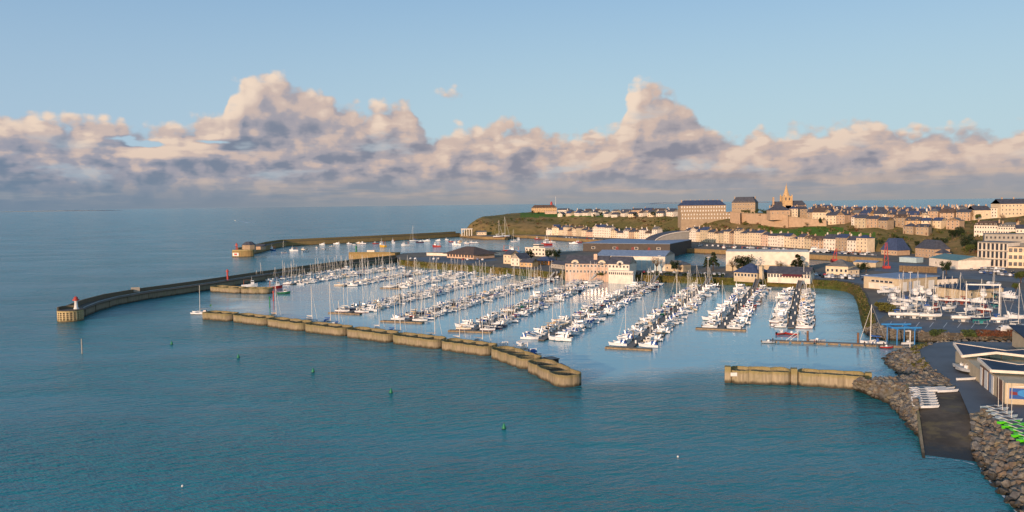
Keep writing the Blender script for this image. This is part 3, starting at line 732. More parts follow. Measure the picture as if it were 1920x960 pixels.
# round mole head with four rows of openings
def drum_head():
    c = P(122, 604); c = Vector((c.x, c.y+4.6, 0)); r = 5.3; N = 22; H = 4.9
    mb = MB(); zs = [-2, .7, 1.6, 2.5, 3.4, 4.35, H]
    def pt(k, z, rr): t = 2*math.pi*k/N; return (rr*math.cos(t), rr*math.sin(t), z)
    for i in range(N):
        for j in range(len(zs)-1):
            z0, z1 = zs[j], zs[j+1]
            if 1 <= j <= 4:
                f = .2; g = .17*(z1-z0)
                o4 = [pt(i, z0, r), pt(i+1, z0, r), pt(i+1, z1, r), pt(i, z1, r)]
                n4 = [pt(i+f, z0+g, r), pt(i+1-f, z0+g, r), pt(i+1-f, z1-g, r), pt(i+f, z1-g, r)]
                b4 = [pt(i+f, z0+g, r-.9), pt(i+1-f, z0+g, r-.9), pt(i+1-f, z1-g, r-.9), pt(i+f, z1-g, r-.9)]
                mb.add(o4+n4+b4, [(0, 1, 5, 4), (1, 2, 6, 5), (2, 3, 7, 6), (3, 0, 4, 7), (4, 5, 9, 8), (5, 6, 10, 9), (6, 7, 11, 10), (7, 4, 8, 11)])
                mb.add(b4, [(0, 1, 2, 3)], 1)
            else: mb.add([pt(i, z0, r), pt(i+1, z0, r), pt(i+1, z1, r), pt(i, z1, r)], [(0, 1, 2, 3)])
    o = ob('head_drum', mb.mesh('head_drum', ['head_stone', 'gel_black']), mole_t, c)
    mb = MB(); mb.prism([(r*1.02*math.cos(2*math.pi*k/N), r*1.02*math.sin(2*math.pi*k/N)) for k in range(N)], H, H+.25); ob('head_deck', mb.mesh('head_deck', 'mole_top'), mole_t, c)
    mb = MB()  # curved parapet on the seaward half
    secs = []
    for k in range(20):
        t = R(75)+R(150)*k/19; ca, sa = math.cos(t), math.sin(t)
        secs.append([(5.2*ca, 5.2*sa, H+.2), (5.2*ca, 5.2*sa, H+1.5), (4.6*ca, 4.6*sa, H+1.5), (4.6*ca, 4.6*sa, H+.2)])
    mb.loft(secs, cap0=True, cap1=True); ob('head_parapet', mb.mesh('head_parapet', 'mole_concrete'), mole_t, c)
    mb = MB()
    for k, mi in ((0, 0), (1, 1)):
        t0, t1 = R(196+k*9), R(205+k*9)
        mb.add([(5.36*math.cos(t0), 5.36*math.sin(t0), .9), (5.36*math.cos(t1), 5.36*math.sin(t1), .9), (5.36*math.cos(t1), 5.36*math.sin(t1), 3.9), (5.36*math.cos(t0), 5.36*math.sin(t0), 3.9)], [(0, 1, 2, 3)], mi)
    ob('marker_panel', mb.mesh('marker_panel', ['red_paint', 'white_paint']), mole_t, c)
    return c
hc = drum_head()
# lighthouse on the mole head: white tower, red lantern
t = thing('lighthouse', 'white harbour lighthouse with red lantern on the round mole head', 'lighthouse', None, hc+Vector((2.2, 1.0, 5.15)), 0, .82)
mb = MB(); mb.lathe([(1.35, 0), (1.3, .6), (.95, .9), (.72, 4.6)], 16); ob('tower', mb.mesh('tower', 'white_paint', True), t)
mb = MB(); mb.lathe([(.75, 4.5), (1.7, 4.7), (1.7, 5.35), (1.5, 5.4)], 16); ob('gallery', mb.mesh('gallery', 'red_paint'), t)
mb = MB(); mb.lathe([(1.05, 5.4), (1.05, 6.3), (1.15, 6.35), (.2, 6.9), (.1, 7.2)], 12); ob('lantern', mb.mesh('lantern', 'red_paint'), t)

mole('outer_jetty', 'long stone jetty in the distance closing the outer harbour', [(464, 479), (489, 474), (515, 466), (540, 461.5), (612, 458), (708, 453), (780, 449), (863, 444)], 6.0, 1.6, 2.2, 11, 'jetty_stone')
# far jetty head
a = P(434, 483); b = P(468, 481)
mb = MB(); c = (a+b)/2+Vector((0, 5, 0)); poly = [(10.5*math.cos(q)*(1.15 if math.cos(q) > 0 else .95), 6.5*math.sin(q)) for q in [2*math.pi*i/20 for i in range(20)]]
t = thing('jetty_head', 'rounded stone head of the far jetty with a red and white panel', 'jetty head', None, c)
mb.prism(poly, -2, 6.3); ob('base', mb.mesh('base', 'jetty_stone'), t)
mb = MB(); mb.prism([(x*.97, y*.97) for x, y in poly], 6.3, 7.2); ob('upper_course', mb.mesh('upper_course', 'head_stone'), t)
mb = MB(); mb.add([(-7.6, -5.7, 1.2), (-1.2, -6.75, 1.2), (-1.2, -6.75, 4.4), (-7.6, -5.7, 4.4)], [(0, 1, 2, 3)]); mb.add([(-6.0, -6.1, 1.9), (-2.9, -6.65, 1.9), (-2.9, -6.65, 3.8), (-6.0, -6.1, 3.8)], [(0, 1, 2, 3)], 1)
ob('marker_panel', mb.mesh('marker_panel', ['white_paint', 'red_paint']), t, (0, -.15, 0))
jh = c
t = thing('stone_hut', 'tall polygonal stone blockhouse with dark roof on the far jetty head', 'hut', None, PY(467, 471, jh.y+6)+Vector((0, 0, -1)), 0, 1.25)
poly = [(5.6*math.cos(q), 4.6*math.sin(q)) for q in [2*math.pi*(i+.5)/8 for i in range(8)]]
mb = MB(); mb.prism(poly, 0, 6.0); ob('wall', mb.mesh('wall', 'wall_granite'), t)
mb = MB(); mb.add([(x*1.05, y*1.05, 6) for x, y in poly]+[(x*.45, y*.45, 8.6) for x, y in poly], [(i, (i+1) % 8, 8+(i+1) % 8, 8+i) for i in range(8)]+[tuple(range(8, 16))]); ob('roof', mb.mesh('roof', 'roof_slate'), t)
t = thing('stone_hut', 'low gabled stone hut behind the blockhouse on the far jetty', 'hut', None, PY(488, 466, jh.y+30)+Vector((0, 0, -1)))
mb = MB(); mb.box(-5, 5, -3, 3, 0, 3.4); ob('wall', mb.mesh('wall', 'wall_stone'), t)
mb = MB(); mb.loft([[(-5.3, -3.3, 3.3), (-5.3, 0, 5.6), (-5.3, 3.3, 3.3)], [(5.3, -3.3, 3.3), (5.3, 0, 5.6), (5.3, 3.3, 3.3)]], cap0=True, cap1=True); ob('roof', mb.mesh('roof', 'roof_slate'), t)
def beacon(label, base, h, mt, r=.55, top=1.5, legs=False):
    t = thing('harbour_light', label, 'harbour light', 'harbour lights', base)
    mb = MB()
    if legs:
        for q in range(4): mb.tube((1.1*math.cos(q*1.57+.8), 1.1*math.sin(q*1.57+.8), 0), (.7*math.cos(q*1.57+.8), .7*math.sin(q*1.57+.8), h*.72), .22, n=5)
        mb.box(-1.2, 1.2, -1.2, 1.2, h*.72, h*.72+.9); mb.lathe([(.8, h*.8), (.8, h), (.2, h+.5)], 10)
    else: mb.lathe([(r*1.5, 0), (r, .5), (r*.85, h-top)], 12)
    ob('tower', mb.mesh('tower', mt), t)
    if not legs:
        mb = MB(); mb.lathe([(r*1.7, h-top), (r*1.7, h-top+.5), (r*.9, h-top+.55), (r*.9, h-.2), (.1, h)], 12); ob('lantern', mb.mesh('lantern', mt), t)
beacon('red skeleton light tower on the head of the far jetty', PY(444, 470.5, jh.y-1), 7.5, 'red_paint', legs=True)
beacon('slender red light column on the walkway of the curved mole', P(427, 525.5, 3.8), 7.0, 'red_paint', .6)
# stone pier with green light
a = P(654, 487); b = P(742, 487)
d = b-a; t = thing('stone_pier', 'blunt golden stone pier end behind the masts of the marina', 'pier', None, a, math.atan2(d.y, d.x))
L = d.length; mb = MB(); mb.prism([(0, 0), (L, -2), (L, 14), (3, 12), (-.6, 8)], -2, 6.3); ob('wall', mb.mesh('wall', 'jetty_stone'), t)
mb = MB(); mb.box(.3, L*.9, .1, .9, 6.3, 7.1); ob('parapet', mb.mesh('parapet', 'jetty_stone'), t)
mb = MB(); mb.box(L*.36, L*.52, 4, 7, 6.3, 8.6); ob('hut', mb.mesh('hut', 'wall_white'), t)
beacon('green light tower on the blunt stone pier', PY(668, 473, a.y+4), 6.0, 'green_paint', .8)
# entrance marks
beacon('slim red channel post inside the marina entrance', P(513, 564), 5.5, 'red_paint', .32, 1.0)
beacon('slim green channel post inside the marina entrance', P(506, 576), 5.5, 'green_paint', .32, 1.0)
# buoys in the foreground
mb = MB(); mb.lathe([(.3, -.4), (.62, -.1), (.66, .35), (.5, .8), (.28, 1.35), (.12, 1.75), (.03, 1.85)], 14); buoy = mb.mesh('body', 'green_paint', True)
mb = MB(); mb.lathe([(.68, -.02), (.72, .06), (.68, .14)], 14); ring = mb.mesh('ring', 'gel_black')
for x, y, w in ((322, 646, 'farthest green buoy, off the outermost breakwater caisson'), (447, 671, 'second green buoy of the foreground line from the far end'), (587, 698, 'middle green buoy of the foreground line'),
                (733, 737, 'fourth green buoy of the foreground line, below the breakwater'), (945, 804, 'nearest green buoy, in open water below the breakwater end')):
    t = thing('marker_buoy', w, 'buoy', 'green buoys off the breakwater', P(x, y), 0, .74); ob('body', buoy, t); ob('ring', ring, t)
mb = MB(); mb.tube((0, 0, -1), (0, 0, 5.2), .22, .18, 8); o = ob('mooring_post', mb.mesh('mooring_post', 'wall_grey'), None, P(154, 663)); tag(o, 'lone thin grey post standing in open water before the mole', 'post')
mb = MB(); mb.lathe([(.07, -.15), (.2, 0), (.2, .16), (.07, .3)], 10); me = mb.mesh('float', 'white_paint', True)
for x, y, w in ((342, 912, 'tiny white float near the bottom edge of the open water'), (1271, 857, 'tiny white float in open water below the marina entrance'), (1150, 590, 'tiny white float in the fairway between two pontoons'), (1418, 590, 'tiny white float beside the small boats pontoon')):
    tag(ob('mooring_float', me, None, P(x, y)), w, 'float', 'small white floats')
# skyline fort hut on the mole
mb = MB(); mb.box(-4, 4, -1.2, 1.2, 0, .25); mb.box(-3.9, -3.6, -.1, .1, 0, 4); mb.box(3.6, 3.9, -.1, .1, 0, 4); mb.box(-4, 4, -.12, .12, 1.0, 4.4, 0)
tag(ob('notice_board', mb.mesh('notice_board', 'wall_grey'), None, PY(254, 546.5, P(254, 566).y+9)+Vector((0, 0, -1.2)), .4, (.55, .55, .8)), 'pale boxed board standing on the parapet of the curved mole', 'board')
# ------------------------------------------------------------------ boat kits (bow towards +x, origin at the waterline amidships)
def hull_mesh(name, L, B, F, mats, keel=-.35, bowflare=1.0, transom=.78, sheer=.35, cockpit=None, deep=False, plumb=.1, stripe=True):
    """mats: topsides, deck, boot stripe, cockpit"""
    st = []
    for i in range(11):
        t = i/10; x = -L/2+L*t
        w = transom+(1-transom)*math.sin(min(1, t/.5)*math.pi/2) if t < .5 else max(.0, 1-((t-.5)/.5)**2.3)
        w = max(w, .012)
        zs = F*(1+sheer*(t**2)*.9)
        rake = plumb*L*max(0, (t-.75)/.25)
        bd = B/2*w; bw = B/2*w*(.86 if t < .6 else .86-.5*((t-.6)/.4))
        kz = keel*(1 if t < .7 else 1-((t-.7)/.3)*.9)
        xb = x-rake*.6
        st.append([(xb, 0, kz), (xb, -bw*.7, kz*.55), (x-rake*.35, -bw, .05), (x-rake*.3, -bw*1.02, .22), (x, -bd, zs-.12), (x, -bd*1.02, zs-.02), (x, -bd*.93, zs)])
    mb = MB(); n = 7
    for side in (1, -1):
        for i in range(10):
            for j in range(6):
                a, b, c, d = st[i][j], st[i+1][j], st[i+1][j+1], st[i][j+1]
                q = [(p[0], p[1]*side, p[2]) for p in (a, b, c, d)]
                mi = 2 if j < 2 else (2 if (j == 2 and stripe) else (0 if j < 5 else 1))
                mb.add(q, [(0, 1, 2, 3) if side == 1 else (3, 2, 1, 0)], mi)
    # deck with a sunken cockpit
    ck = cockpit or (2, 1)
    for i in range(10):
        y0, y1 = st[i][6], st[i+1][6]
        if cockpit and ck[0] <= i < ck[1]:
            f = .68; dz = -.42
            for s_ in (1, -1):
                p = [(y0[0], s_*y0[1], y0[2]), (y1[0], s_*y1[1], y1[2]), (y1[0], s_*y1[1]*f, y1[2]), (y0[0], s_*y0[1]*f, y0[2])]
                mb.add(p, [(0, 1, 2, 3) if s_ == 1 else (3, 2, 1, 0)], 1)
                p = [(y0[0], s_*y0[1]*f, y0[2]), (y1[0], s_*y1[1]*f, y1[2]), (y1[0], s_*y1[1]*f, y1[2]+dz), (y0[0], s_*y0[1]*f, y0[2]+dz)]
                mb.add(p, [(0, 1, 2, 3) if s_ == 1 else (3, 2, 1, 0)], 1)
            mb.add([(y0[0], y0[1]*f, y0[2]+dz), (y1[0], y1[1]*f, y1[2]+dz), (y1[0], -y1[1]*f, y1[2]+dz), (y0[0], -y0[1]*f, y0[2]+dz)], [(0, 1, 2, 3)], 3)
        else: mb.add([y0, y1, (y1[0], -y1[1], y1[2]), (y0[0], -y0[1], y0[2])], [(0, 1, 2, 3)], 1)
    if cockpit:
        for k in ck:
            y0 = st[k][6]
            if 0 < k < 10: mb.add([(y0[0], y0[1]*.68, y0[2]), (y0[0], -y0[1]*.68, y0[2]), (y0[0], -y0[1]*.68, y0[2]-.42), (y0[0], y0[1]*.68, y0[2]-.42)], [(0, 1, 2, 3)], 1)
    s0 = st[0]; mb.add(s0+[(p[0], -p[1], p[2]) for p in s0[:0:-1]], [tuple(range(13))[::-1]], 0)
    if deep:
        mb.loft([[(-.9*L*.12, -.10, keel*.6), (-.6*L*.12, -.16, keel*.6-1.3*deep), (-.6*L*.12, .16, keel*.6-1.3*deep), (-.9*L*.12, .10, keel*.6)], [(.9*L*.12, -.10, keel*.6), (.5*L*.12, -.16, keel*.6-1.3*deep), (.5*L*.12, .16, keel*.6-1.3*deep), (.9*L*.12, .10, keel*.6)]], 2, True, True, True)
        mb.box(-L*.43, -L*.40, -.05, .05, keel*.6-.9*deep, .1, 2)
    return mb.mesh(name, mats)
def cabin_mesh(name, x0, x1, w0, w1, z0, h0, h1, mt, rake0=.25, rake1=.5, tum=.82):
    """tapered deckhouse: x0 aft, x1 forward"""
    mb = MB()
    mb.hexa([(x0, -w0/2, z0), (x1, -w1/2, z0), (x1, w1/2, z0), (x0, w0/2, z0), (x0+rake0, -w0/2*tum, z0+h0), (x1-rake1, -w1/2*tum, z0+h1), (x1-rake1, w1/2*tum, z0+h1), (x0+rake0, w0/2*tum, z0+h0)])
    return mb.mesh(name, mt)
def band_mesh(name, x0, x1, w0, w1, z0, h0, h1, lo, hi, rake0, rake1, tum, front=True, mt='glass_dark', inset=.06):
    """window band following a deckhouse, a centimetre proud of it"""
    mb = MB(); e = .012
    def pt(t, s_, k):  # t along, s side, k height fraction
        xb = x0+(x1-x0)*t; xt = (x0+rake0)+((x1-rake1)-(x0+rake0))*t
        wb = (w0+(w1-w0)*t)/2; h = h0+(h1-h0)*t
        return (xb+(xt-xb)*k, s_*((wb+(wb*tum-wb)*k)+e), z0+h*k)
    for s_ in (-1, 1):
        q = [pt(inset, s_, lo), pt(1-inset, s_, lo), pt(1-inset, s_, hi), pt(inset, s_, hi)]
        mb.add(q, [(0, 1, 2, 3) if s_ < 0 else (3, 2, 1, 0)])
    if front:
        q = [pt(1, -1, lo), pt(1, 1, lo), pt(1, 1, hi), pt(1, -1, hi)]
        q = [(x+e*1.5, y*.9, z) for x, y, z in q]; mb.add(q, [(0, 1, 2, 3)])
    return mb.mesh(name, mt)
KITS = {}
def yacht_kit(key, L, hullm, cover, boot='antifoul_blue', mastm='alu', furl='cover_white', deep=False, mast_h=1.6, desc=''):
    B = L*.33; F = L*.105+.12
    hull = hull_mesh('hull', L, B, F, [hullm, 'deck_white', boot, 'plank_grey'], -.45 if not deep else -.6, transom=.66, sheer=.25, cockpit=(1, 4), deep=1 if deep else 0, plumb=.09)
    zc = F*1.05; hc_ = L*.045+.12
    args = (-L*.12, L*.27, B*.62, B*.36, zc-.05, hc_+.12, hc_*.55, .25, .9, .80)
    cab = cabin_mesh('coachroof', *args[:7], 'deck_white', *args[7:])
    win = band_mesh('window', *args[:7], .30, .82, *args[7:], front=False)
    mb = MB(); H = L*mast_h; xm = L*.10
    mb.tube((xm, 0, zc), (xm-.15, 0, zc+H), .12, .09, 6)
    for f in (.42, .7): mb.tube((xm-.1, -B*.30, zc+H*f), (xm-.1, B*.30, zc+H*f), .035, n=4)
    mast = mb.mesh('mast', mastm)
    mb = MB(); mb.tube((xm, 0, zc+1.25), (-L*.30, 0, zc+1.32), .08, n=6); boom = mb.mesh('boom', mastm)
    mb = MB(); secs = []
    for t, r in ((0, .13), (.12, .30), (.5, .24), (.9, .15), (1, .06)):
        x = xm-.05+(-L*.29-xm)*t; secs.append([(x, r*.75*math.cos(q), zc+1.36+r*.9*math.sin(q)+(.35 if t == 0 else .16 if t < .2 else 0)*.5) for q in [2*math.pi*i/6 for i in range(6)]])
    mb.loft(secs, close=True, cap0=True, cap1=True); cov = mb.mesh('sail_cover', cover)
    mb = MB(); mb.tube((L*.47, 0, F*1.28), (xm-.1, 0, zc+H*.93), .075, .05, 5); 
    mb.tube((-L*.48, 0, F*1.05), (xm-.15, 0, zc+H), .02, n=3)
    fj = mb.mesh('furled_jib', furl)
    mb = MB(); a = [( -L*.10, -B*.30, zc+.25), (-L*.10, B*.30, zc+.25)]
    mb.hexa([(-L*.19, -B*.33, zc), (-L*.09, -B*.33, zc), (-L*.09, B*.33, zc), (-L*.19, B*.33, zc), (-L*.19, -B*.29, zc+.85), (-L*.13, -B*.27, zc+.8), (-L*.13, B*.27, zc+.8), (-L*.19, B*.29, zc+.85)])
    dod = mb.mesh('sprayhood', cover)
    KITS[key] = dict(L=L, kind='sailing_yacht', cat='yacht', desc=desc, parts=[('hull', hull, None), ('coachroof', cab, None), ('window', win, 'coachroof'), ('mast', mast, None), ('boom', boom, 'mast'), ('sail_cover', cov, 'mast'), ('furled_jib', fj, None), ('sprayhood', dod, None)], few=('hull', 'coachroof', 'mast', 'sail_cover', 'furled_jib'))
def cruiser_kit(key, L, hullm, fly=False, boot='antifoul_dark', arch=True, canopy=None, desc=''):
    B = L*.36; F = L*.13+.15
    hull = hull_mesh('hull', L, B, F, [hullm, 'deck_white', boot, 'plank_grey'], -.4, transom=.92, sheer=.35, cockpit=(0, 3), plumb=.16)
    zc = F*1.02; h = L*.10+.55
    args = (-L*.20, L*.28, B*.80, B*.50, zc-.05, h, h*.45, .15, L*.16, .80)
    cab = cabin_mesh('deckhouse', *args[:7], 'gel_white', *args[7:])
    win = band_mesh('window', *args[:7], .42, .88, *args[7:], front=True)
    parts = [('hull', hull, None), ('deckhouse', cab, None), ('window', win, 'deckhouse')]
    if fly:
        mb = MB(); z = zc+h-.05
        mb.hexa([(-L*.26, -B*.36, z), (L*.05, -B*.33, z), (L*.05, B*.33, z), (-L*.26, B*.36, z), (-L*.27, -B*.38, z+.65), (L*.08, -B*.30, z+.75), (L*.08, B*.30, z+.75), (-L*.27, B*.38, z+.65)])
        mb.add([(L*.02, -B*.28, z+.74), (L*.02, B*.28, z+.74), (-L*.02, B*.26, z+1.15), (-L*.02, -B*.26, z+1.15)], [(0, 1, 2, 3)])
        parts.append(('flybridge', mb.mesh('flybridge', 'gel_white'), None))
    if arch:
        mb = MB(); z0 = F*.98; z1 = zc+h+(.95 if fly else .35); x = -L*.27
        for s_ in (-1, 1): mb.hexa([(x-.3, s_*B*.44-.06, z0), (x+.4, s_*B*.44-.06, z0), (x+.4, s_*B*.44+.06, z0), (x-.3, s_*B*.44+.06, z0), (x-.9, s_*B*.34-.06, z1), (x-.5, s_*B*.34-.06, z1), (x-.5, s_*B*.34+.06, z1), (x-.9, s_*B*.34+.06, z1)])
        mb.box(x-.92, x-.48, -B*.36, B*.36, z1-.05, z1+.12, bottom=True); parts.append(('radar_arch', mb.mesh('radar_arch', 'gel_white'), None))
    if canopy:
        mb = MB(); mb.hexa([(-L*.44, -B*.40, F), (-L*.16, -B*.40, F), (-L*.16, B*.40, F), (-L*.44, B*.40, F), (-L*.38, -B*.34, zc+h*.85), (-L*.16, -B*.34, zc+h*.98), (-L*.16, B*.34, zc+h*.98), (-L*.38, B*.34, zc+h*.85)])
        parts.append(('cockpit_canopy', mb.mesh('cockpit_canopy', canopy), None))
    KITS[key] = dict(L=L, kind='motor_cruiser', cat='motor boat', desc=desc, parts=parts, few=('hull', 'deckhouse', 'window', 'flybridge'))
def cabinboat_kit(key, L, hullm, boot='antifoul_red', roof='gel_white', canopy=None, desc='', kind='cabin_boat', house=True):
    B = L*.38; F = L*.11+.2
    hull = hull_mesh('hull', L, B, F, [hullm, 'deck_white', boot, 'plank_grey'], -.35, transom=.9, sheer=.55, cockpit=(0, 5), plumb=.10)
    parts = [('hull', hull, None)]; zc = F*1.05
    if house:
        args = (L*.0, L*.26, B*.62, B*.52, zc-.1, 1.55, 1.45, .05, .38, .9)
        cab = cabin_mesh('wheelhouse', *args[:7], 'gel_white', *args[7:]); win = band_mesh('window', *args[:7], .45, .88, *args[7:])
        mb = MB(); mb.box(-L*.04, L*.23, -B*.33, B*.33, zc+1.43, zc+1.52, bottom=True); rf = mb.mesh('cabin_roof', roof)
        parts += [('wheelhouse', cab, None), ('window', win, 'wheelhouse'), ('cabin_roof', rf, 'wheelhouse')]
    else:
        mb = MB(); mb.box(-L*.08, L*.06, -.35, .35, F*.7, F+.75); mb.add([(L*.06, -.4, F+.7), (L*.06, .4, F+.7), (L*.0, .38, F+1.25), (L*.0, -.38, F+1.25)], [(0, 1, 2, 3)]); parts.append(('console', mb.mesh('console', 'gel_white'), None))
        if canopy:
            mb = MB(); mb.hexa([(-L*.47, -B*.43, F), (L*.2, -B*.45, F*1.1), (L*.2, B*.45, F*1.1), (-L*.47, B*.43, F), (-L*.42, -B*.2, F+.5), (L*.1, -B*.2, F+.8), (L*.1, B*.2, F+.8), (-L*.42, B*.2, F+.5)]); parts[-1] = ('tarpaulin', mb.mesh('tarpaulin', canopy), None)
    mb = MB(); mb.box(-L*.5-.45, -L*.5+.0, -.22, .22, F*.55, F+.45); mb.box(-L*.5-.32, -L*.5-.1, -.08, .08, -.3, F*.55); parts.append(('outboard_motor', mb.mesh('outboard_motor', 'engine_black'), None))
    KITS[key] = dict(L=L, kind=kind, cat='boat', desc=desc, parts=parts, few=('hull', 'wheelhouse', 'window', 'tarpaulin', 'console'))
yacht_kit('y_blue', 9.2, 'gel_white', 'cover_blue', desc='white yacht, blue cover')
yacht_kit('y_grey', 10.2, 'gel_white', 'cover_grey', 'antifoul_dark', desc='white yacht, grey cover')
yacht_kit('y_white', 8.4, 'gel_white', 'cover_white', 'antifoul_red', desc='all-white yacht')
yacht_kit('y_tan', 8.8, 'gel_cream', 'cover_tan', 'antifoul_red', desc='cream yacht, tan cover')
yacht_kit('y_navy', 11.0, 'gel_navy', 'cover_white', 'antifoul_red', desc='navy-hulled yacht, white cover')
yacht_kit('y_maroon', 8.0, 'gel_white', 'cover_maroon', 'antifoul_blue', desc='white yacht, maroon cover')
yacht_kit('y_small', 7.0, 'gel_white', 'cover_blue', 'antifoul_blue', mast_h=1.45, desc='small white yacht, blue cover')
cruiser_kit('c_plain', 8.0, 'gel_white', desc='white motor cruiser')
cruiser_kit('c_fly', 10.5, 'gel_white', True, desc='white flybridge motor yacht')
cruiser_kit('c_blue', 8.4, 'gel_white', False, 'antifoul_blue', True, 'cover_blue', desc='white cruiser with blue canopy')
cruiser_kit('c_tan', 7.6, 'gel_cream', False, 'antifoul_red', False, 'cover_tan', desc='cream cruiser with tan canopy')
cruiser_kit('c_navy', 9.5, 'gel_navy', False, 'antifoul_red', True, None, desc='navy-hulled motor cruiser')
cabinboat_kit('b_white', 6.4, 'gel_white', desc='white wheelhouse boat')
cabinboat_kit('b_blue', 6.0, 'gel_white', 'antifoul_blue', 'gel_blue', desc='white wheelhouse boat with blue roof')
cabinboat_kit('b_red', 6.2, 'gel_red', 'antifoul_dark', desc='red wheelhouse boat')
cabinboat_kit('b_cream', 5.8, 'gel_cream', 'antifoul_dark', desc='cream wheelhouse boat')
cabinboat_kit('b_green', 6.4, 'gel_green', 'antifoul_dark', desc='green wheelhouse boat')
cabinboat_kit('o_white', 5.2, 'gel_white', 'antifoul_dark', house=False, kind='open_boat', desc='open white motorboat')
cabinboat_kit('o_tarp', 5.4, 'gel_white', 'antifoul_dark', canopy='cover_blue', house=False, kind='open_boat', desc='open boat under blue tarpaulin')
cabinboat_kit('o_rib', 5.6, 'gel_grey', 'rubber', house=False, kind='open_boat', desc='grey open boat with console')
cabinboat_kit('o_red', 5.4, 'gel_red', 'rubber', house=False, kind='open_boat', desc='open red motorboat')
cabinboat_kit('o_yellow', 5.2, 'gel_yellow', 'rubber', house=False, kind='open_boat', desc='open yellow motorboat')
# working boats
def trawler_kit(key, L, hullm, trim='gel_white', desc=''):
    B = L*.30; F = L*.12+.5
    hull = hull_mesh('hull', L, B, F, [hullm, trim, 'antifoul_red', 'plank_grey'], -.8, transom=.85, sheer=.55, cockpit=(1, 6), plumb=.08, stripe=False)
    zc = F*1.1
    args = (L*.08, L*.30, B*.66, B*.55, zc-.1, 3.6, 3.5, .1, .4, .92)
    cab = cabin_mesh('wheelhouse', *args[:7], 'gel_white', *args[7:]); win = band_mesh('window', *args[:7], .62, .85, *args[7:])
    mb = MB()
    for s_ in (-1, 1): mb.tube((-L*.36, s_*B*.38, F*.8), (-L*.34, s_*B*.3, F+4.2), .14, n=5)
    mb.tube((-L*.34, -B*.34, F+4.2), (-L*.34, B*.34, F+4.2), .16, n=5); mb.tube((-L*.34, 0, F+4.2), (L*.12, 0, zc+3.8), .08, n=4)
    gan = mb.mesh('gantry', 'gel_orange')
    mb = MB(); mb.tube((L*.14, 0, zc+3.4), (L*.14, 0, zc+7.5), .12, .07, 5); mb.tube((L*.14, -1, zc+5.4), (L*.14, 1, zc+5.4), .06, n=4); mst = mb.mesh('mast', 'gel_white')
    KITS[key] = dict(L=L, kind='fishing_trawler', cat='trawler', desc=desc, parts=[('hull', hull, None), ('wheelhouse', cab, None), ('window', win, 'wheelhouse'), ('gantry', gan, None), ('mast', mst, None)], few=None)
trawler_kit('t_green', 16, 'gel_green', desc='green fishing trawler'); trawler_kit('t_white', 14, 'gel_white', desc='white fishing trawler'); trawler_kit('t_blue', 13, 'gel_blue', desc='blue fishing trawler')
trawler_kit('t_red', 12, 'gel_red', desc='red fishing trawler'); trawler_kit('t_yellow', 12, 'gel_yellow', desc='yellow fishing trawler')
def boat(key, loc, rz, label, group=None, sc=1.0, few=False, cat=None):
    k = KITS[key]; t = thing(k['kind'], label, cat or k['cat'], group, loc, rz, sc)
    made = {}
    for nm, me, par in k['parts']:
        if few and k['few'] and nm not in k['few']: continue
        made[nm] = ob(nm, me, made.get(par, t) if par else t)
    return t
NB = {}
# ------------------------------------------------------------------ pontoons and their berths
PONTOONS = [  # outer end px, inner end px (waterline), boat size factor, share of yachts, share of wheelhouse/open boats, T-head length, far rows get fewer parts
    ((487, 528), (653, 503.5), 0.79, .48, .12, 0), ((546, 534), (746, 502), 0.80, .44, .14, 0), ((644, 537), (806, 508), 0.81, .48, .12, 0), ((735, 541), (885, 511.5), 0.85, .46, .14, 14),
    ((650, 588), (946, 517), 0.85, .52, .14, 17), ((757, 604), (1034, 521.5), 0.81, .54, .17, 20), ((884, 622), (1110, 526), 0.82, .48, .24, 18), ((1014, 640), (1222, 531.5), .82, .27, .35, 0),
    ((1180, 654), (1322, 536.5), .82, .25, .32, 16), ((1352, 618), (1415, 541), .82, .05, .60, 19), ((1483, 617), (1497, 543), .80, .03, .62, 0)]
BR = random.Random(5)
NAMES = ['leftmost pontoon', 'second pontoon from left', 'third pontoon from left', 'fourth pontoon from left', 'fifth pontoon from left', 'sixth pontoon from left', 'seventh pontoon from left', 'fourth pontoon from right', 'third pontoon from right', 'second pontoon from right', 'rightmost pontoon']
mb = MB(); mb.box(-.4, .4, 0, 1, .05, .5, bottom=True); FINGER = mb.mesh('finger', 'pontoon_side')
mb = MB(); mb.tube((0, 0, -2), (0, 0, 4.2), .2, n=8); PILE = mb.mesh('pile', 'pile')
mb = MB(); mb.box(-.25, .25, -.25, .25, .5, 1.7); PED = mb.mesh('service_post', 'white_paint')
NBOAT = 0
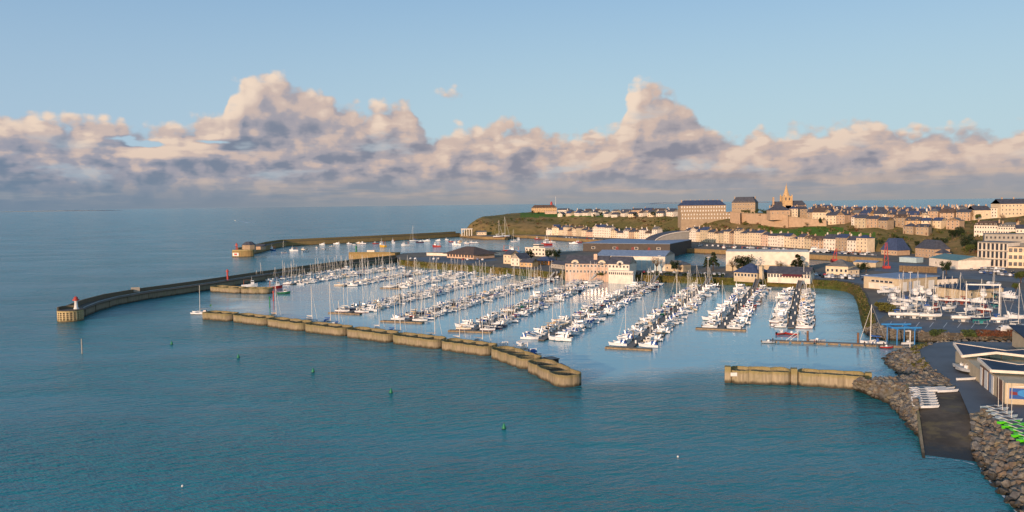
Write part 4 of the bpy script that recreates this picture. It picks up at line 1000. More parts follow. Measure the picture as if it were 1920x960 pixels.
for pi_, (o_, i_, fac, ys, bs, th) in enumerate(PONTOONS):
    O = P(*o_); I = P(*i_); d = I-O; L = d.length; d.normalize(); nr = Vector((d.y, -d.x, 0)); rz = math.atan2(d.y, d.x)
    t = thing('floating_pontoon', 'narrow floating pontoon lined with moored boats, the '+NAMES[pi_], 'pontoon', 'marina pontoons', O, rz)
    mb = MB(); mb.box(0, L, -1.25, 1.25, .38, .62, 0, True); ob('deck', mb.mesh('deck', 'plank_grey'), t)
    mb = MB(); mb.box(.3, L-.3, -1.1, 1.1, -.3, .375); ob('float', mb.mesh('float', 'float_dark'), t)
    if th:
        mb = MB(); mb.box(-2.6, -.05, -th/2, th/2, .05, .60, 0, True); ob('head', mb.mesh('head', 'pontoon_side'), t)
    for k in range(1, int(L/34)+1): ob('pile', PILE, t, (k*34-20, 1.55 if k % 2 else -1.55, 0))
    for k in range(int(L/16)): ob('service_post', PED, t, (8+k*16, .6 if k % 2 else -.6, 0))
    for side in (1, -1):
        s = 1.5 + (2 if th and pi_ != 9 else 0); k = 0; sideword = ('right' if side > 0 else 'left')
        while s < L-3:
            u = BR.random(); late = s/L
            pys = ys*(.6+.8*late) if pi_ >= 6 else ys
            if u < pys: key = BR.choices(['y_blue', 'y_grey', 'y_white', 'y_tan', 'y_navy', 'y_maroon', 'y_small'], [4, 3, 4, 1.3, .8, .8, 2])[0]
            elif u < pys+bs: key = BR.choices(['b_white', 'b_blue', 'b_red', 'b_cream', 'b_green', 'o_white', 'o_tarp', 'o_rib', 'o_red', 'o_yellow'], [7, 2, .5, 1.2, .4, 3, 1.0, 1.0, .25, .25])[0]
            else: key = BR.choices(['c_plain', 'c_fly', 'c_blue', 'c_tan', 'c_navy'], [5, 2.5 if fac > .81 else .4, 2, 1, .5])[0]
            kit = KITS[key]; sc = fac*BR.uniform(.86, 1.08)
            if kit['kind'] in ('cabin_boat', 'open_boat'): sc = BR.uniform(.85, 1.05)
            Lb = kit['L']*sc; beam = Lb*.35
            s += beam/2+.35
            if s > L-2: break
            if BR.random() > .045:
                k += 1
                out = BR.random() < .45; ang = rz-math.pi/2 if side > 0 else rz+math.pi/2
                if not out: ang += math.pi
                pos = O+d*s+nr*side*(1.35+Lb/2+BR.uniform(.2, .7))
                boat(key, (pos.x, pos.y, BR.uniform(-.06, .04)), ang+BR.gauss(0, .02), '%s, %s from outer end, %s side, %s' % (kit['desc'], ordw(k), sideword, NAMES[pi_]), 'boats berthed on the marina pontoons', sc, pos.y > 470)
                NBOAT += 1; NB[kit['kind']] = NB.get(kit['kind'], 0)+1
            s += beam/2+BR.uniform(.7, 2.4)
            if k % 2 == 0:
                f = ob('finger', FINGER, t, (s-.1, -side*1.2, 0), 0, (1, Lb*.75*(-side), 1)); s += .5
print('BOATS', NBOAT, NB)
# gangways to the shore
mb = MB(); mb.box(0, 1, -.9, .9, -.1, .1, bottom=True); GW = mb.mesh('walkway', 'plank_grey')
mb = MB(); mb.box(0, 1, -.95, -.85, .1, 1.1, bottom=True); GR = mb.mesh('handrail', 'gel_grey')
for a, b, w in (((1497, 543), (1501, 526), 'steep grey gangway down to the rightmost pontoon'), ((1415, 541), (1421, 523), 'steep grey gangway down to the second pontoon from right'), ((1322, 536.5), (1331, 521.5), 'steep grey gangway down to the third pontoon from right'),
                ((1222, 531.5), (1232, 517), 'steep grey gangway down to the fourth pontoon from right'), ((1110, 526), (1120, 515), 'steep grey gangway down to the seventh pontoon from left'), ((1034, 521.5), (1043, 511.5), 'steep grey gangway down to the sixth pontoon from left')):
    p = P(*a, .6); q = P(*b, ZG+.1); v = q-p
    t = thing('gangway', w, 'gangway', 'gangways', p, math.atan2(v.y, v.x)); h = math.hypot(v.x, v.y); e = math.atan2(v.z, h)
    for nm, me, dy in (('walkway', GW, 0), ('handrail', GR, 0), ('handrail', GR, 2.34)):
        c = ob(nm, me, t, (0, dy, 0)); c.rotation_euler = (0, -e, 0); c.scale = (v.length, 1.3, 1)
# ------------------------------------------------------------------ buildings
mb = MB()
mb.add([(-.5, -.03, 0), (.5, -.03, 0), (.5, -.03, 1), (-.5, -.03, 1)], [(0, 1, 2, 3)], 0)
for x0, x1, z0, z1 in ((-.58, -.46, -.05, 1.05), (.46, .58, -.05, 1.05), (-.46, .46, .95, 1.05), (-.46, .46, -.05, .05)): mb.box(x0, x1, -.09, .0, z0, z1, 1, True)
WIN = {w: mb.mesh('window', ['glass_house', w]) for w in ('wall_white', 'wall_stone', 'wall_dark')}
WIN['pale_pane'] = mb.mesh('window', ['white_paint', 'wall_white'])  # windows with white panes in place of dark glass
mb = MB(); mb.box(-.5, .5, -.08, 0, 0, 1); DOOR = {d: mb.mesh('door', d) for d in ('wall_brownish', 'white_paint', 'gel_blue', 'roof_sheet')}
mb = MB(); mb.box(-.55, .55, -.4, .4, -1.2, 1.5); mb.box(-.62, .62, -.46, .46, 1.5, 1.66, bottom=True); mb.tube((-.25, 0, 1.66), (-.25, 0, 2.1), .14, n=6); mb.tube((.25, 0, 1.66), (.25, 0, 2.1), .14, n=6)
CHIM = {c: mb.mesh('chimney', c) for c in ('wall_stone', 'wall_white', 'wall_granite')}
def dormer_mesh(wallm, roofm):
    mb = MB(); mb.box(-.75, .75, 0, 2.2, 0, 1.3, 0); mb.loft([[(-.9, -.1, 1.25), (0, -.1, 1.95), (.9, -.1, 1.25)], [(-.9, 2.6, 1.25), (0, 2.6, 1.95), (.9, 2.6, 1.25)]], 1, cap0=True)
    mb.add([(-.45, -.03, .25), (.45, -.03, .25), (.45, -.03, 1.2), (-.45, -.03, 1.2)], [(0, 1, 2, 3)], 2); return mb.mesh('dormer', [wallm, roofm, 'glass_house'])
DORM = {}
MC = {}
def building(name, label, cat, A, B, depth, h, wall='wall_white', roof='gx', rmat='roof_slate', rise=3.0, over=.35, win=None, group=None, chim=0, dorm=0, door=None, found=2.0, side=None, wframe='wall_white', chm='wall_stone', wsize=(1.0, 1.5), z=None, doorm='wall_brownish', rrise=.62):
    A = Vector(A); B = Vector(B); d = B-A; W = math.hypot(d.x, d.y); rz = math.atan2(d.y, d.x)
    t = thing(name, label, cat, group, (A.x, A.y, A.z if z is None else z), rz)
    mb = MB(); mb.box(0, W, 0, depth, -found, h)
    o = over; rm = MB()
    if roof == 'gx':
        mb.add([(0, 0, h), (0, depth, h), (0, depth/2, h+rise)], [(0, 1, 2), (2, 1, 0)]); mb.add([(W, 0, h), (W, depth, h), (W, depth/2, h+rise)], [(0, 1, 2), (2, 1, 0)])
        k = rise/(depth/2)*o
        secs = [[(x, -o, h-k), (x, -o, h-k+.18), (x, depth/2, h+rise+.2), (x, depth+o, h-k+.18), (x, depth+o, h-k), (x, depth/2, h+rise)] for x in (-o*.6, W+o*.6)]
        rm.loft(secs, close=True, cap0=True, cap1=True)
    elif roof == 'gy':
        mb.add([(0, 0, h), (W, 0, h), (W/2, 0, h+rise)], [(0, 1, 2), (2, 1, 0)]); mb.add([(0, depth, h), (W, depth, h), (W/2, depth, h+rise)], [(0, 1, 2), (2, 1, 0)])
        k = rise/(W/2)*o
        secs = [[(-o, y, h-k), (-o, y, h-k+.18), (W/2, y, h+rise+.2), (W+o, y, h-k+.18), (W+o, y, h-k), (W/2, y, h+rise)] for y in (-o*.6, depth+o*.6)]
        rm.loft(secs, close=True, cap0=True, cap1=True)
    elif roof in ('hip', 'man'):
        i = min(W, depth)/2*(.98 if roof == 'hip' else rrise)
        b = [(-o, -o, h-.1), (W+o, -o, h-.1), (W+o, depth+o, h-.1), (-o, depth+o, h-.1)]
        tp = [(i, i, h+rise), (W-i, i, h+rise), (W-i, depth-i, h+rise), (i, depth-i, h+rise)]
        rm.add(b+tp, [(0, 1, 5, 4), (1, 2, 6, 5), (2, 3, 7, 6), (3, 0, 4, 7), (4, 5, 6, 7), (3, 2, 1, 0)])
    elif roof == 'mono':
        rm.hexa([(-o, -o, h-.05), (W+o, -o, h-.05), (W+o, depth+o, h+rise), (-o, depth+o, h+rise), (-o, -o, h+.3), (W+o, -o, h+.3), (W+o, depth+o, h+rise+.3), (-o, depth+o, h+rise+.3)])
    else:  # flat slab with an upstand
        rm.box(-o, W+o, -o, depth+o, h, h+.35, bottom=True)
        if rise: rm.box(W*.3, W*.55, depth*.3, depth*.6, h+.35, h+.35+min(rise, 2.2))
    ob('wall', mb.mesh('wall', wall), t); r = ob('roof', rm.mesh('roof', rmat), t)
    if chim:
        zc = h+rise*(.95 if roof == 'gx' else .8)
        for k in range(chim):
            x = W*(.06 if k == 0 else (.94 if k == 1 else k/(chim))) if chim < 4 else W*(k+.5)/chim
            ob('chimney', CHIM[chm], r, (x, depth/2 if roof != 'gy' else depth*.6, zc))
    if dorm:
        if (wall, rmat) not in DORM: DORM[(wall, rmat)] = dormer_mesh(wall, rmat)
        for k in range(dorm): ob('dormer', DORM[(wall, rmat)], r, (W*(k+.5)/dorm, .25 if roof != 'man' else .35, h+.25))
    if win:
        cols, rows = win; sh = h/rows; ww, wh = wsize; wh = min(wh, sh*.6); ww = min(ww, W/cols*.62)
        for j in range(rows):
            for i in range(cols):
                if j == 0 and door is not None and i == door:
                    ob('door', DOOR[doorm], t, (W*(i+.5)/cols, -.02, 0), 0, (max(ww, 1.0), 1, min(2.2, sh*.8)))
                else: ob('window', WIN[wframe], t, (W*(i+.5)/cols, -.01, j*sh+sh*.32), 0, (ww, 1, wh))
    if side:
        cols, rows, left = side; sh = h/rows; ww, wh = wsize; wh = min(wh, sh*.6)
        for j in range(rows):
            for i in range(cols):
                if left: ob('window', WIN[wframe], t, (-.01, depth*(i+.5)/cols, j*sh+sh*.32), -math.pi/2, (ww, 1, wh))
                else: ob('window', WIN[wframe], t, (W+.01, depth*(i+.5)/cols, j*sh+sh*.32), math.pi/2, (ww, 1, wh))
    t['_w'] = W
    return t
def pg(px, py): return P(px, py, ZG)
WW = {'wall_white': 'white', 'wall_cream': 'cream', 'wall_stone': 'stone', 'wall_granite': 'granite', 'wall_pink': 'pink', 'wall_grey': 'grey', 'wall_ochre': 'ochre', 'wall_beige': 'beige'}
RW = {'roof_slate': 'slate', 'roof_blue': 'blue slate', 'roof_brown': 'brown', 'roof_red': 'red-tiled', 'roof_grey': 'grey'}
HR = random.Random(3)

# quayside row at the foot of the hill
def row(px0, px1, dY, hrange, wrange, rowname, walls, roofs, skip=(), rows=(2, 3), depth=9, gap=.15, roofkinds=('gx', 'gx', 'gx', 'hip', 'gy'), rise=(2.4, 3.6), small=False, jit=0.0):
    px = px0; k = 0
    while px < px1:
        w = HR.uniform(*wrange); a = hill_pt(px, dY+HR.uniform(-jit, jit)); nx = px+w/a.y*FPX*1.0
        b0 = hill_pt(nx, dY); v = Vector((b0.x-a.x, b0.y-a.y, 0)); v.normalize()
        b = a+v*w
        h_ = (b-CAMP); nx = 960+FPX*h_.dot(RT)/h_.dot(FW)
        if nx > px1+4: break
        if not any(s0 < (px+nx)/2 < s1 for s0, s1 in skip):
            k += 1; wl = HR.choices(*walls)[0]; rf = HR.choices(*roofs)[0]; kind = HR.choice(roofkinds); h = HR.uniform(*hrange); nr = max(1, round(h/3.0))
            cols = max(2, int(w/3.2)); z = min(a.z, b.z, hill_pt((px+nx)/2, dY+depth*.5).z)+.2
            building('town_house', '%s house, %s roof, %s from left in %s' % (WW[wl], RW[rf], ordw(k), rowname), 'house', a, b, depth, h, wl, kind if w < 12 or kind != 'gy' else 'gx', rf, HR.uniform(*rise), .3, (cols, nr), rowname, chim=HR.choice((1, 2, 2)) if not small else HR.choice((0, 1)), door=HR.randrange(cols), found=6, z=z, chm='wall_stone' if wl != 'wall_white' else 'wall_white', dorm=(HR.choice((0, 0, 2)) if kind == 'gx' and not small else 0))
        px = nx+gap/a.y*FPX
WHITES = (['wall_white', 'wall_cream', 'wall_pink', 'wall_beige', 'wall_stone'], [6, 5, .8, 1.5, 1])
STONES = (['wall_stone', 'wall_granite', 'wall_cream', 'wall_beige', 'wall_white', 'wall_ochre'], [4, 3, 3, 2, 1.5, 1])
DARKR = (['roof_slate', 'roof_blue', 'roof_brown', 'roof_grey'], [6, 3, 1.2, 1])
row(1024, 1232, 0, (6.5, 13.5), (7, 13), 'the far quayside row', WHITES, DARKR, rise=(2, 3.4))
row(1282, 1425, 0, (8, 14), (7, 14), 'quayside row above wet dock', WHITES, DARKR, rise=(2.2, 3.4))
row(1426, 1520, 0, (7, 13), (8, 14), 'quayside row behind the warehouse', WHITES, DARKR, rise=(2, 3))
row(1521, 1638, 0, (8, 12), (9, 15), 'quayside row at hill foot', (['wall_white', 'wall_stone', 'wall_granite', 'wall_cream'], [3, 3, 2, 3]), DARKR, rise=(2.5, 4))
row(1036, 1106, 20, (7, 9), (8, 11), 'raised row behind far quay', (['wall_white', 'wall_cream'], [3, 1]), DARKR, gap=3, small=True)
row(1110, 1232, 19, (6, 9), (8, 11), 'upper row above far quay', (['wall_white', 'wall_cream'], [3, 1]), DARKR, skip=((1122, 1128), (1145, 1180)), gap=9, small=True)
row(1286, 1420, 18, (9, 11), (8, 11), 'upper row above wet dock', (['wall_white', 'wall_cream', 'wall_stone'], [3, 1, 1]), DARKR, gap=7, small=True)
# plateau houses
def crest(px): return interp(HILL, px)[4]
def prow(px0, px1, off, *a, **k):
    # rows at a fixed offset behind the crest: split where the crest bends
    row(px0, px1, crest((px0+px1)/2)+off, *a, **k)
VILLA = (['wall_white', 'wall_cream'], [5, 1])
prow(1046, 1130, 22, (4, 5.5), (9, 14), 'clifftop villas near the lighthouse', VILLA, DARKR, gap=6, small=True, jit=4)
prow(1132, 1212, 14, (4, 5.5), (9, 13), 'clifftop villas midway along plateau', VILLA, DARKR, gap=5, small=True, jit=5)
prow(1214, 1270, 12, (4.5, 6), (10, 14), 'clifftop villas beside the barracks', VILLA, DARKR, gap=4, small=True, jit=5)
prow(1060, 1180, 60, (4, 6), (10, 15), 'second line of plateau villas', VILLA, DARKR, gap=6, small=True, jit=8)
prow(1184, 1268, 58, (5, 7), (14, 22), 'low houses behind plateau villas', (['wall_white', 'wall_stone'], [2, 1]), DARKR, gap=3, small=True, jit=6)
for off, h0, h1, nm, p0, p1 in ((8, 8, 10.5, 'old town front by ramparts', 1548, 1600), (10, 7, 9.5, 'old town front above green', 1601, 1672), (6, 6, 8, 'low houses above grassy slope', 1674, 1752)):
    prow(p0, p1, off, (h0, h1), (8, 13), nm, STONES, DARKR, rise=(2.6, 3.6))
for n, (off, nm) in enumerate(((30, 'second old town row'), (54, 'third old town row'), (80, 'fourth old town row'), (112, 'old town skyline row'))):
    prow(1512+n*4, 1640, off, (7.5, 9.5), (8, 14), nm+' near the church', STONES, DARKR, rise=(2.6, 3.8), jit=3)
    prow(1636, 1742, off+4, (7.5, 9.5), (8, 14), nm+' above the slope', STONES, DARKR, rise=(2.6, 3.8), jit=3)
    prow(1738, 1830, off-4, (7.5, 10), (9, 14), nm+' near hotel', STONES, DARKR, rise=(2.6, 3.8), jit=3, gap=1)
prow(1692, 1742, -22, (6, 8), (8, 13), 'slope houses below old town', STONES, DARKR, rise=(2.4, 3.4), gap=2, jit=4)
prow(1746, 1800, -14, (5, 8), (8, 13), 'slope houses left of hotel', STONES, DARKR, rise=(2.4, 3.4), gap=4, jit=6)
prow(1832, 1960, 6, (9, 12), (12, 16), 'upper terrace above the hotel', STONES, DARKR, rise=(3, 4), skip=((1830, 1925),))

def hb(px0, px1, py, Y, Y1=None): return PY(px0, py, Y), PY(px1, py, Y if Y1 is None else Y1)
# landmarks of the old town
A, B = hb(1276, 1361, 406, 985)
building('barracks', 'long stone barracks with hipped slate roof and many chimneys on the cliff', 'barracks', A, B, 16, 13.5, 'wall_granite', 'man', 'roof_blue', 6.2, .5, (17, 3), chim=10, found=14, wsize=(1.2, 1.8), wframe='pale_pane', chm='wall_stone', rrise=.75)
A, B = hb(1277, 1370, 413, 975)
building('barracks_terrace', 'low stone front block below the long barracks, with arched doors', 'building', A, B, 8, 9, 'wall_granite', 'flat', 'wall_granite', 0, .1, (17, 2), found=14, wsize=(1.1, 1.7), wframe='pale_pane')
A, B = hb(1372, 1416, 395, 1000, 985)
building('barracks', 'granite barracks with tall end chimneys, left of the church', 'barracks', A, B, 14, 10, 'wall_granite', 'man', 'roof_slate', 7, .4, (9, 2), chim=2, dorm=9, found=10, chm='wall_granite', wsize=(1.0, 1.6))
# church
Yc = 935
A = PY(1473, 396, Yc); B = PY(1512, 396, Yc); t = thing('church', 'old stone church with pointed spire rising over the town', 'church', None, A, 0)
W = (B-A).length
mb = MB(); mb.box(0, W, 0, 11, -8, 6.5); ob('nave', mb.mesh('nave', 'wall_stone'), t)
mb = MB(); mb.loft([[(-.3, -.5, 6.3), (0, 5.5, 12.2), (-.3, 11.5, 6.3)], [(W+.3, -.5, 6.3), (W-3, 5.5, 12.2), (W+.3, 11.5, 6.3)]], cap0=True, cap1=True); ob('nave_roof', mb.mesh('nave_roof', 'roof_slate'), t)
mb = MB(); mb.box(-14, -2.5, 1, 10, -8, 6.0); ob('west_nave', mb.mesh('west_nave', 'wall_stone'), t)
mb = MB(); mb.loft([[(-14.3, .5, 5.9), (-13, 5.5, 11.5), (-14.3, 10.5, 5.9)], [(-2, .5, 5.9), (-2, 5.5, 11.5), (-2, 10.5, 5.9)]], cap0=True, cap1=True); ob('west_roof', mb.mesh('west_roof', 'roof_slate'), t)
tw = 5.0; cx, cy = 2.2, 5.0
mb = MB(); mb.box(cx-tw, cx+tw, cy-tw, cy+tw, -6, 17.5); mb.box(cx-tw-.3, cx+tw+.3, cy-tw-.3, cy+tw+.3, 11.2, 11.7, bottom=True)
for sx in (-1, 1):
    for sy in (-1, 1): mb.box(cx+sx*tw-.6, cx+sx*tw+.6, cy+sy*tw-.6, cy+sy*tw+.6, -6, 18.0); mb.add([(cx+sx*tw-.6, cy+sy*tw-.6, 18.0), (cx+sx*tw+.6, cy+sy*tw-.6, 18.0), (cx+sx*tw+.6, cy+sy*tw+.6, 18.0), (cx+sx*tw-.6, cy+sy*tw+.6, 18.0), (cx+sx*tw, cy+sy*tw, 20.0)], [(0, 1, 4), (1, 2, 4), (2, 3, 4), (3, 0, 4)])
tow = ob('tower', mb.mesh('tower', 'wall_ochre'), t)
mb = MB(); mb.lathe([(tw*.86, 17.4), (tw*.5, 22), (tw*.2, 27.5), (.16, 31), (.1, 33.5)], 8); ob('spire', mb.mesh('spire', 'wall_ochre'), tow, (cx, cy, 0))
for dx in (-2.1, 2.1): ob('belfry_opening', WIN['wall_stone'], tow, (cx+dx, cy-tw-.02, 12.6), 0, (1.4, 1, 3.4))
for k in range(5): ob('window', WIN['wall_stone'], t, (10+k*2.9, -.02, 2), 0, (1, 1, 2.8))
mb = MB(); mb.box(-14.4, -12.6, 2, 4, 0, 16.5); ob('stair_turret', mb.mesh('stair_turret', 'wall_stone'), t)
# ramparts
def rampart(label, pts, thick=3):
    """pts: px, top py, bottom py, depth Y"""
    mb = MB(); secs = []
    for px, tp, bp, Y in pts:
        a = PY(px, bp, Y); b = PY(px, tp, Y); secs.append([a+Vector((0, 0, -6)), a, b+Vector((0, .8, 0)), b+Vector((0, thick, 0)), b+Vector((0, thick+8, -1.5))])
    mb.loft([s_[::-1] for s_ in secs]); mb2 = MB(); mb2.loft([[s_[2]+Vector((0, -.05, 0)), s_[2]+Vector((0, -.05, 1.0)), s_[2]+Vector((0, .6, 1.0)), s_[2]+Vector((0, .6, 0))] for s_ in secs])
    t = thing('rampart', label, 'rampart', 'town ramparts'); ob('wall', mb.mesh('wall', 'wall_stone'), t); ob('parapet', mb2.mesh('parapet', 'wall_granite'), t)
def Yr(px, k=0): return hill_col(px)[0]+crest(px)+k
rampart('pale stone bastion wall beside the long barracks', [(1369, 398, 414, Yr(1369, -4)), (1388, 399, 416, Yr(1388, -8))])
rampart('broad brown rampart wall below the green garden hedge', [(1388, 401, 418, Yr(1388, 0)), (1427, 402, 421, Yr(1427, 0))])
rampart('pale rampart wall below the church', [(1427, 402, 422, Yr(1427, -7)), (1443, 402.5, 422.5, Yr(1443, -7)), (1478, 404, 424, Yr(1478, -6))])
rampart('sloping rampart wall descending to the cream terrace', [(1478, 407, 424, Yr(1478, -4)), (1515, 411, 425, Yr(1515, -4)), (1550, 414, 424, Yr(1550, -4))])
A, B = hb(1444, 1482, 404, 868); building('stone_house', 'broad stone house with dark hipped roof below the church', 'house', A, B, 12, 5.5, 'wall_stone', 'hip', 'roof_slate', 4.5, .4, (4, 1), chim=1, found=5)
A, B = hb(1484, 1496, 406, 872); building('stone_house', 'tall narrow house beside the church wall with blue roof', 'house', A, B, 9, 8.5, 'wall_cream', 'hip', 'roof_blue', 3, .3, (2, 3), found=6)
A, B = hb(1496, 1514, 404, 880); building('stone_house', 'grey house just right of the church nave', 'house', A, B, 10, 7, 'wall_granite', 'gx', 'roof_slate', 3, .3, (3, 2), chim=2, found=6)
A, B = hb(1523, 1548, 412, 862, 850); building('gabled_house', 'large cream gabled house at the end of the ramparts', 'house', A, B, 12, 8, 'wall_cream', 'gx', 'roof_brown', 5, .3, (4, 2), chim=2, found=6)
A, B = hb(1548, 1592, 418, 835, 815); building('terrace_block', 'long pale terrace of tall windows above the slope', 'terrace', A, B, 12, 8.5, 'wall_pink', 'gx', 'roof_slate', 2.6, .3, (10, 2), chim=3, found=6)
A, B = hb(1596, 1622, 423, 800, 785); building('terrace_block', 'white town house with blue roof beside the pale terrace', 'house', A, B, 11, 8.5, 'wall_white', 'man', 'roof_blue', 3, .3, (5, 3), chim=2, found=6)
A, B = hb(1641, 1656, 427, 775); building('terrace_block', 'tall dark-roofed granite house with three floors of windows', 'house', A, B, 10, 8.5, 'wall_granite', 'man', 'roof_blue', 3.4, .3, (3, 3), chim=2, found=6)
A, B = hb(1661, 1690, 425, 780, 770); building('stone_house', 'wide granite house with row of roof dormers', 'house', A, B, 11, 4.5, 'wall_granite', 'gx', 'roof_slate', 4.2, .3, (6, 1), chim=2, dorm=5, found=6)
A, B = hb(1729, 1754, 421, 800); building('stone_house', 'low stone house with blue roof on the grassy slope', 'house', A, B, 9, 3.6, 'wall_stone', 'gx', 'roof_blue', 3.2, .3, (4, 1), chim=1, found=6)
# slope of the right hill
A, B = hb(1826, 1870, 447, 690, 676); building('hotel', 'white seaside hotel with mansard roof and dormers on the slope', 'hotel', A, B, 14, 11.5, 'wall_white', 'man', 'roof_brown', 3.6, .3, (9, 3), chim=2, dorm=5, found=8, side=(4, 3, True), rrise=.45)
A, B = hb(1871, 1904, 447, 675, 664); building('hotel', 'white villa with red-edged windows adjoining the seaside hotel', 'hotel', A, B, 14, 10, 'wall_white', 'man', 'roof_grey', 3.4, .3, (7, 3), chim=2, dorm=4, found=8)
A, B = hb(1904, 1960, 447, 660, 650); building('town_house', 'tall white house behind the modern apartments', 'house', A, B, 14, 8, 'wall_white', 'gx', 'roof_slate', 3, .3, (8, 2), chim=2, found=8)
A, B = hb(1827, 1858, 409, 765); building('town_house', 'plain cream block with two dark roofs above the hotel', 'house', A, B, 14, 7.5, 'wall_cream', 'gx', 'roof_slate', 4, .3, (2, 1), chim=2, found=8, side=(3, 2, True))
A, B = hb(1858, 1874, 408, 765); building('town_house', 'tall white house with big windows above the hotel', 'house', A, B, 14, 9, 'wall_white', 'flat', 'roof_grey', 0, .2, (3, 3), chim=1, found=8)
A, B = hb(1876, 1965, 405, 760); building('apartment_house', 'broad cream apartment house with dark roof at the hill top', 'house', A, B, 16, 11.5, 'wall_cream', 'gx', 'roof_slate', 4.5, .3, (13, 3), chim=4, found=8)
# headland: signal station, lighthouse
A, B = hb(997, 1044, 397.5, 1400); building('signal_station', 'stone signal station with flat dormered roof on the headland', 'building', A, B, 16, 7, 'wall_ochre', 'man', 'roof_brown', 5, .3, (11, 2), dorm=8, found=8)
t = thing('lighthouse', 'small red-topped lighthouse on the headland', 'lighthouse', None, PY(1034, 391, 1425)); mb = MB(); mb.lathe([(3, -2), (2.4, 4)], 14); ob('tower', mb.mesh('tower', 'wall_grey'), t); mb = MB(); mb.lathe([(2.9, 4), (2.9, 5.2), (2.1, 5.3), (2.1, 10), (.4, 12.6)], 14); ob('lantern', mb.mesh('lantern', 'red_paint'), t)
mb = MB(); mb.tube((0, 0, -3), (0, 0, 20), .35, .2, 6); tag(ob('signal_mast', mb.mesh('signal_mast', 'white_paint'), None, PY(1042, 390, 1410)), 'thin white signal mast beside the red-topped lighthouse', 'mast')
A, B = hb(1022, 1044, 400, 1310); building('low_building', 'low pale building in front of the signal station', 'building', A, B, 9, 3.5, 'wall_pink', 'flat', 'roof_grey', 0, .2, (6, 1), found=6)
A, B = hb(1046, 1068, 398.5, 1330); building('low_building', 'long white low building right of the signal station', 'building', A, B, 9, 4.2, 'wall_white', 'gx', 'roof_slate', 2.4, .2, (6, 1), found=6)
# far quay by the jetty root
t = thing('quay_shed', 'open white-columned shelter at the root of the far jetty', 'shelter', None, P(866, 440, 6))
mb = MB(); mb.box(-.5, .5, -.5, .5, -2, 7.5); me = mb.mesh('column', 'wall_white')
for k in range(5):
    for y in (0, 6): ob('column', me, t, (k*3.6, y, 0))
mb = MB(); mb.box(-1, 15.6, -1, 7, 7.5, 8.8, bottom=True); ob('roof', mb.mesh('roof', 'wall_white'), t)
A, B = hb(893, 912, 440, P(900, 441, ZG).y); building('boat_house', 'low pale boat house by the far jetty root', 'building', A, B, 8, 3.5, 'wall_cream', 'gx', 'roof_grey', 2, .2, (4, 1))
A, B = hb(945, 976, 438, P(960, 440, ZG).y+14); building('boat_house', 'long low pale shed below the headland cliff', 'building', A, B, 8, 4, 'wall_white', 'gx', 'roof_grey', 1.6, .2, (6, 1))

# ------------------------------------------------------------------ harbour buildings on the flat
building('fish_hall', 'pavilion with broad hipped slate roof and red walls beside the outer harbour', 'hall', pg(838, 483), pg(888, 486), 24, 3.6, 'wall_pink', 'hip', 'roof_brown', 6, 3.0, (9, 1), wframe='wall_dark', wsize=(1.8, 2.2))
building('low_shed', 'long low white shed behind the hip-roofed pavilion', 'shed', pg(800, 479), pg(838, 480), 6, 2.5, 'wall_white', 'flat', 'roof_grey', 0, .3)
building('low_shed', 'low white shed right of the hip-roofed pavilion', 'shed', pg(913, 478), pg(940, 479), 8, 3, 'wall_white', 'gx', 'roof_grey', 1, .3)
building('gabled_house', 'small cream house with gable behind the marina masts', 'house', pg(944, 494), pg(958, 495), 10, 7, 'wall_cream', 'gx', 'roof_slate', 3, .3, (2, 2), side=(2, 2, False))
building('gabled_house', 'cream gabled house with white end wall near the masts', 'house', pg(958, 498), pg(974, 499), 12, 5.5, 'wall_white', 'gy', 'roof_slate', 3.6, .3, (2, 2))
building('gabled_house', 'low ochre house between gabled house and dark trees', 'house', pg(975, 500), pg(998, 501), 8, 3.2, 'wall_ochre', 'gx', 'roof_slate', 2.4, .3, (3, 1))
t = building('harbour_office', 'white flat-roofed harbour office with a control room on top', 'office', pg(985, 479), pg(1022, 481), 12, 7, 'wall_white', 'flat', 'wall_white', 0, .3, (6, 2), wsize=(1.9, 1.7))
mb = MB(); mb.box(8, 15, 2, 8, 7.35, 10.2); c = ob('control_room', mb.mesh('control_room', 'wall_white'), t); mb = MB(); mb.box(7.9, 15.1, 1.93, 8.1, 8.6, 9.6, bottom=True); ob('window_band', mb.mesh('window_band', 'glass_house'), c)
building('kiosk', 'orange-walled kiosk with blue hipped roof', 'kiosk', pg(1004, 496), pg(1030, 497), 9, 3, 'wall_orange', 'hip', 'roof_blue', 3, .8, (4, 1))
building('kiosk', 'grey shed between the kiosk and the pink harbour building', 'shed', pg(1033, 502), pg(1058, 505), 8, 3, 'wall_grey', 'gx', 'roof_slate', 2, .3, (4, 1))
def arch_dormer(t, x, h, w, wall):
    mb = MB(); prof = [(x-w/2, h-.2)]+[(x-w/2*math.cos(q), h+w*.42*math.sin(q)) for q in [math.pi*i/10 for i in range(11)]]+[(x+w/2, h-.2)]
    mb.loft([[(a, -.12, b) for a, b in prof], [(a, 3.4, b) for a, b in prof]]); mb.add([(a, -.12, b) for a, b in prof], [tuple(range(len(prof)))])
    c = ob('arched_dormer', mb.mesh('arched_dormer', wall), t); ob('window', WIN['wall_white'], c, (x, -.14, h-1.2), 0, (w*.45, 1, 2.2)); return c
t = building('harbour_building', 'long pink two-storey harbour building with arched dormers and dark roof', 'building', pg(1060, 514), pg(1140, 515.5), 11, 7.2, 'wall_pink', 'gx', 'roof_slate', 4.4, .5, (12, 2), chim=0, wsize=(1.3, 1.6), found=6)
arch_dormer(t, 6.5, 7.2, 5, 'wall_cream'); arch_dormer(t, 24, 7.2, 5, 'wall_cream')
mb = MB(); mb.box(18.2, 20.4, 2.5, 4.5, 8, 13); ob('chimney', mb.mesh('chimney', 'wall_pink'), t)
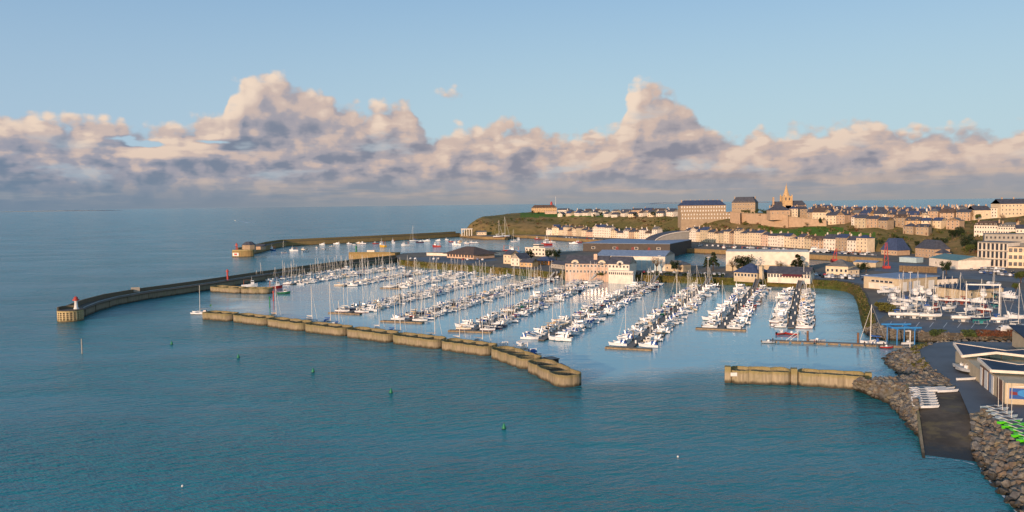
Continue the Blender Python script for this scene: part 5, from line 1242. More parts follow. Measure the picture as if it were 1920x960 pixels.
t = building('harbour_building', 'white restaurant wing with arched dormer and long terrace windows', 'building', pg(1140.5, 515.5), pg(1180, 517), 11, 7.2, 'wall_white', 'gx', 'roof_slate', 4.2, .4, (6, 2), wsize=(1.2, 1.5), found=6)
arch_dormer(t, 8, 7.2, 4.5, 'wall_white')
building('terrace_room', 'glazed white terrace room in front of the restaurant wing', 'building', pg(1141, 517.5), pg(1187, 519), 4, 3, 'wall_white', 'flat', 'wall_white', 0, .2, (12, 1), wsize=(1.3, 1.6), found=6)
t = building('boat_warehouse', 'long white warehouse with blue-grey metal roof and tall door panels', 'warehouse', pg(1118, 505), pg(1247, 508), 28, 9.5, 'wall_white', 'gx', 'roof_sheet', 3, .4)
mb = MB(); mb.box(-.5, .5, -.1, 0, 0, 1); dp = mb.mesh('door_panel', 'wall_blue'); Wt = t['_w']
for k in range(6): ob('door_panel', dp, t, (Wt*.56+k*Wt*.074, -.03, 0), 0, (Wt*.066, 1, 7.2))
building('fish_auction', 'very long dark hall with flat blue-grey roof beside the wet dock', 'hall', pg(1093, 471), pg(1256, 473.5), 85, 7.6, 'wall_dark', 'flat', 'roof_sheet', 0, .3, (4, 1), wframe='wall_white', wsize=(3, 2), found=7)
def vault():
    a = pg(1226, 466); b = pg(1292, 463); d = b-a; W = d.length; t = thing('vaulted_hall', 'hall with a curved white-edged roof sweeping up towards the right', 'hall', None, a, math.atan2(d.y, d.x))
    prof = [(0, 5)]+[(W*(1-math.cos(q)), 5+10.5*math.sin(q)) for q in [math.pi/2*i/12 for i in range(13)]]; prof = [(x, z) for x, z in prof][1:]
    mb = MB(); pts = [(0, 0, -2)]+[(x, 0, z) for x, z in prof]+[(W, 0, -2)]
    mb.add(pts, [tuple(range(len(pts)))[::-1]]); mb.add([(W, 0, -2), (W, 16, -2), (W, 16, 15.5), (W, 0, 15.5)], [(0, 1, 2, 3)]); ob('wall', mb.mesh('wall', 'wall_grey'), t)
    mb = MB(); mb.loft([[(x-.3, -.8, z), (x-.3, -.8, z+.7), (x-.3, 16, z+.7)] for x, z in prof]); ob('roof', mb.mesh('roof', 'roof_slate'), t)
    mb = MB(); mb.loft([[(x-.3, -.85, z-.1), (x-.3, -.85, z+.75), (x-.3, -.4, z+.78)] for x, z in prof]); ob('fascia', mb.mesh('fascia', 'wall_white'), t)
vault()
building('small_house', 'small beige house with hipped roof beside the boat warehouse', 'house', pg(1247, 508), pg(1281, 510), 9, 4.6, 'wall_beige', 'hip', 'roof_grey', 2.4, .4, (4, 1))
t = building('blank_warehouse', 'huge blank pale warehouse wall standing behind the trees', 'warehouse', pg(1361, 508), pg(1517, 510), 26, 12.4, 'wall_white', 'flat', 'wall_white', 0, .15)
mb = MB(); mb.box(.02, t['_w']-.02, -.12, 0, -1, 4.2); ob('lower_band', mb.mesh('lower_band', 'wall_beige'), t)  # beige band across the lower part of the front wall
t = building('quay_restaurant', 'restaurant with steep blue hipped roof and stone chimney', 'restaurant', pg(1376, 521), pg(1420, 523.5), 14, 3.6, 'wall_beige', 'hip', 'roof_blue', 5, .9, (7, 1), wsize=(1.6, 1.8))
mb = MB(); mb.box(-1.0, 1.0, -1.0, 1.0, 0, 7.5); ob('chimney_stack', mb.mesh('chimney_stack', 'wall_beige'), t, (t['_w']+1.5, 2, 0))
t = building('quay_restaurant', 'long low cafe with slate roof and dull red awning', 'restaurant', pg(1439, 523), pg(1519, 526), 12, 3.6, 'wall_white', 'gx', 'roof_slate', 3.4, .6, (14, 1), wsize=(1.4, 2.0))
Wt = t['_w']; mb = MB(); mb.hexa([(Wt*.36, -3, 2.3), (Wt*.82, -3, 2.3), (Wt*.82, 0, 3.1), (Wt*.36, 0, 3.1), (Wt*.36, -3, 2.5), (Wt*.82, -3, 2.5), (Wt*.82, 0, 3.3), (Wt*.36, 0, 3.3)]); ob('awning', mb.mesh('awning', 'cover_maroon'), t)
building('chapel_house', 'pale house with grey hipped roof above the car park', 'house', pg(1548, 514), pg(1590, 516), 13, 5.2, 'wall_cream', 'hip', 'roof_grey', 4, .4, (5, 1), side=(2, 1, True), wsize=(1.4, 1.8))
building('chapel_house', 'low pale annex with sloping roof beside the car park house', 'house', pg(1590.5, 516), pg(1611, 514.5), 9, 3.0, 'wall_cream', 'mono', 'roof_grey', 2.4, .3, (2, 1))
building('storage_shed', 'low beige shed left of the stacked crates', 'shed', pg(1600, 500), pg(1642, 502), 12, 3.2, 'wall_beige', 'gx', 'roof_sheet', 1, .3)
t = building('sports_hall', 'beige flat-roofed hall with dark fascia and white doors in the boat yard', 'hall', pg(1690, 547), pg(1757, 541), 22, 6.2, 'wall_beige', 'flat', 'roof_sheet', 0, 1.0)
Wt = t['_w']
for x, w, h, m in ((.09, 3, 4.6, 'white_paint'), (.24, 2.2, 4.6, 'roof_sheet'), (.42, 5, 4.8, 'white_paint'), (.83, 4.4, 4.6, 'white_paint')): ob('door', DOOR[m], t, (Wt*x, -.02, 0), 0, (w, 1, h))
for k in range(5): ob('window', WIN['wall_white'], t, (-.02, 6+k*2.6, 3.6), -math.pi/2, (2.2, 1, 1.1))
mb = MB(); mb.box(-.06, 0, 4, 19, .3, 3.2); ob('side_panel', mb.mesh('side_panel', 'wall_white'), t)
building('sports_hall', 'low pale hall with blue-grey roof linking the two yard halls', 'hall', pg(1757.5, 541), pg(1795, 539), 18, 4.6, 'wall_white', 'flat', 'roof_felt', 0, .4, (4, 1))
building('sports_hall', 'dark-edged flat-roofed hall behind the yacht hoist frame', 'hall', pg(1809, 562), pg(1881, 556), 15, 4.2, 'wall_beige', 'mono', 'roof_felt', .8, .8, (3, 1))
building('repair_shed', 'white shed with teal metal roof behind the boat yard', 'shed', pg(1742, 498), pg(1796, 505), 22, 5.6, 'wall_white', 'gx', 'roof_teal', 2.4, .4, (2, 1))
building('repair_shed', 'small pale container shed on the quay', 'shed', pg(1686, 491), pg(1718, 493), 8, 3.2, 'wall_blue', 'flat', 'wall_blue', 0, .1)
building('customs_house', 'stone house with very steep blue roof below the grassy slope', 'house', pg(1652, 477), pg(1682, 479), 14, 4.0, 'wall_stone', 'man', 'roof_blue', 9.5, .6, (5, 1), found=2, rrise=.55)
building('customs_house', 'broad stone house with steep slate roof and skylights', 'house', pg(1716, 481), pg(1752, 484.5), 13, 7.0, 'wall_stone', 'man', 'roof_slate', 6.5, .6, (6, 2), found=2, rrise=.7)
building('customs_house', 'low stone wing of the steep slate house', 'house', pg(1752.5, 484.5), pg(1768, 485.5), 9, 4.2, 'wall_stone', 'hip', 'roof_slate', 3, .4, (2, 1), found=2)
t = building('apartment_block', 'modern apartment block with a grid of tall pale windows', 'apartments', pg(1833, 498.5), pg(1889, 502), 14, 16.2, 'wall_white', 'flat', 'roof_grey', 0, .3)
Wt = t['_w']; mb = MB(); mb.box(-.5, .5, -.5, .02, 0, 1, bottom=True); pm = mb.mesh('pier', 'wall_white'); mb = MB(); mb.box(0, 1, -.7, .02, 0, .5, bottom=True); bm_ = mb.mesh('balcony_slab', 'wall_grey')
for j in range(3):
    z0 = (.3, 5.7, 11.0)[j]
    for i in range(7): ob('window', WIN['wall_dark'], t, (Wt*(i+.5)/7, -.03, z0+.4), 0, (Wt/7*.5, 1, 4.0))
    ob('balcony_slab', bm_, t, (0, 0, z0+4.6), 0, (Wt, 1, 1))
for i in range(8): ob('pier', pm, t, (min(max(Wt*i/7, .3), Wt-.3), 0, 0), 0, (.55, 1, 16.1))
t = building('apartment_block', 'lower pale block with square windows adjoining the modern apartments', 'apartments', pg(1889.5, 502), pg(1965, 504), 14, 13.5, 'wall_cream', 'flat', 'roof_grey', 2, .3, (8, 3), wframe='wall_dark', wsize=(1.9, 2.2))
building('apartment_block', 'dark flat roofed block behind the modern apartments', 'apartments', pg(1845, 487), pg(1960, 489), 14, 19.0, 'wall_grey', 'flat', 'roof_grey', 0, .3, (14, 4), wframe='wall_dark')
# ------------------------------------------------------------------ sailing centre with folded roofs
def sailing_centre():
    Cn = P(1884, 757, ZG); Bk = P(1791, 680.6, ZG); v = (Bk-Cn); Lv = math.hypot(v.x, v.y); v = Vector((v.x, v.y, 0)).normalized(); u = Vector((v.y, -v.x, 0))
    t = thing('sailing_centre', 'modern sailing centre with folded blue-grey roofs, white edges and clerestory glazing', 'building', None, Cn, math.atan2(u.y, u.x))
    # local: x along u (to the right), y along v (away)
    def loc(p): d = p-Cn; return Vector((d.dot(u), d.dot(v), p.z-ZG))
    def on_x(px, py, x): return loc(PL(px, py, Cn+u*x, u))
    def on_y(px, py, y): return loc(PL(px, py, Cn+v*y, v))
    H = on_x(1884, 717, 0).z
    W = 34.0; ym = Lv*.44
    mb = MB(); mb.box(0, W, 0, ym, -1, H); ob('front_wall', mb.mesh('front_wall', 'wall_beige'), t)
    fa0 = on_x(1804.5, 667.5, -.8); HR_ = fa0.z-.75
    mb = MB(); mb.box(.02, W, ym+.02, Lv, -1, HR_); ob('rear_wall', mb.mesh('rear_wall', 'wall_beige'), t)
    mb = MB(); mb.box(-.05, 0, ym*.0+2, ym*.30, -.5, H-.05); ob('side_panel', mb.mesh('side_panel', 'wall_brownish'), t)
    mb = MB(); mb.box(-.06, 0, ym*.62, ym*1.02, -.5, H-.02); ob('side_panel', mb.mesh('side_panel', 'wall_brownish'), t)
    for y0, y1, m in ((ym*.42, ym*.50, 'white_paint'), (ym*.505, ym*.60, 'roof_sheet'), (ym*.66, ym*.80, 'white_paint'), (ym*.90, ym*.99, 'white_paint')):
        ob('door', DOOR[m], t, (-.08, (y0+y1)/2, 0), -math.pi/2, (y1-y0, 1, H*.92))
    def plate(y0, y1, prof0, prof1, nm):
        """prof: (x, z) along the front (y0) and rear (y1) edge"""
        mb = MB(); a = [(x, y0, z) for x, z in prof0]; b = [(x, y1, z) for x, z in prof1]
        mb.loft([a, b]); mb.loft([[(x, y, z-.35) for x, y, z in b], [(x, y, z-.35) for x, y, z in a]])
        r = ob('roof', mb.mesh('roof', 'roof_felt'), t)
        mb = MB()
        for pts in (a, [a[0], b[0]], b):
            for p, q in zip(pts, pts[1:]):
                p = Vector(p); q = Vector(q); d = (q-p).normalized(); s = Vector((-d.y, d.x, 0)).normalized()*.22
                mb.hexa([p-s-Vector((0, 0, .5)), q-s-Vector((0, 0, .5)), q+s-Vector((0, 0, .5)), p+s-Vector((0, 0, .5)), p-s+Vector((0, 0, .12)), q-s+Vector((0, 0, .12)), q+s+Vector((0, 0, .12)), p+s+Vector((0, 0, .12))])
        ob('roof_edge', mb.mesh('roof_edge', 'wall_white'), r)
        for k in range(12):
            mb = MB()
            x0 = prof0[0][0]+1+(prof0[-1][0]-prof0[0][0]-2)*k/12; x1 = x0+(prof0[-1][0]-prof0[0][0]-2)/12*.93
            tt = lambda x: interp([(p[0], p[1]) for p in prof0], x)[0]
            zb = H if y0 < ym-3 else HR_
            mb.add([(x0, y0+1.2, zb), (x1, y0+1.2, zb), (x1, y0+1.2, max(zb+.1, tt(x1)-.4)), (x0, y0+1.2, max(zb+.1, tt(x0)-.4))], [(0, 1, 2, 3)])
            ob('pane', mb.mesh('pane', 'glass_green'), t)
        for k in range(12):
            mb = MB()
            ya = y0+1.2+(y1-y0-2.2)*k/12; yb = ya+(y1-y0-2.2)/12*.93
            ze = lambda y: prof0[0][1]+(prof1[0][1]-prof0[0][1])*(y-y0)/(y1-y0)
            zb = H if y0 < ym-3 else HR_
            if ze(ya)-.4 > zb+.1: mb.add([(.02, yb, zb), (.02, ya, zb), (.02, ya, ze(ya)-.4), (.02, yb, max(zb+.1, ze(yb)-.4))], [(0, 1, 2, 3)])
            if mb.v: ob('pane', mb.mesh('pane', 'glass_green'), t)
    # near plate: low at its left, folding up to the right
    z_ = lambda px, py, y: on_y(px, py, y).z
    fb0 = on_x(1858.7, 694, -.8); fb1 = on_x(1834, 671.5, -.8)
    plate(fb0.y, fb1.y, [(-.8, fb0.z), (8, fb0.z-.1), (19, fb0.z-1.0), (W+1, fb0.z+1.2)], [(-.8, fb1.z), (8, fb1.z-1.2), (19, fb1.z-.2), (W+1, fb1.z-.6)], 'near')
    fa0 = on_x(1804.5, 667.5, -.8); fa1 = on_x(1788.5, 643, -.8)
    y0 = max(fa0.y, fb1.y+.3); print('FA', fa0, fa1)
    plate(y0, fa1.y+.01, [(-.8, fa0.z+.1), (7, fa0.z+1.4), (20, fa0.z+.2), (W+1, fa0.z+2)], [(-.8, fa1.z), (12, fa1.z-1.6), (24, fa1.z-.3), (W+1, fa1.z-1)], 'far')
    # mural sheet and notice strip on the front wall
    mb = MB(); mb.add([(0, -.06, 0), (6.5, -.06, 0), (6.5, -.06, 2.4), (0, -.06, 2.4)], [(0, 1, 2, 3)], 0)
    mb.add([(3.4+1.9*math.cos(q), -.09, 1.35+.85*math.sin(q)) for q in [2*math.pi*i/14 for i in range(14)]], [tuple(range(14))], 1); mb.add([(.2, -.09, .9), (1.6, -.09, .9), (1.6, -.09, 1.5), (.2, -.09, 1.7)], [(0, 1, 2, 3)], 2)
    ob('mural', mb.mesh('mural', ['cover_blue', 'blue_steel', 'cover_maroon']), t, (.8, 0, 1.2))
    mb = MB(); mb.add([(0, -.06, 0), (5, -.06, .25), (5, -.06, .65), (0, -.06, .1)], [(0, 1, 2, 3)]); ob('wall_board', mb.mesh('wall_board', 'white_paint'), t, (1.4, 0, H-.9))
    print('SC', H, fb0, fb1, fa0, fa1, Lv)
sailing_centre()
building('rear_hall', 'dark-roofed hall with white roof edge behind the sailing centre', 'hall', Vector((149, 229, ZG)), Vector((187, 217, ZG)), 16, 4.5, 'wall_beige', 'mono', 'roof_felt', 1.6, .8)

# ------------------------------------------------------------------ trees and shrubs
TR = random.Random(9)
def leaves(mb, centers, n, size, mi=0, flat_=.0):
    for _ in range(n):
        c, r = TR.choice(centers); d = Vector((TR.gauss(0, 1), TR.gauss(0, 1), TR.gauss(0, 1))).normalized(); p = Vector(c)+d*r*TR.uniform(.55, 1.08)
        a = Vector((TR.gauss(0, 1), TR.gauss(0, 1), TR.gauss(0, 1)*(1-flat_))).normalized(); b = a.orthogonal().normalized(); s = size*TR.uniform(.6, 1.4)
        mb.add([p-a*s, p+b*s*.7, p+a*s, p-b*s*.7], [(0, 1, 2, 3)], mi)
def tree_kit(kind):
    tr = MB(); cr = MB(); cs = []
    if kind == 'round':
        tr.tube((0, 0, -.5), (0, 0, 2.6), .3, .2, 7)
        for k in range(9):
            a = TR.uniform(0, 6.3); e = (2.2*math.cos(a)*TR.uniform(.5, 1), 2.2*math.sin(a)*TR.uniform(.5, 1), TR.uniform(3.2, 6.2)); tr.tube((0, 0, 2.0), e, .12, .05, 5); cs.append((e, TR.uniform(1.0, 1.6)))
        leaves(cr, cs, 1500, .22); m = 'leaf_green'
    elif kind == 'dark':
        tr.tube((0, 0, -.5), (0, 0, 3.0), .35, .22, 7)
        for k in range(10):
            a = TR.uniform(0, 6.3); e = (2.6*math.cos(a)*TR.uniform(.3, 1), 2.6*math.sin(a)*TR.uniform(.3, 1), TR.uniform(2.4, 6.0)); tr.tube((0, 0, 2.0), e, .12, .05, 5); cs.append((e, TR.uniform(1.0, 1.7)))
        leaves(cr, cs, 1700, .22); m = 'leaf_dark'
    elif kind == 'pine':
        tr.tube((0, 0, -.5), (0, 0, 8.6), .28, .06, 7)
        for k in range(34):
            z = TR.uniform(1.6, 8.2); r = (8.9-z)*.36+.25; a = TR.uniform(0, 6.3); e = (r*math.cos(a), r*math.sin(a), z-.25); tr.tube((0, 0, z), e, .05, .02, 4)
            cs += [((e[0]*.55, e[1]*.55, z-.1), .5), ((e[0]*.95, e[1]*.95, e[2]), .42)]
        leaves(cr, cs, 2600, .2); m = 'leaf_dark'
    elif kind == 'bare':
        tr.tube((0, 0, -.5), (0, 0, 2.4), .26, .18, 6)
        for k in range(26):
            a = TR.uniform(0, 6.3); e = Vector((2.6*math.cos(a)*TR.uniform(.2, 1), 2.6*math.sin(a)*TR.uniform(.2, 1), TR.uniform(4.0, 6.8))); tr.tube((0, 0, 2.2), e, .08, .03, 4); cs.append((tuple(e*.92), .8))
        leaves(cr, cs, 700, .12); m = 'leaf_bare'
    else:  # shrub
        tr.tube((0, 0, -.3), (0, 0, .8), .1, .06, 5)
        for k in range(7): cs.append(((TR.uniform(-1, 1), TR.uniform(-1, 1), TR.uniform(.5, 1.3)), .7)); tr.tube((0, 0, .2), cs[-1][0], .05, .02, 4)
        leaves(cr, cs, 420, .17); m = 'leaf_olive'
    return tr.mesh('trunk', 'bark'), cr.mesh('crown', m)
TK = {k: tree_kit(k) for k in ('round', 'dark', 'pine', 'bare', 'shrub')}
def tree(kind, loc, h, label, cat='tree', w=1.0):
    base = {'round': 7.4, 'dark': 7.2, 'pine': 8.7, 'bare': 7.2, 'shrub': 2.0}[kind]; s = h/base
    t = thing({'round': 'round_tree', 'dark': 'evergreen_tree', 'pine': 'pine_tree', 'bare': 'bare_tree', 'shrub': 'shrub'}[kind], label, cat, None, loc, TR.uniform(0, 6.3), (s*w, s*w, s))
    ob('trunk', TK[kind][0], t); ob('crown', TK[kind][1], t)
for kind, px, py, h, lab, w in (('dark', 995, 489, 9, 'dark evergreen in front of the white harbour office', 1), ('dark', 1028, 486, 8, 'dark evergreen right of the white harbour office', 1), ('dark', 1043, 488, 9, 'bushy evergreen behind the pink harbour building gable', 1),
    ('pine', 1184, 505, 10, 'dark conifer at the gable of the restaurant wing', .8), ('bare', 1231, 510, 10.5, 'bare brown tree before the white warehouse doors', 1), ('dark', 1264, 511, 8, 'dark leafy tree beside the small beige house', .9), ('bare', 1275, 513, 6, 'low bare tree right of the small beige house', 1),
    ('pine', 1325, 507, 9.5, 'small conifer next to the lamp post by the wet dock', .9), ('pine', 1337, 507, 12.5, 'tall conifer at the edge of the wet dock', 1.1), ('bare', 1374, 511, 10, 'bare rounded tree against the blank warehouse wall, left end', 1.1), ('dark', 1397, 514, 12, 'large dark evergreen against the blank warehouse wall', 1.35),
    ('bare', 1461, 512, 8.5, 'bare tree against the middle of the blank warehouse wall', 1), ('pine', 1496, 513, 12.5, 'broad conifer against the right end of the blank warehouse wall', 1.4), ('dark', 1614, 511, 6, 'dark evergreen left of the low beige shed', 1), ('dark', 1624, 511, 6.5, 'dark evergreen touching the low beige shed', 1),
    ('dark', 1774, 514, 8, 'dark conical evergreen before the teal-roofed shed', 1), ('round', 1914, 530, 7, 'round dark tree at the road beside the yard', 1.2), ('round', 1905, 548, 5, 'small tree on the road verge behind the yard', 1)):
    tree(kind, pg(px, py), h, lab, 'tree', w)
for i, (kind, px, dY, h, lab) in enumerate((('dark', 1810, 30, 13, 'large dark tree left of the modern apartments'), ('dark', 1826, 24, 11, 'dark tree touching the modern apartments'), ('round', 1818, 20, 9, 'lighter tree in front of the dark slope trees'), ('dark', 1785, 70, 8, 'dark tree on the grassy slope below the road'), ('dark', 1800, 80, 9, 'second dark tree on the grassy slope, nearer the hotel'),
    ('pine', 1763, 30, 10, 'conical tree behind the steep slate house'), ('round', 1772, 26, 6, 'small round tree behind the steep slate house'), ('dark', 1540, 92, 8, 'dark tree at the end of the sloping rampart'), ('bare', 1512, 84, 6, 'bare tree under the sloping rampart'), ('dark', 1000, 150, 7, 'dark tree beside the signal station lawn'), ('dark', 1010, 148, 5, 'low dark tree on the headland lawn'),
    ('bare', 1822, 158, 10, 'golden leafless tree left of the plain cream block'), ('round', 1832, 150, 7, 'green tree at the foot of the plain cream block'), ('dark', 1225, 112, 7, 'dark tree among the villas left of the barracks'), ('dark', 1190, 108, 6, 'dark tree between cliff-top villas'), ('dark', 1115, 112, 6, 'dark tree beside a white villa on the plateau'))):
    tree(kind, hill_pt(px, dY), h, lab)
for k in range(16):
    px = 1655+k*17+TR.uniform(-6, 6); dY = TR.uniform(22, crest(px)-4)
    tree(TR.choice(('dark', 'round', 'dark', 'bare')), hill_pt(px, dY), TR.uniform(4, 7.5), 'small tree on the slope right of the long green, %s from left' % ordw(k+1))
for k in range(10):
    px = 1060+k*34+TR.uniform(-8, 8); dY = crest(px)+TR.uniform(4, 40)
    if not 1268 < px < 1372: tree('dark', hill_pt(px, dY), TR.uniform(4, 6.5), 'small dark tree among the plateau villas, %s from left' % ordw(k+1))
# hedge on the ramparts
mb = MB(); cs = [((x, TR.uniform(-2, 2), TR.uniform(.5, 4.5-abs(x)/12)), 1.4) for x in [TR.uniform(-18, 18) for _ in range(40)]]; leaves(mb, cs, 2600, .35)
a = PY(1418, 400, 935); tag(ob('garden_hedge', mb.mesh('garden_hedge', 'leaf_green'), None, a), 'long green garden hedge on top of the ramparts left of the church', 'hedge')
# scrub over the slopes: one uncountable cover
mb = MB()
for _ in range(1500):
    px = TR.uniform(885, 1960); c = crest(px); dY = TR.uniform(16, c-2)
    if 1422 < px < 1640 and dY < 44: continue
    if 975 < px < 1140 and dY > 112: continue
    if nse(px*.02, dY*.05, 4) < -.08: continue
    p = hill_pt(px, dY); s = TR.uniform(.7, 1.9)
    cs = [((p.x+TR.uniform(-s, s), p.y+TR.uniform(-s, s), p.z+TR.uniform(.1, s)), s*.7) for _ in range(3)]
    leaves(mb, cs, 26, s*.38, TR.choices((0, 1, 2, 3), (3, 2, 2.5, 1.2))[0])
o = ob('hillside_scrub', mb.mesh('hillside_scrub', ['leaf_olive', 'leaf_green', 'leaf_bare', 'leaf_rust'])); tag(o, 'brown and green scrub covering the cliff slopes', None, None, 'stuff')
mb = MB()   # weeds on the marina bank
st = strip_pts(BANK_A, 1.0)
for _ in range(2600):
    a, b = TR.choice(st); t_ = TR.uniform(.3, 1.0); p = a.lerp(b, t_); s = TR.uniform(.25, .6)
    leaves(mb, [((p.x, p.y, p.z+s*.4), s)], 7, s*.5, TR.choices((0, 1, 2), (3, 3, 2))[0])
for _ in range(500):
    w = pairs_world(BANK_C); i = TR.randrange(3, len(w)-1); u = TR.random(); p = w[i][0].lerp(w[i+1][0], u).lerp(w[i][1].lerp(w[i+1][1], u), TR.uniform(.55, 1.0)); s = TR.uniform(.25, .6)
    if nse(p.x*.2, p.y*.2) > .05: leaves(mb, [((p.x, p.y, p.z+.5), s)], 10, s*.5, 0)
for _ in range(700):
    px = TR.uniform(1745, 1900); p = P(px, TR.uniform(623, 632), ZG-.6); s = TR.uniform(.3, .7)
    if nse(px*.03, p.y*.1, 9) > -.05: leaves(mb, [(tuple(p+Vector((0, 0, .6))), s)], 9, s*.5, 3 if px > 1830 else 1)
o = ob('bank_weeds', mb.mesh('bank_weeds', ['leaf_olive', 'leaf_green', 'leaf_bare', 'leaf_rust'])); tag(o, 'weeds and grass tufts growing on the harbour banks', None, None, 'stuff')
for k in range(5): tree('shrub', P(1652+k*4, 577+k*2.2, ZG), 2.6+.3*(k % 2), 'dark bush in the yard corner, %s from the left' % ordw(k+1), 'bush', 1.6)

def hedge(label, p0, p1, h, w, n, m):
    a = P(*p0, ZG); b = P(*p1, ZG); d = b-a; mb = MB(); L = d.length
    cs = [((x, TR.uniform(-w, w), TR.uniform(.2, h)), .6) for x in [TR.uniform(0, L) for _ in range(int(L*1.6))]]; leaves(mb, cs, n, .22)
    tag(ob('clipped_hedge', mb.mesh('clipped_hedge', m), None, a, math.atan2(d.y, d.x)), label, 'hedge', 'hedges along the bank')
hedge('dark hedge along the bank top below the boat warehouse', (1190, 514), (1272, 517), 1.5, .7, 2600, 'leaf_dark')
hedge('dark hedge along the bank top beside the wet dock trees', (1276, 517), (1358, 519.5), 1.5, .7, 2600, 'leaf_dark')
hedge('brownish hedge along the bank top below the pink harbour building', (1050, 511), (1135, 516), 1.1, .6, 2000, 'leaf_olive')
mb = MB()
for k in range(9):
    p = P(1665+k*26, 612+k*.5, ZG); q = P(1672+k*26, 603+k*.5, ZG); dd = (q-p).normalized(); n_ = Vector((dd.y, -dd.x, 0))*.09
    mb.add([(v.x, v.y, ZG+.02) for v in (p-n_, p+n_, q+n_, q-n_)], [(0, 1, 2, 3)])
stru('yard_markings', mb.mesh('yard_markings', 'white_paint'))
# ------------------------------------------------------------------ cars
def car_kit(paint, van=False):
    h = 1.0 if not van else 1.1
    mb = MB(); secs = []
    prof = [(-2.1, .55), (-2.1, .95), (-1.2, .98), (1.0, .95), (2.0, .75), (2.1, .5)]
    mb.loft([[(x, y, z) for x, z in prof]+[(2.0, y, .28), (-2.05, y, .28)] for y in (-.84, .84)], close=True, cap0=True, cap1=True)
    body = mb
    ca = [(-2.0 if van else -1.75, .96), (-1.9 if van else -1.25, 1.75 if van else 1.45), (.45 if van else .25, 1.75 if van else 1.45), (1.0, .95)]
    mb.hexa([(ca[0][0], -.8, .9), (ca[3][0], -.8, .9), (ca[3][0], .8, .9), (ca[0][0], .8, .9), (ca[1][0], -.66, ca[1][1]), (ca[2][0], -.66, ca[2][1]), (ca[2][0], .66, ca[2][1]), (ca[1][0], .66, ca[1][1])])
    b = mb.mesh('body', paint)
    args = (ca[0][0], ca[3][0], 1.6, 1.6, .9, ca[1][1]-.9, ca[2][1]-.9, ca[1][0]-ca[0][0], ca[3][0]-ca[2][0], .825)
    g = band_mesh('window', *args[:7], .22, .85, *args[7:], front=True, inset=.08)
    return b, g
mb = MB(); mb.tube((0, -.1, 0), (0, .1, 0), .31, n=10); WHEEL = mb.mesh('wheel', 'tyre')
CARS = {c: car_kit('car_'+c, False) for c in ('white', 'grey', 'black', 'red', 'blue', 'silver')}; VANS = {c: car_kit('car_'+c, True) for c in ('white', 'grey', 'blue')}
CR = random.Random(21)
def car(loc, rz, col, label, group, van=False, wheels=True):
    t = thing('parked_car' if not van else 'parked_van', label, 'car' if not van else 'van', group, loc, rz)
    b, g = (VANS if van else CARS)[col]; ob('body', b, t); ob('window', g, t)
    if wheels:
        for x in (-1.3, 1.3):
            for y in (-.78, .78): ob('wheel', WHEEL, t, (x, y, .31))
def car_row(p0, p1, n, ang, place, z=ZG+.02, wheels=True, miss=.12):
    a = P(*p0, z); b = P(*p1, z); k = 0
    for i in range(n):
        if CR.random() < miss: continue
        p = a.lerp(b, (i+CR.uniform(-.12, .12))/max(1, n-1)); van = CR.random() < .15; col = CR.choices(['white', 'grey', 'black', 'red', 'blue', 'silver'], [4, 3, 3, 1, 2, 3])[0]
        if van: col = CR.choice(['white', 'white', 'grey', 'blue'])
        k += 1; car(p, ang+CR.gauss(0, .04)+(math.pi if CR.random() < .4 else 0), col, '%s %s, %s from left in %s' % (col, 'van' if van else 'car', ordw(k), place), 'parked cars', van, wheels)
car(P(1877, 621, ZG+.02), 1.35, 'white', 'white van parked alone beside the boulder bank', None, True)
car_row((1542, 520), (1618, 525), 13, 1.3, 'the front car park row')
car_row((1530, 516.5), (1640, 520), 15, 1.3, 'the rear car park row')
car_row((1200, 511), (1356, 516), 20, 1.45, 'the line behind the hedge of the bank', miss=.3)
car_row((1822, 507), (1900, 513), 12, 1.2, 'the first row below the apartments', wheels=False)
car_row((1838, 512), (1915, 520), 12, 1.2, 'the second row below the apartments', wheels=False)
car_row((1826, 503), (1880, 506), 9, 1.2, 'the row against the apartments', wheels=False)
car_row((1845, 530), (1912, 545), 6, .5, 'the roadside line behind the yard', wheels=False, miss=.3)
car_row((770, 486), (905, 488), 16, 1.4, 'the outer harbour car park', wheels=False, miss=.45)
car_row((1310, 460.5), (1500, 470.5), 34, 1.5, 'the far quay parking', wheels=False, miss=.2)
car_row((1505, 472), (1640, 479.5), 24, 1.5, 'the quay parking below the steep roofs', wheels=False, miss=.2)
car_row((1045, 445), (1200, 454), 26, 1.5, 'the parking along the far quayside row', wheels=False, miss=.3)

# ------------------------------------------------------------------ boats elsewhere
# along the breakwater, inside
g = 'boats moored along the breakwater'
bd = (pw[9]-pw[0])
def brk(px, py, key, lab, ang=None, sc=1.0):
    p = P(px, py); a = math.atan2(pw[6].y-pw[2].y, pw[6].x-pw[2].x) if ang is None else ang
    boat(key, p, a, lab, g, sc)
for px, py, key, lab, sc in ((516, 598, 'y_tan', 'cream yacht with wooden boom behind the third breakwater caisson', 1.05), (583, 604, 'y_white', 'all-white yacht behind the fourth breakwater caisson', 1.1), (617, 609, 'y_blue', 'blue-covered yacht behind the joint of two breakwater caissons', 1.15), (634, 613, 'y_small', 'small blue-covered yacht behind the fifth breakwater caisson', 1.0),
    (709, 621, 'y_white', 'white yacht behind the joint before the sixth caisson', .95), (738, 628, 'y_blue', 'blue-covered yacht behind the sixth breakwater caisson', 1.05), (748, 631, 'y_grey', 'grey-covered yacht beside the blue-covered one at the breakwater', .9), (812, 638, 'y_grey', 'dark-covered yacht before the seventh breakwater caisson', 1.0), (859, 643, 'y_white', 'all-white yacht behind the seventh breakwater caisson', 1.0), (901, 647, 'y_grey', 'grey-covered yacht at the bend of the breakwater', 1.0)):
    brk(px, py, key, lab, None, sc)
a2 = math.atan2(pw[8].y-pw[7].y, pw[8].x-pw[7].x)
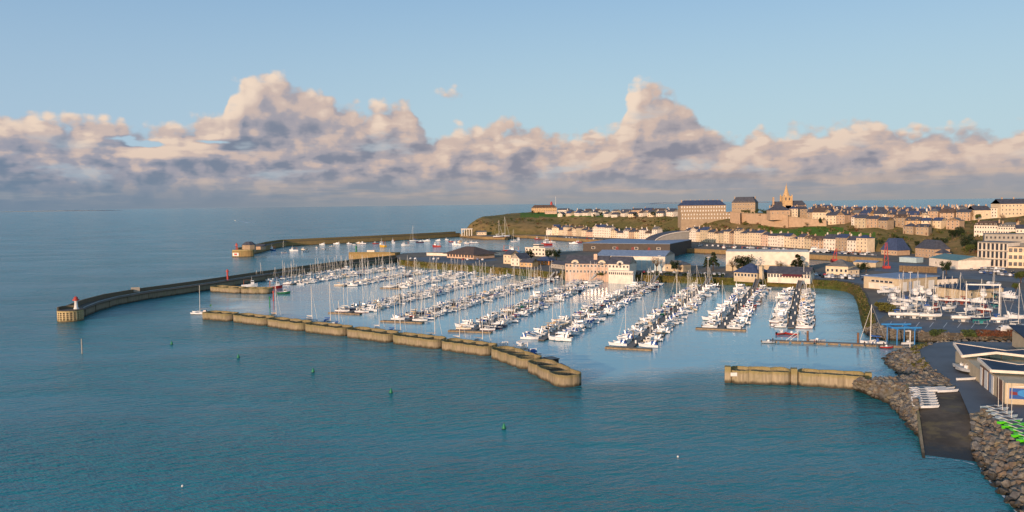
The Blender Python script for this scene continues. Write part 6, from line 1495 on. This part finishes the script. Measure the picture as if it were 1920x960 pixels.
for px, py, key, lab, sc in ((940, 654, 'c_plain', 'white cruiser with grey rails at the bend of the breakwater', 1), (975, 659, 'c_fly', 'flybridge cruiser moored inside the eighth caisson', .9), (992, 668, 'c_blue', 'white cruiser with covers inside the eighth caisson', 1.0), (1012, 676, 'b_white', 'white wheelhouse boat behind the last caisson', 1.0), (1052, 691, 'o_tarp', 'low blue-covered boat tucked behind the round end caisson', 1.0)):
    brk(px, py, key, lab, a2+math.pi, sc)
mb = MB(); mb.box(-2, 2, -1.4, 1.4, 0, 2.4); mb.box(-2.2, 2.2, -1.6, 1.6, 2.4, 2.7, bottom=True); tag(ob('service_hut', mb.mesh('service_hut', 'gel_black'), None, P(1034, 687, .3), a2), 'small dark hut behind the round end caisson', 'hut')
# departing trimaran
def trimaran():
    p = P(378, 588); t = thing('trimaran', 'white trimaran under bare mast leaving past the breakwater tip', 'trimaran', None, p, R(172))
    h = hull_mesh('hull', 9.5, 1.9, .95, ['gel_white', 'deck_white', 'antifoul_dark', 'plank_grey'], cockpit=(1, 4)); ob('hull', h, t)
    f = hull_mesh('float', 8.0, .9, .7, ['gel_white', 'deck_white', 'antifoul_dark', 'plank_grey'])
    for s in (-1, 1): ob('float', f, t, (0, s*3.1, 0))
    mb = MB()
    for x in (-1.5, 1.8): mb.box(x-.25, x+.25, -3.1, 3.1, .75, .95, bottom=True)
    ob('crossbeam', mb.mesh('crossbeam', 'gel_white'), t)
    mb = MB(); mb.tube((.8, 0, .9), (.6, 0, 13.5), .12, .08, 6); m = ob('mast', mb.mesh('mast', 'alu'), t); mb = MB(); mb.tube((.8, 0, 2.2), (-4, 0, 2.3), .2, .1, 6); ob('boom', mb.mesh('boom', 'cover_grey'), m)
    mb = MB(); mb.tube((-4.6, 0, .9), (-5.2, 0, 4.5), .05, n=4); mb.add([(-5.1, 0, 3.6), (-4.2, .1, 3.4), (-4.3, .1, 4.3), (-5.2, 0, 4.5)], [(0, 1, 2, 3), (3, 2, 1, 0)]); ob('ensign', mb.mesh('ensign', 'green_paint'), t)
    mb = MB(); mb.hexa([(-2.6, -.6, .9), (-.8, -.6, .9), (-.8, .6, .9), (-2.6, .6, .9), (-2.4, -.5, 1.7), (-1.2, -.5, 1.6), (-1.2, .5, 1.6), (-2.4, .5, 1.7)]); ob('sprayhood', mb.mesh('sprayhood', 'gel_navy'), t)
trimaran()
# inner entrance working boats
boat('t_red', P(516, 541), .5, 'orange-red workboat moored by the gridded caissons', None, .75); boat('t_white', P(468, 538), .3, 'white workboat with slanted mast behind the gridded caisson', None, .7); boat('b_green', P(532, 551), .2, 'green-hulled boat at the end of the gridded caissons', None, 1.2)
# boats lying in the outer harbour
OR = random.Random(17)
OUT = [(511, 470, 't_blue', .7), (533, 474, 'y_white', .8), (551, 471, 't_white', .6), (570, 469, 'b_cream', 1.1), (573, 472.5, 'b_white', .9), (594, 465, 'b_white', .7), (604, 459.5, 'c_plain', .9), (606, 468, 'o_rib', .9), (622, 463, 'o_rib', 1), (631, 458.5, 'c_plain', 1), (655, 458, 'b_white', 1), (664, 460, 'o_white', 1), (672, 457, 'c_tan', 1), (681, 457.5, 'b_white', 1.2),
       (704, 457.5, 'b_red', 1.1), (717, 463, 't_yellow', 1), (737, 456.5, 't_white', .7), (760, 461, 't_white', .7), (776, 452.5, 'y_blue', 1.2), (787, 455, 'c_navy', 1), (800, 453, 'c_plain', 1.1), (819, 463, 't_red', .8), (821, 452, 'c_plain', .9), (838, 450, 'b_white', 1), (846, 454, 'b_red', 1), (856, 460, 't_white', .75), (861, 455, 'c_tan', 1.1), (875, 457, 'b_white', 1.1), (885, 455.5, 'b_white', 1), (893, 456, 'o_white', 1.2), (925, 449, 'b_blue', 1.1), (964, 453.5, 'y_white', 1), (971, 449.5, 'c_plain', 1), (1008, 449, 'b_red', 1.3), (1028, 450, 'y_white', 1), (1060, 450, 'y_tan', 1), (1070, 451, 'c_plain', 1), (1035, 455, 'b_white', 1.2), (1025, 460, 't_red', 1), (1080, 449, 'c_plain', 1.1), (1085, 455, 'b_red', 1.2), (1075, 458, 'c_plain', 1.2)]
for k, (px, py, key, sc) in enumerate(sorted(OUT)):
    boat(key, P(px, py), OR.gauss(math.pi*.95, .35), '%s at anchor in the outer harbour, %s from left' % (KITS[key]['desc'], ordw(k+1)), 'boats lying in the outer harbour', sc*1.15)
boat('t_red', P(953, 472), .2, 'red and white trawler alongside the outer harbour quay', None, 1.1); boat('t_blue', P(965, 472.5), 2.9, 'dark trawler stern-on beside the red and white trawler', None, .9)
boat('y_white', P(934, 444.5, 5.2), .2, 'large white yacht laid up ashore near the far jetty root', None, 1.6); boat('y_white', P(945, 444, 5.2), .2, 'tall-masted yacht laid up ashore below the headland', None, 1.9)
# wet dock
DK = [(1160, 480, 't_white', .1, 'white patrol trawler in front of the dark hall'), (1241, 472, 't_green', .15, 'green trawler at the end of the dark hall'), (1280, 470, 't_green', .1, 'longer green trawler at the wet dock corner'), (1308, 470, 't_white', .6, 'white trawler in the wet dock corner'), (1357, 474, 't_white', 1.6, 'white trawler bow-on at the middle dock wall'),
      (1376, 474, 't_blue', 1.5, 'blue trawler bow-on at the middle dock wall'), (1402, 475, 't_green', .3, 'small green trawler at the far dock wall'), (1430, 476, 't_white', .3, 'white trawler half hidden by the blank warehouse'), (1455, 478, 't_red', .3, 'red trawler above the blank warehouse roof line'), (1485, 480, 't_white', .3, 'pale trawler above the right end of the blank warehouse'), (1575, 484, 't_blue', .4, 'blue trawler right of the red crane'), (1600, 484, 't_green', 2.9, 'green trawler right of the red crane'), (1622, 485, 't_white', .4, 'white trawler at the right dock corner'), (1590, 487, 't_yellow', 2.8, 'yellow trawler right of the red crane')]
for px, py, key, a, lab in DK: boat(key, P(px, py), a-.35, lab, 'trawlers in the wet dock', 1.0)
def ferry():
    t = thing('passenger_ferry', 'white passenger ferry with three decks in the wet dock', 'ferry', None, P(1531, 481.5), math.pi-.25)
    ob('hull', hull_mesh('hull', 30, 6.6, 2.6, ['gel_white', 'deck_white', 'antifoul_red', 'plank_grey'], -.8, transom=.9, sheer=.3), t)
    for nm, a in (('main_deck', (-11, 9.5, 6, 4.6, 2.5, 2.4, 2.4, .2, 1.2, .97)), ('upper_deck', (-9, 6, 5.4, 4.2, 4.85, 2.2, 2.2, .2, 1.2, .95)), ('bridge', (0, 5, 4.2, 3.4, 7.0, 1.9, 1.9, .2, .9, .92))):
        c = ob(nm, cabin_mesh(nm, *a[:7], 'gel_white', *a[7:]), t); ob('window', band_mesh('window', *a[:7], .4, .78, *a[7:]), c)
    mb = MB(); mb.tube((-1, 0, 7), (-1.6, 0, 13), .18, .08, 6); ob('mast', mb.mesh('mast', 'gel_white'), t)
ferry()
# boat yard: yachts and cruisers ashore on cradles
yacht_kit('d_blue', 9.5, 'gel_white', 'cover_blue', 'gel_white', deep=True, desc='white yacht on a cradle'); yacht_kit('d_navy', 8.5, 'gel_navy', 'cover_white', 'antifoul_teal', deep=True, desc='navy yacht with teal keel on a cradle'); yacht_kit('d_white', 10.5, 'gel_white', 'cover_white', 'deck_white', deep=True, desc='long white yacht on a cradle'); yacht_kit('d_red', 8.5, 'gel_white', 'cover_maroon', 'antifoul_red', deep=True, desc='white yacht with red keel on a cradle')
cruiser_kit('d_cruiser', 9, 'gel_white', False, 'gel_white', desc='white motor cruiser on blocks'); cruiser_kit('d_fly', 10.5, 'gel_white', True, 'gel_grey', desc='white flybridge cruiser on blocks')
mb = MB()
for x in (-1.8, 1.8):
    for s in (-1, 1): mb.tube((x, s*1.5, -1.75), (x, s*.95, .15), .07, n=5)
    mb.box(x-.1, x+.1, -1.6, 1.6, -1.75, -1.6, bottom=True)
mb.box(-2.2, 2.2, -.12, .12, -1.76, -1.62, bottom=True); CRADLE = mb.mesh('cradle', 'gel_grey')
YR = random.Random(8)
YARD = [(1661, 554, 'd_fly', .1), (1675, 552, 'd_cruiser', 1.5), (1712, 556, 'd_cruiser', 1.4), (1724, 553, 'd_fly', 1.4), (1740, 556, 'd_cruiser', 1.3), (1757, 552, 'd_cruiser', 1.2), (1768, 556, 'd_red', 1.3), (1780, 554, 'd_cruiser', 1.4), (1796, 556, 'd_fly', 1.4), (1826, 556, 'd_cruiser', 1.4), (1840, 559, 'd_fly', 1.3), (1864, 558, 'd_navy', 1.4), (1884, 560, 'd_cruiser', 2.0), (1890, 564, 'd_cruiser', 2.1),
        (1671, 565, 'd_cruiser', 1.5), (1695, 570, 'd_blue', 1.9), (1722, 569, 'd_cruiser', 2.4), (1750, 567, 'd_cruiser', 1.5), (1774, 570, 'd_red', 2.6), (1803, 571, 'd_red', 2.5), (1831, 573, 'd_cruiser', 2.5), (1864, 578, 'd_navy', 1.8), (1682, 578, 'd_white', .05), (1703, 585, 'd_cruiser', .5), (1718, 581, 'd_white', .5), (1736, 584, 'd_blue', 1.3), (1756, 584, 'd_red', .4), (1782, 585, 'd_white', .5), (1822, 588, 'd_cruiser', .5), (1842, 588, 'd_red', 2.2),
        (1684, 597, 'd_blue', -.25), (1714, 598, 'd_white', -.35), (1745, 600, 'd_white', -.35), (1806, 604, 'd_white', -.3), (1840, 607, 'd_navy', .1), (1872, 606, 'd_blue', -.3), (1903, 604, 'd_cruiser', -.3), (1905, 623, 'd_white', .15)]
for k, (px, py, key, a) in enumerate(YARD):
    t = boat(key, P(px, py, ZG)+Vector((0, 0, 1.45)), a+YR.gauss(0, .08), '%s, %s in the yard from back left' % (KITS[key]['desc'], ordw(k+1)), 'boats laid up in the boat yard', YR.uniform(.7, .85)); ob('cradle', CRADLE, t)
# ------------------------------------------------------------------ service pontoon, hoist, people
a = P(1437, 641); b = P(1712, 652); d = b-a; L = d.length; rz = math.atan2(d.y, d.x)
t = thing('service_pontoon', 'long low service pontoon reaching from the boat hoist into the marina', 'pontoon', None, a, rz)
mb = MB(); mb.box(0, L, -1.2, 1.2, .55, .72, 0, True); ob('deck', mb.mesh('deck', 'plank_grey'), t)
mb = MB(); mb.box(0, 3.2, -1.25, -1.1, .15, .54, 0, True); mb.box(0, 3.2, -1.1, 1.1, -.3, .5, 0); me = mb.mesh('float', 'pontoon_side')
for k in range(int(L/4)): ob('float', me, t, (k*4+.4, 0, 0))
mb = MB(); mb.tube((0, 0, -2), (0, 0, 4.2), .38, n=10); me = mb.mesh('pile', 'rust_pile')
for px in (1513, 1609): p = P(px, 647); ob('pile', me, t, ((p-a).length, 1.7, 0))
mb = MB(); mb.tube((0, 0, .7), (0, 0, 4.6), .1, n=6); mb.tube((0, 0, 4.2), (-4, 0, .8), .09, n=5); mb.tube((0, 0, 3.0), (-2.6, 0, .8), .07, n=5); ob('davit_frame', mb.mesh('davit_frame', 'white_paint'), t, ((P(1496, 643)-a).length, .4, 0))
boat('o_rib', P(1441, 643.5), rz, 'dark open boat at the tip of the service pontoon', None, .8); boat('o_rib', P(1532, 642), rz, 'open boat behind the service pontoon with people beside it', None, 1); boat('o_red', P(1662, 653), rz, 'small open boat with a red seat at the service pontoon', None, .75); boat('y_small', P(1637, 645.5), rz+math.pi, 'tall-masted white yacht at the service pontoon near the boat hoist', None, 1.25)
boat('o_red', P(1466, 627), .4, 'red inflatable at the outer end of the rightmost pontoon', None, .9); boat('o_red', P(1484, 628), 2.6, 'second red inflatable, closer to the rightmost pontoon walkway', None, .9)
def person_mesh(cloth):
    me = BODY.copy(); me.materials.clear()
    for m in (cloth, 'jacket_dark', 'skin', 'wall_brownish'): me.materials.append(MATS[m])
    for p in me.polygons:
        z = p.center.z; p.use_smooth = True
        p.material_index = (3 if z > 1.70 or (p.center.x < -.01 and z > 1.55) else 2) if z > 1.48 else (2 if z < .90 and abs(p.center.y) > .19 else (1 if z < .90 else 0))
    return me
PEO = {c: person_mesh(c) for c in ('jacket_dark', 'jacket_red', 'jacket_blue')}
for px, py, c, lab in ((1449, 642, 'jacket_dark', 'person in dark clothes standing at the tip of the service pontoon'), (1527, 645, 'jacket_red', 'person in a red jacket beside the open boat on the service pontoon'), (1531, 645.2, 'jacket_dark', 'person in dark clothes beside the one in red on the service pontoon'), (1621, 649, 'jacket_dark', 'person in dark clothes on the service pontoon, nearest the thick pile'), (1631, 649.5, 'jacket_dark', 'person in dark clothes next to the tall-masted yacht'), (1636, 649.8, 'jacket_blue', 'person in a blue jacket next to the tall-masted yacht'), (1657, 650.5, 'jacket_dark', 'person in dark clothes walking towards the boat hoist')):
    tag(ob('person', PEO[c], None, P(px, py, .74), OR.uniform(0, 6.3)), lab, 'person', 'people on the service pontoon')
# boat hoist
p = P(1688, 648); t = thing('boat_hoist', 'blue steel boat hoist frame spanning the small inlet', 'hoist', None, Vector((p.x, p.y, 0)), -.05)
mb = MB(); mb.tube((0, 0, -1), (0, 0, 6.0), .17, n=6); me = mb.mesh('leg', 'blue_steel')
for x in (-2.6, 3.2):
    for y in (-3.5, 4.5): ob('leg', me, t, (x, y, 0))
for x, y0, y1 in ((-2.6, -4, 5), (3.2, -4, 5)): mb = MB(); mb.box(x-.18, x+.18, y0, y1, 6.0, 6.45, bottom=True); ob('side_beam', mb.mesh('side_beam', 'blue_steel'), t)
for y in (-3.5, 4.5): mb = MB(); mb.box(-4.6, 5.4, y-.18, y+.18, 6.46, 6.95, bottom=True); ob('cross_beam', mb.mesh('cross_beam', 'blue_steel'), t)
mb = MB(); mb.tube((0, 0, -1), (0, 0, 6.5), .16, n=8); mb.box(-1.6, .1, -.1, .1, 6.3, 6.55, bottom=True); tag(ob('lamp_post', mb.mesh('lamp_post', 'white_paint'), None, P(1706, 657, .6)), 'white lamp post in front of the blue boat hoist', 'lamp post')
boat('o_white', P(1702, 646), 0, 'white boat lying under the blue boat hoist', None, .9)
# slipway catamaran hulls
mb = None
dh = hull_mesh('hull', 5.2, .75, .5, ['gel_white', 'deck_white', 'gel_white', 'plank_grey'], -.12, sheer=.2)
lh = hull_mesh('hull', 5.0, .72, .5, ['lime_hull', 'lime_hull', 'lime_hull', 'plank_grey'], -.12, sheer=.2)
gh = hull_mesh('hull', 5.0, .72, .5, ['wall_blue', 'deck_white', 'gel_grey', 'plank_grey'], -.12, sheer=.2)
mb = MB(); mb.box(-1.1, -.95, -1.1, 1.1, .5, .6, bottom=True); mb.box(.75, .9, -1.1, 1.1, .5, .6, bottom=True); BEAM = mb.mesh('crossbeam', 'alu')
mb = MB(); mb.box(-.95, .75, -.85, .85, .52, .56, bottom=True); TRAM = mb.mesh('trampoline', 'gel_black')
mb = MB(); mb.tube((.8, 0, .6), (.7, 0, 7.0), .05, n=5); CM = mb.mesh('mast', 'alu')
def beach_cat(px, py, z, rz, me, lab, group, mast=False):
    t = thing('beach_catamaran', lab, 'catamaran', group, P(px, py, z)+Vector((0, 0, .14)), rz)
    for s in (-1, 1): ob('hull', me, t, (0, s*.95, 0))
    ob('crossbeam', BEAM, t); ob('trampoline', TRAM, t)
    if mast: ob('mast', CM, t)
S0, S1 = P(1728, 732, 4.4), P(1737, 764, 3.6)
for k in range(8):
    q = S0.lerp(S1, k/7); t = thing('beach_catamaran', 'white beach catamaran on the slipway, %s of the row from the top' % ordw(k+1), 'catamaran', 'white catamarans on the slipway', q+Vector((0, 0, .16)), .02)
    for s in (-1, 1): ob('hull', dh, t, (0, s*.7, 0))
    ob('crossbeam', BEAM, t, (0, 0, 0), 0, (1, .7, 1)); ob('trampoline', TRAM, t, (0, 0, 0), 0, (1, .7, 1))
for k, (px, py, a) in enumerate(((1754, 731, .12), (1760, 735, .05), (1778, 736, .1), (1772, 732, .15))):
    tag(ob('dinghy_hull', dh, None, P(px, py, ZG)+Vector((0, 0, .2)), a), 'white dinghy hull at the top of the slipway, %s of four' % ordw(k+1), 'dinghy', 'white dinghy hulls')
c0, c1 = P(1858, 770, ZG), P(1925, 830, ZG)
for k in range(9):
    q = c0.lerp(c1, (k*.6+.2)/8 if k < 4 else (k-.9)/8); me = gh if k < 4 else lh
    beach_cat(0, 0, 0, 0, me, ('pale masted' if k < 4 else 'lime green')+' beach catamaran on the bank above the boulders, %s from the far end' % ordw(k+1), 'catamarans on the bank', k < 4)
    o = [o for o in bpy.data.objects if o.name.startswith('beach_catamaran') and o.parent is None][-1]
    COLS = o
BCS = sorted([o for o in bpy.data.objects if o.get('group') == 'catamarans on the bank'], key=lambda o: ONES.index(o['label'].split(', ')[1].split()[0]))
for k, o in enumerate(BCS): o.location = c0.lerp(c1, k/7.6)+Vector((1.2, .6, .16)); o.rotation_euler = (0, 0, .14)
boat('o_rib', P(1812, 700, ZG)+Vector((0, 0, .4)), 2.1, 'dark workboat on the dark road beside the sailing centre wall', None, 1.1)
boat('o_rib', P(1803, 694, ZG)+Vector((0, 0, .4)), 2.1, 'grey open boat parked behind the dark workboat ashore', None, .9)
tag(ob('dinghy_hull', dh, None, P(1812, 713, ZG)+Vector((0, 0, .15)), .1), 'single white dinghy hull beside the sailing centre wall', 'dinghy')
# harbour cranes and posts
def crane(label, base, h, lean, mt='red_paint', name='harbour_crane'):
    t = thing(name, label, 'crane', None, base); mb = MB()
    for s in (-1, 1): mb.tube((s*1.6, 0, 0), (s*.5+lean, 0, h), .22, n=5)
    for k in range(5): z = h*k/5; f = k/5; mb.tube((-1.6+f*(1.1+lean), 0, z), (1.6-f*(1.1-lean), 0, z+h/5), .12, n=4)
    ob('jib', mb.mesh('jib', mt), t); mb = MB(); mb.box(-2, 2, -1.6, 1.6, -1, 1.6); ob('base', mb.mesh('base', mt), t); return t
crane('leaning red quay crane beside the white ferry', pg(1564, 489.5), 9.5, 1.5); crane('tall red mast-like crane above the workshop yard', pg(1662, 503), 17, -.5)
for px, py in ((1158, 471), (1188, 472), (1217, 473.5)): pass
for k, (px, py) in enumerate(((1157, 475), (1186.5, 476), (1217, 477))): crane('small red quay crane before the dark hall, %s of three' % ordw(k+1), pg(px, py), 6, 0)
mb = MB(); mb.tube((0, 0, 0), (0, 0, 12), .16, .1, 6); mb.box(-.9, .9, -.3, .3, 12, 12.3, bottom=True); LP_ = mb.mesh('lamp_post', 'alu')
for px, py, w in ((1327.5, 520, 'tall lamp post at the head of the third pontoon gangway'), (1236, 516, 'tall lamp post near the bare tree by the warehouse doors'), (1421, 522, 'lamp post at the head of the second gangway from right'), (1706, 560, 'tall lamp post in the boat yard before the beige hall'), (1507, 525, 'lamp post right of the rightmost gangway')):
    tag(ob('lamp_post', LP_, None, pg(px, py), 0, (1, 1, 1 if px != 1507 else .8)), w, 'lamp post', 'quay lamp posts')
# mast frame gantry in the yard
a = P(1811, 592, ZG); b = P(1873, 594, ZG); d = b-a; t = thing('yacht_gantry', 'tall pale gantry frame standing among the yachts ashore', 'gantry', None, a, math.atan2(d.y, d.x)); L = d.length
mb = MB(); mb.tube((0, 0, 0), (0, 0, 12), .22, n=6); me = mb.mesh('leg', 'white_paint'); ob('leg', me, t); ob('leg', me, t, (L, 0, 0)); mb = MB(); mb.box(-.3, L+.3, -.2, .2, 12, 12.5, bottom=True); ob('beam', mb.mesh('beam', 'white_paint'), t)
# stacked timber crates
a = pg(1686, 509); b = pg(1757, 512); d = b-a; t0 = math.atan2(d.y, d.x); L = d.length; mb = MB()
for z in (0, .9): mb.box(-.95, .95, -.6, .6, z*.0+.0, .1, bottom=True)
mb = MB()
for s in (-.9, .9):
    for y in (-.55, .55): mb.box(s-.06, s+.06, y-.06, y+.06, 0, .9)
for z in (.05, .3, .55, .8):
    for y in (-.58, .58): mb.box(-.96, .96, y-.03, y+.03, z, z+.13, bottom=True)
CRATE = mb.mesh('timber_crate', 'timber'); n = int(L/2.05); k = 0
for i in range(n):
    for j in range(4):
        k += 1; p = a.lerp(b, (i+.5)/n); tag(ob('timber_crate', CRATE, None, (p.x, p.y, ZG+j*.93), t0), 'slatted timber crate in the stacked crate wall, %s column, %s tier' % (ordw(i+1), ordw(j+1)), 'crate', 'stacked timber crates')
# far speedboat and its wake
p = P(441, 414); boat('o_white', p, 2.9, 'tiny speedboat running across the open sea with a wake', None, 1.4)
mb = MB(); q = P(471, 418); dd = (q-p); nn = Vector((-dd.y, dd.x, 0)).normalized()
mb.loft([[p.lerp(q, i/14)+nn*(1+i*1.1+2*nse(i*.7, 1))*.9+Vector((0, 0, .12)), p.lerp(q, i/14)-nn*(1+i*1.1+2*nse(i*.7, 5))*.9+Vector((0, 0, .12))] for i in range(15)])
tag(ob('boat_wake', mb.mesh('boat_wake', 'foam')), 'thin white wake trailing behind the distant speedboat', None, None, 'stuff')
# low far coast on the horizon
mb = MB()
for (p0, p1, hh) in ((-30, 205, 26), (1225, 1295, 40), (1395, 1450, 34)):
    Yf = 21000; secs = []
    for i in range(25):
        px = p0+(p1-p0)*i/24; x = (px-960)/FPX*Yf; z = hh*math.sin(math.pi*min(1, max(0, i/24)))**.6*(1+.35*nse(i*.9, hh)); secs.append([(x, Yf, -5), (x, Yf+50, max(z, -4)), (x, Yf+900, max(z, -4)), (x, Yf+1100, -5)])
    mb.loft([s_[::-1] for s_ in secs])
mat('far_coast', '#76838f', .95); stru('far_coast', mb.mesh('far_coast', 'far_coast'))  # distance haze painted into the coast's grey-blue colour
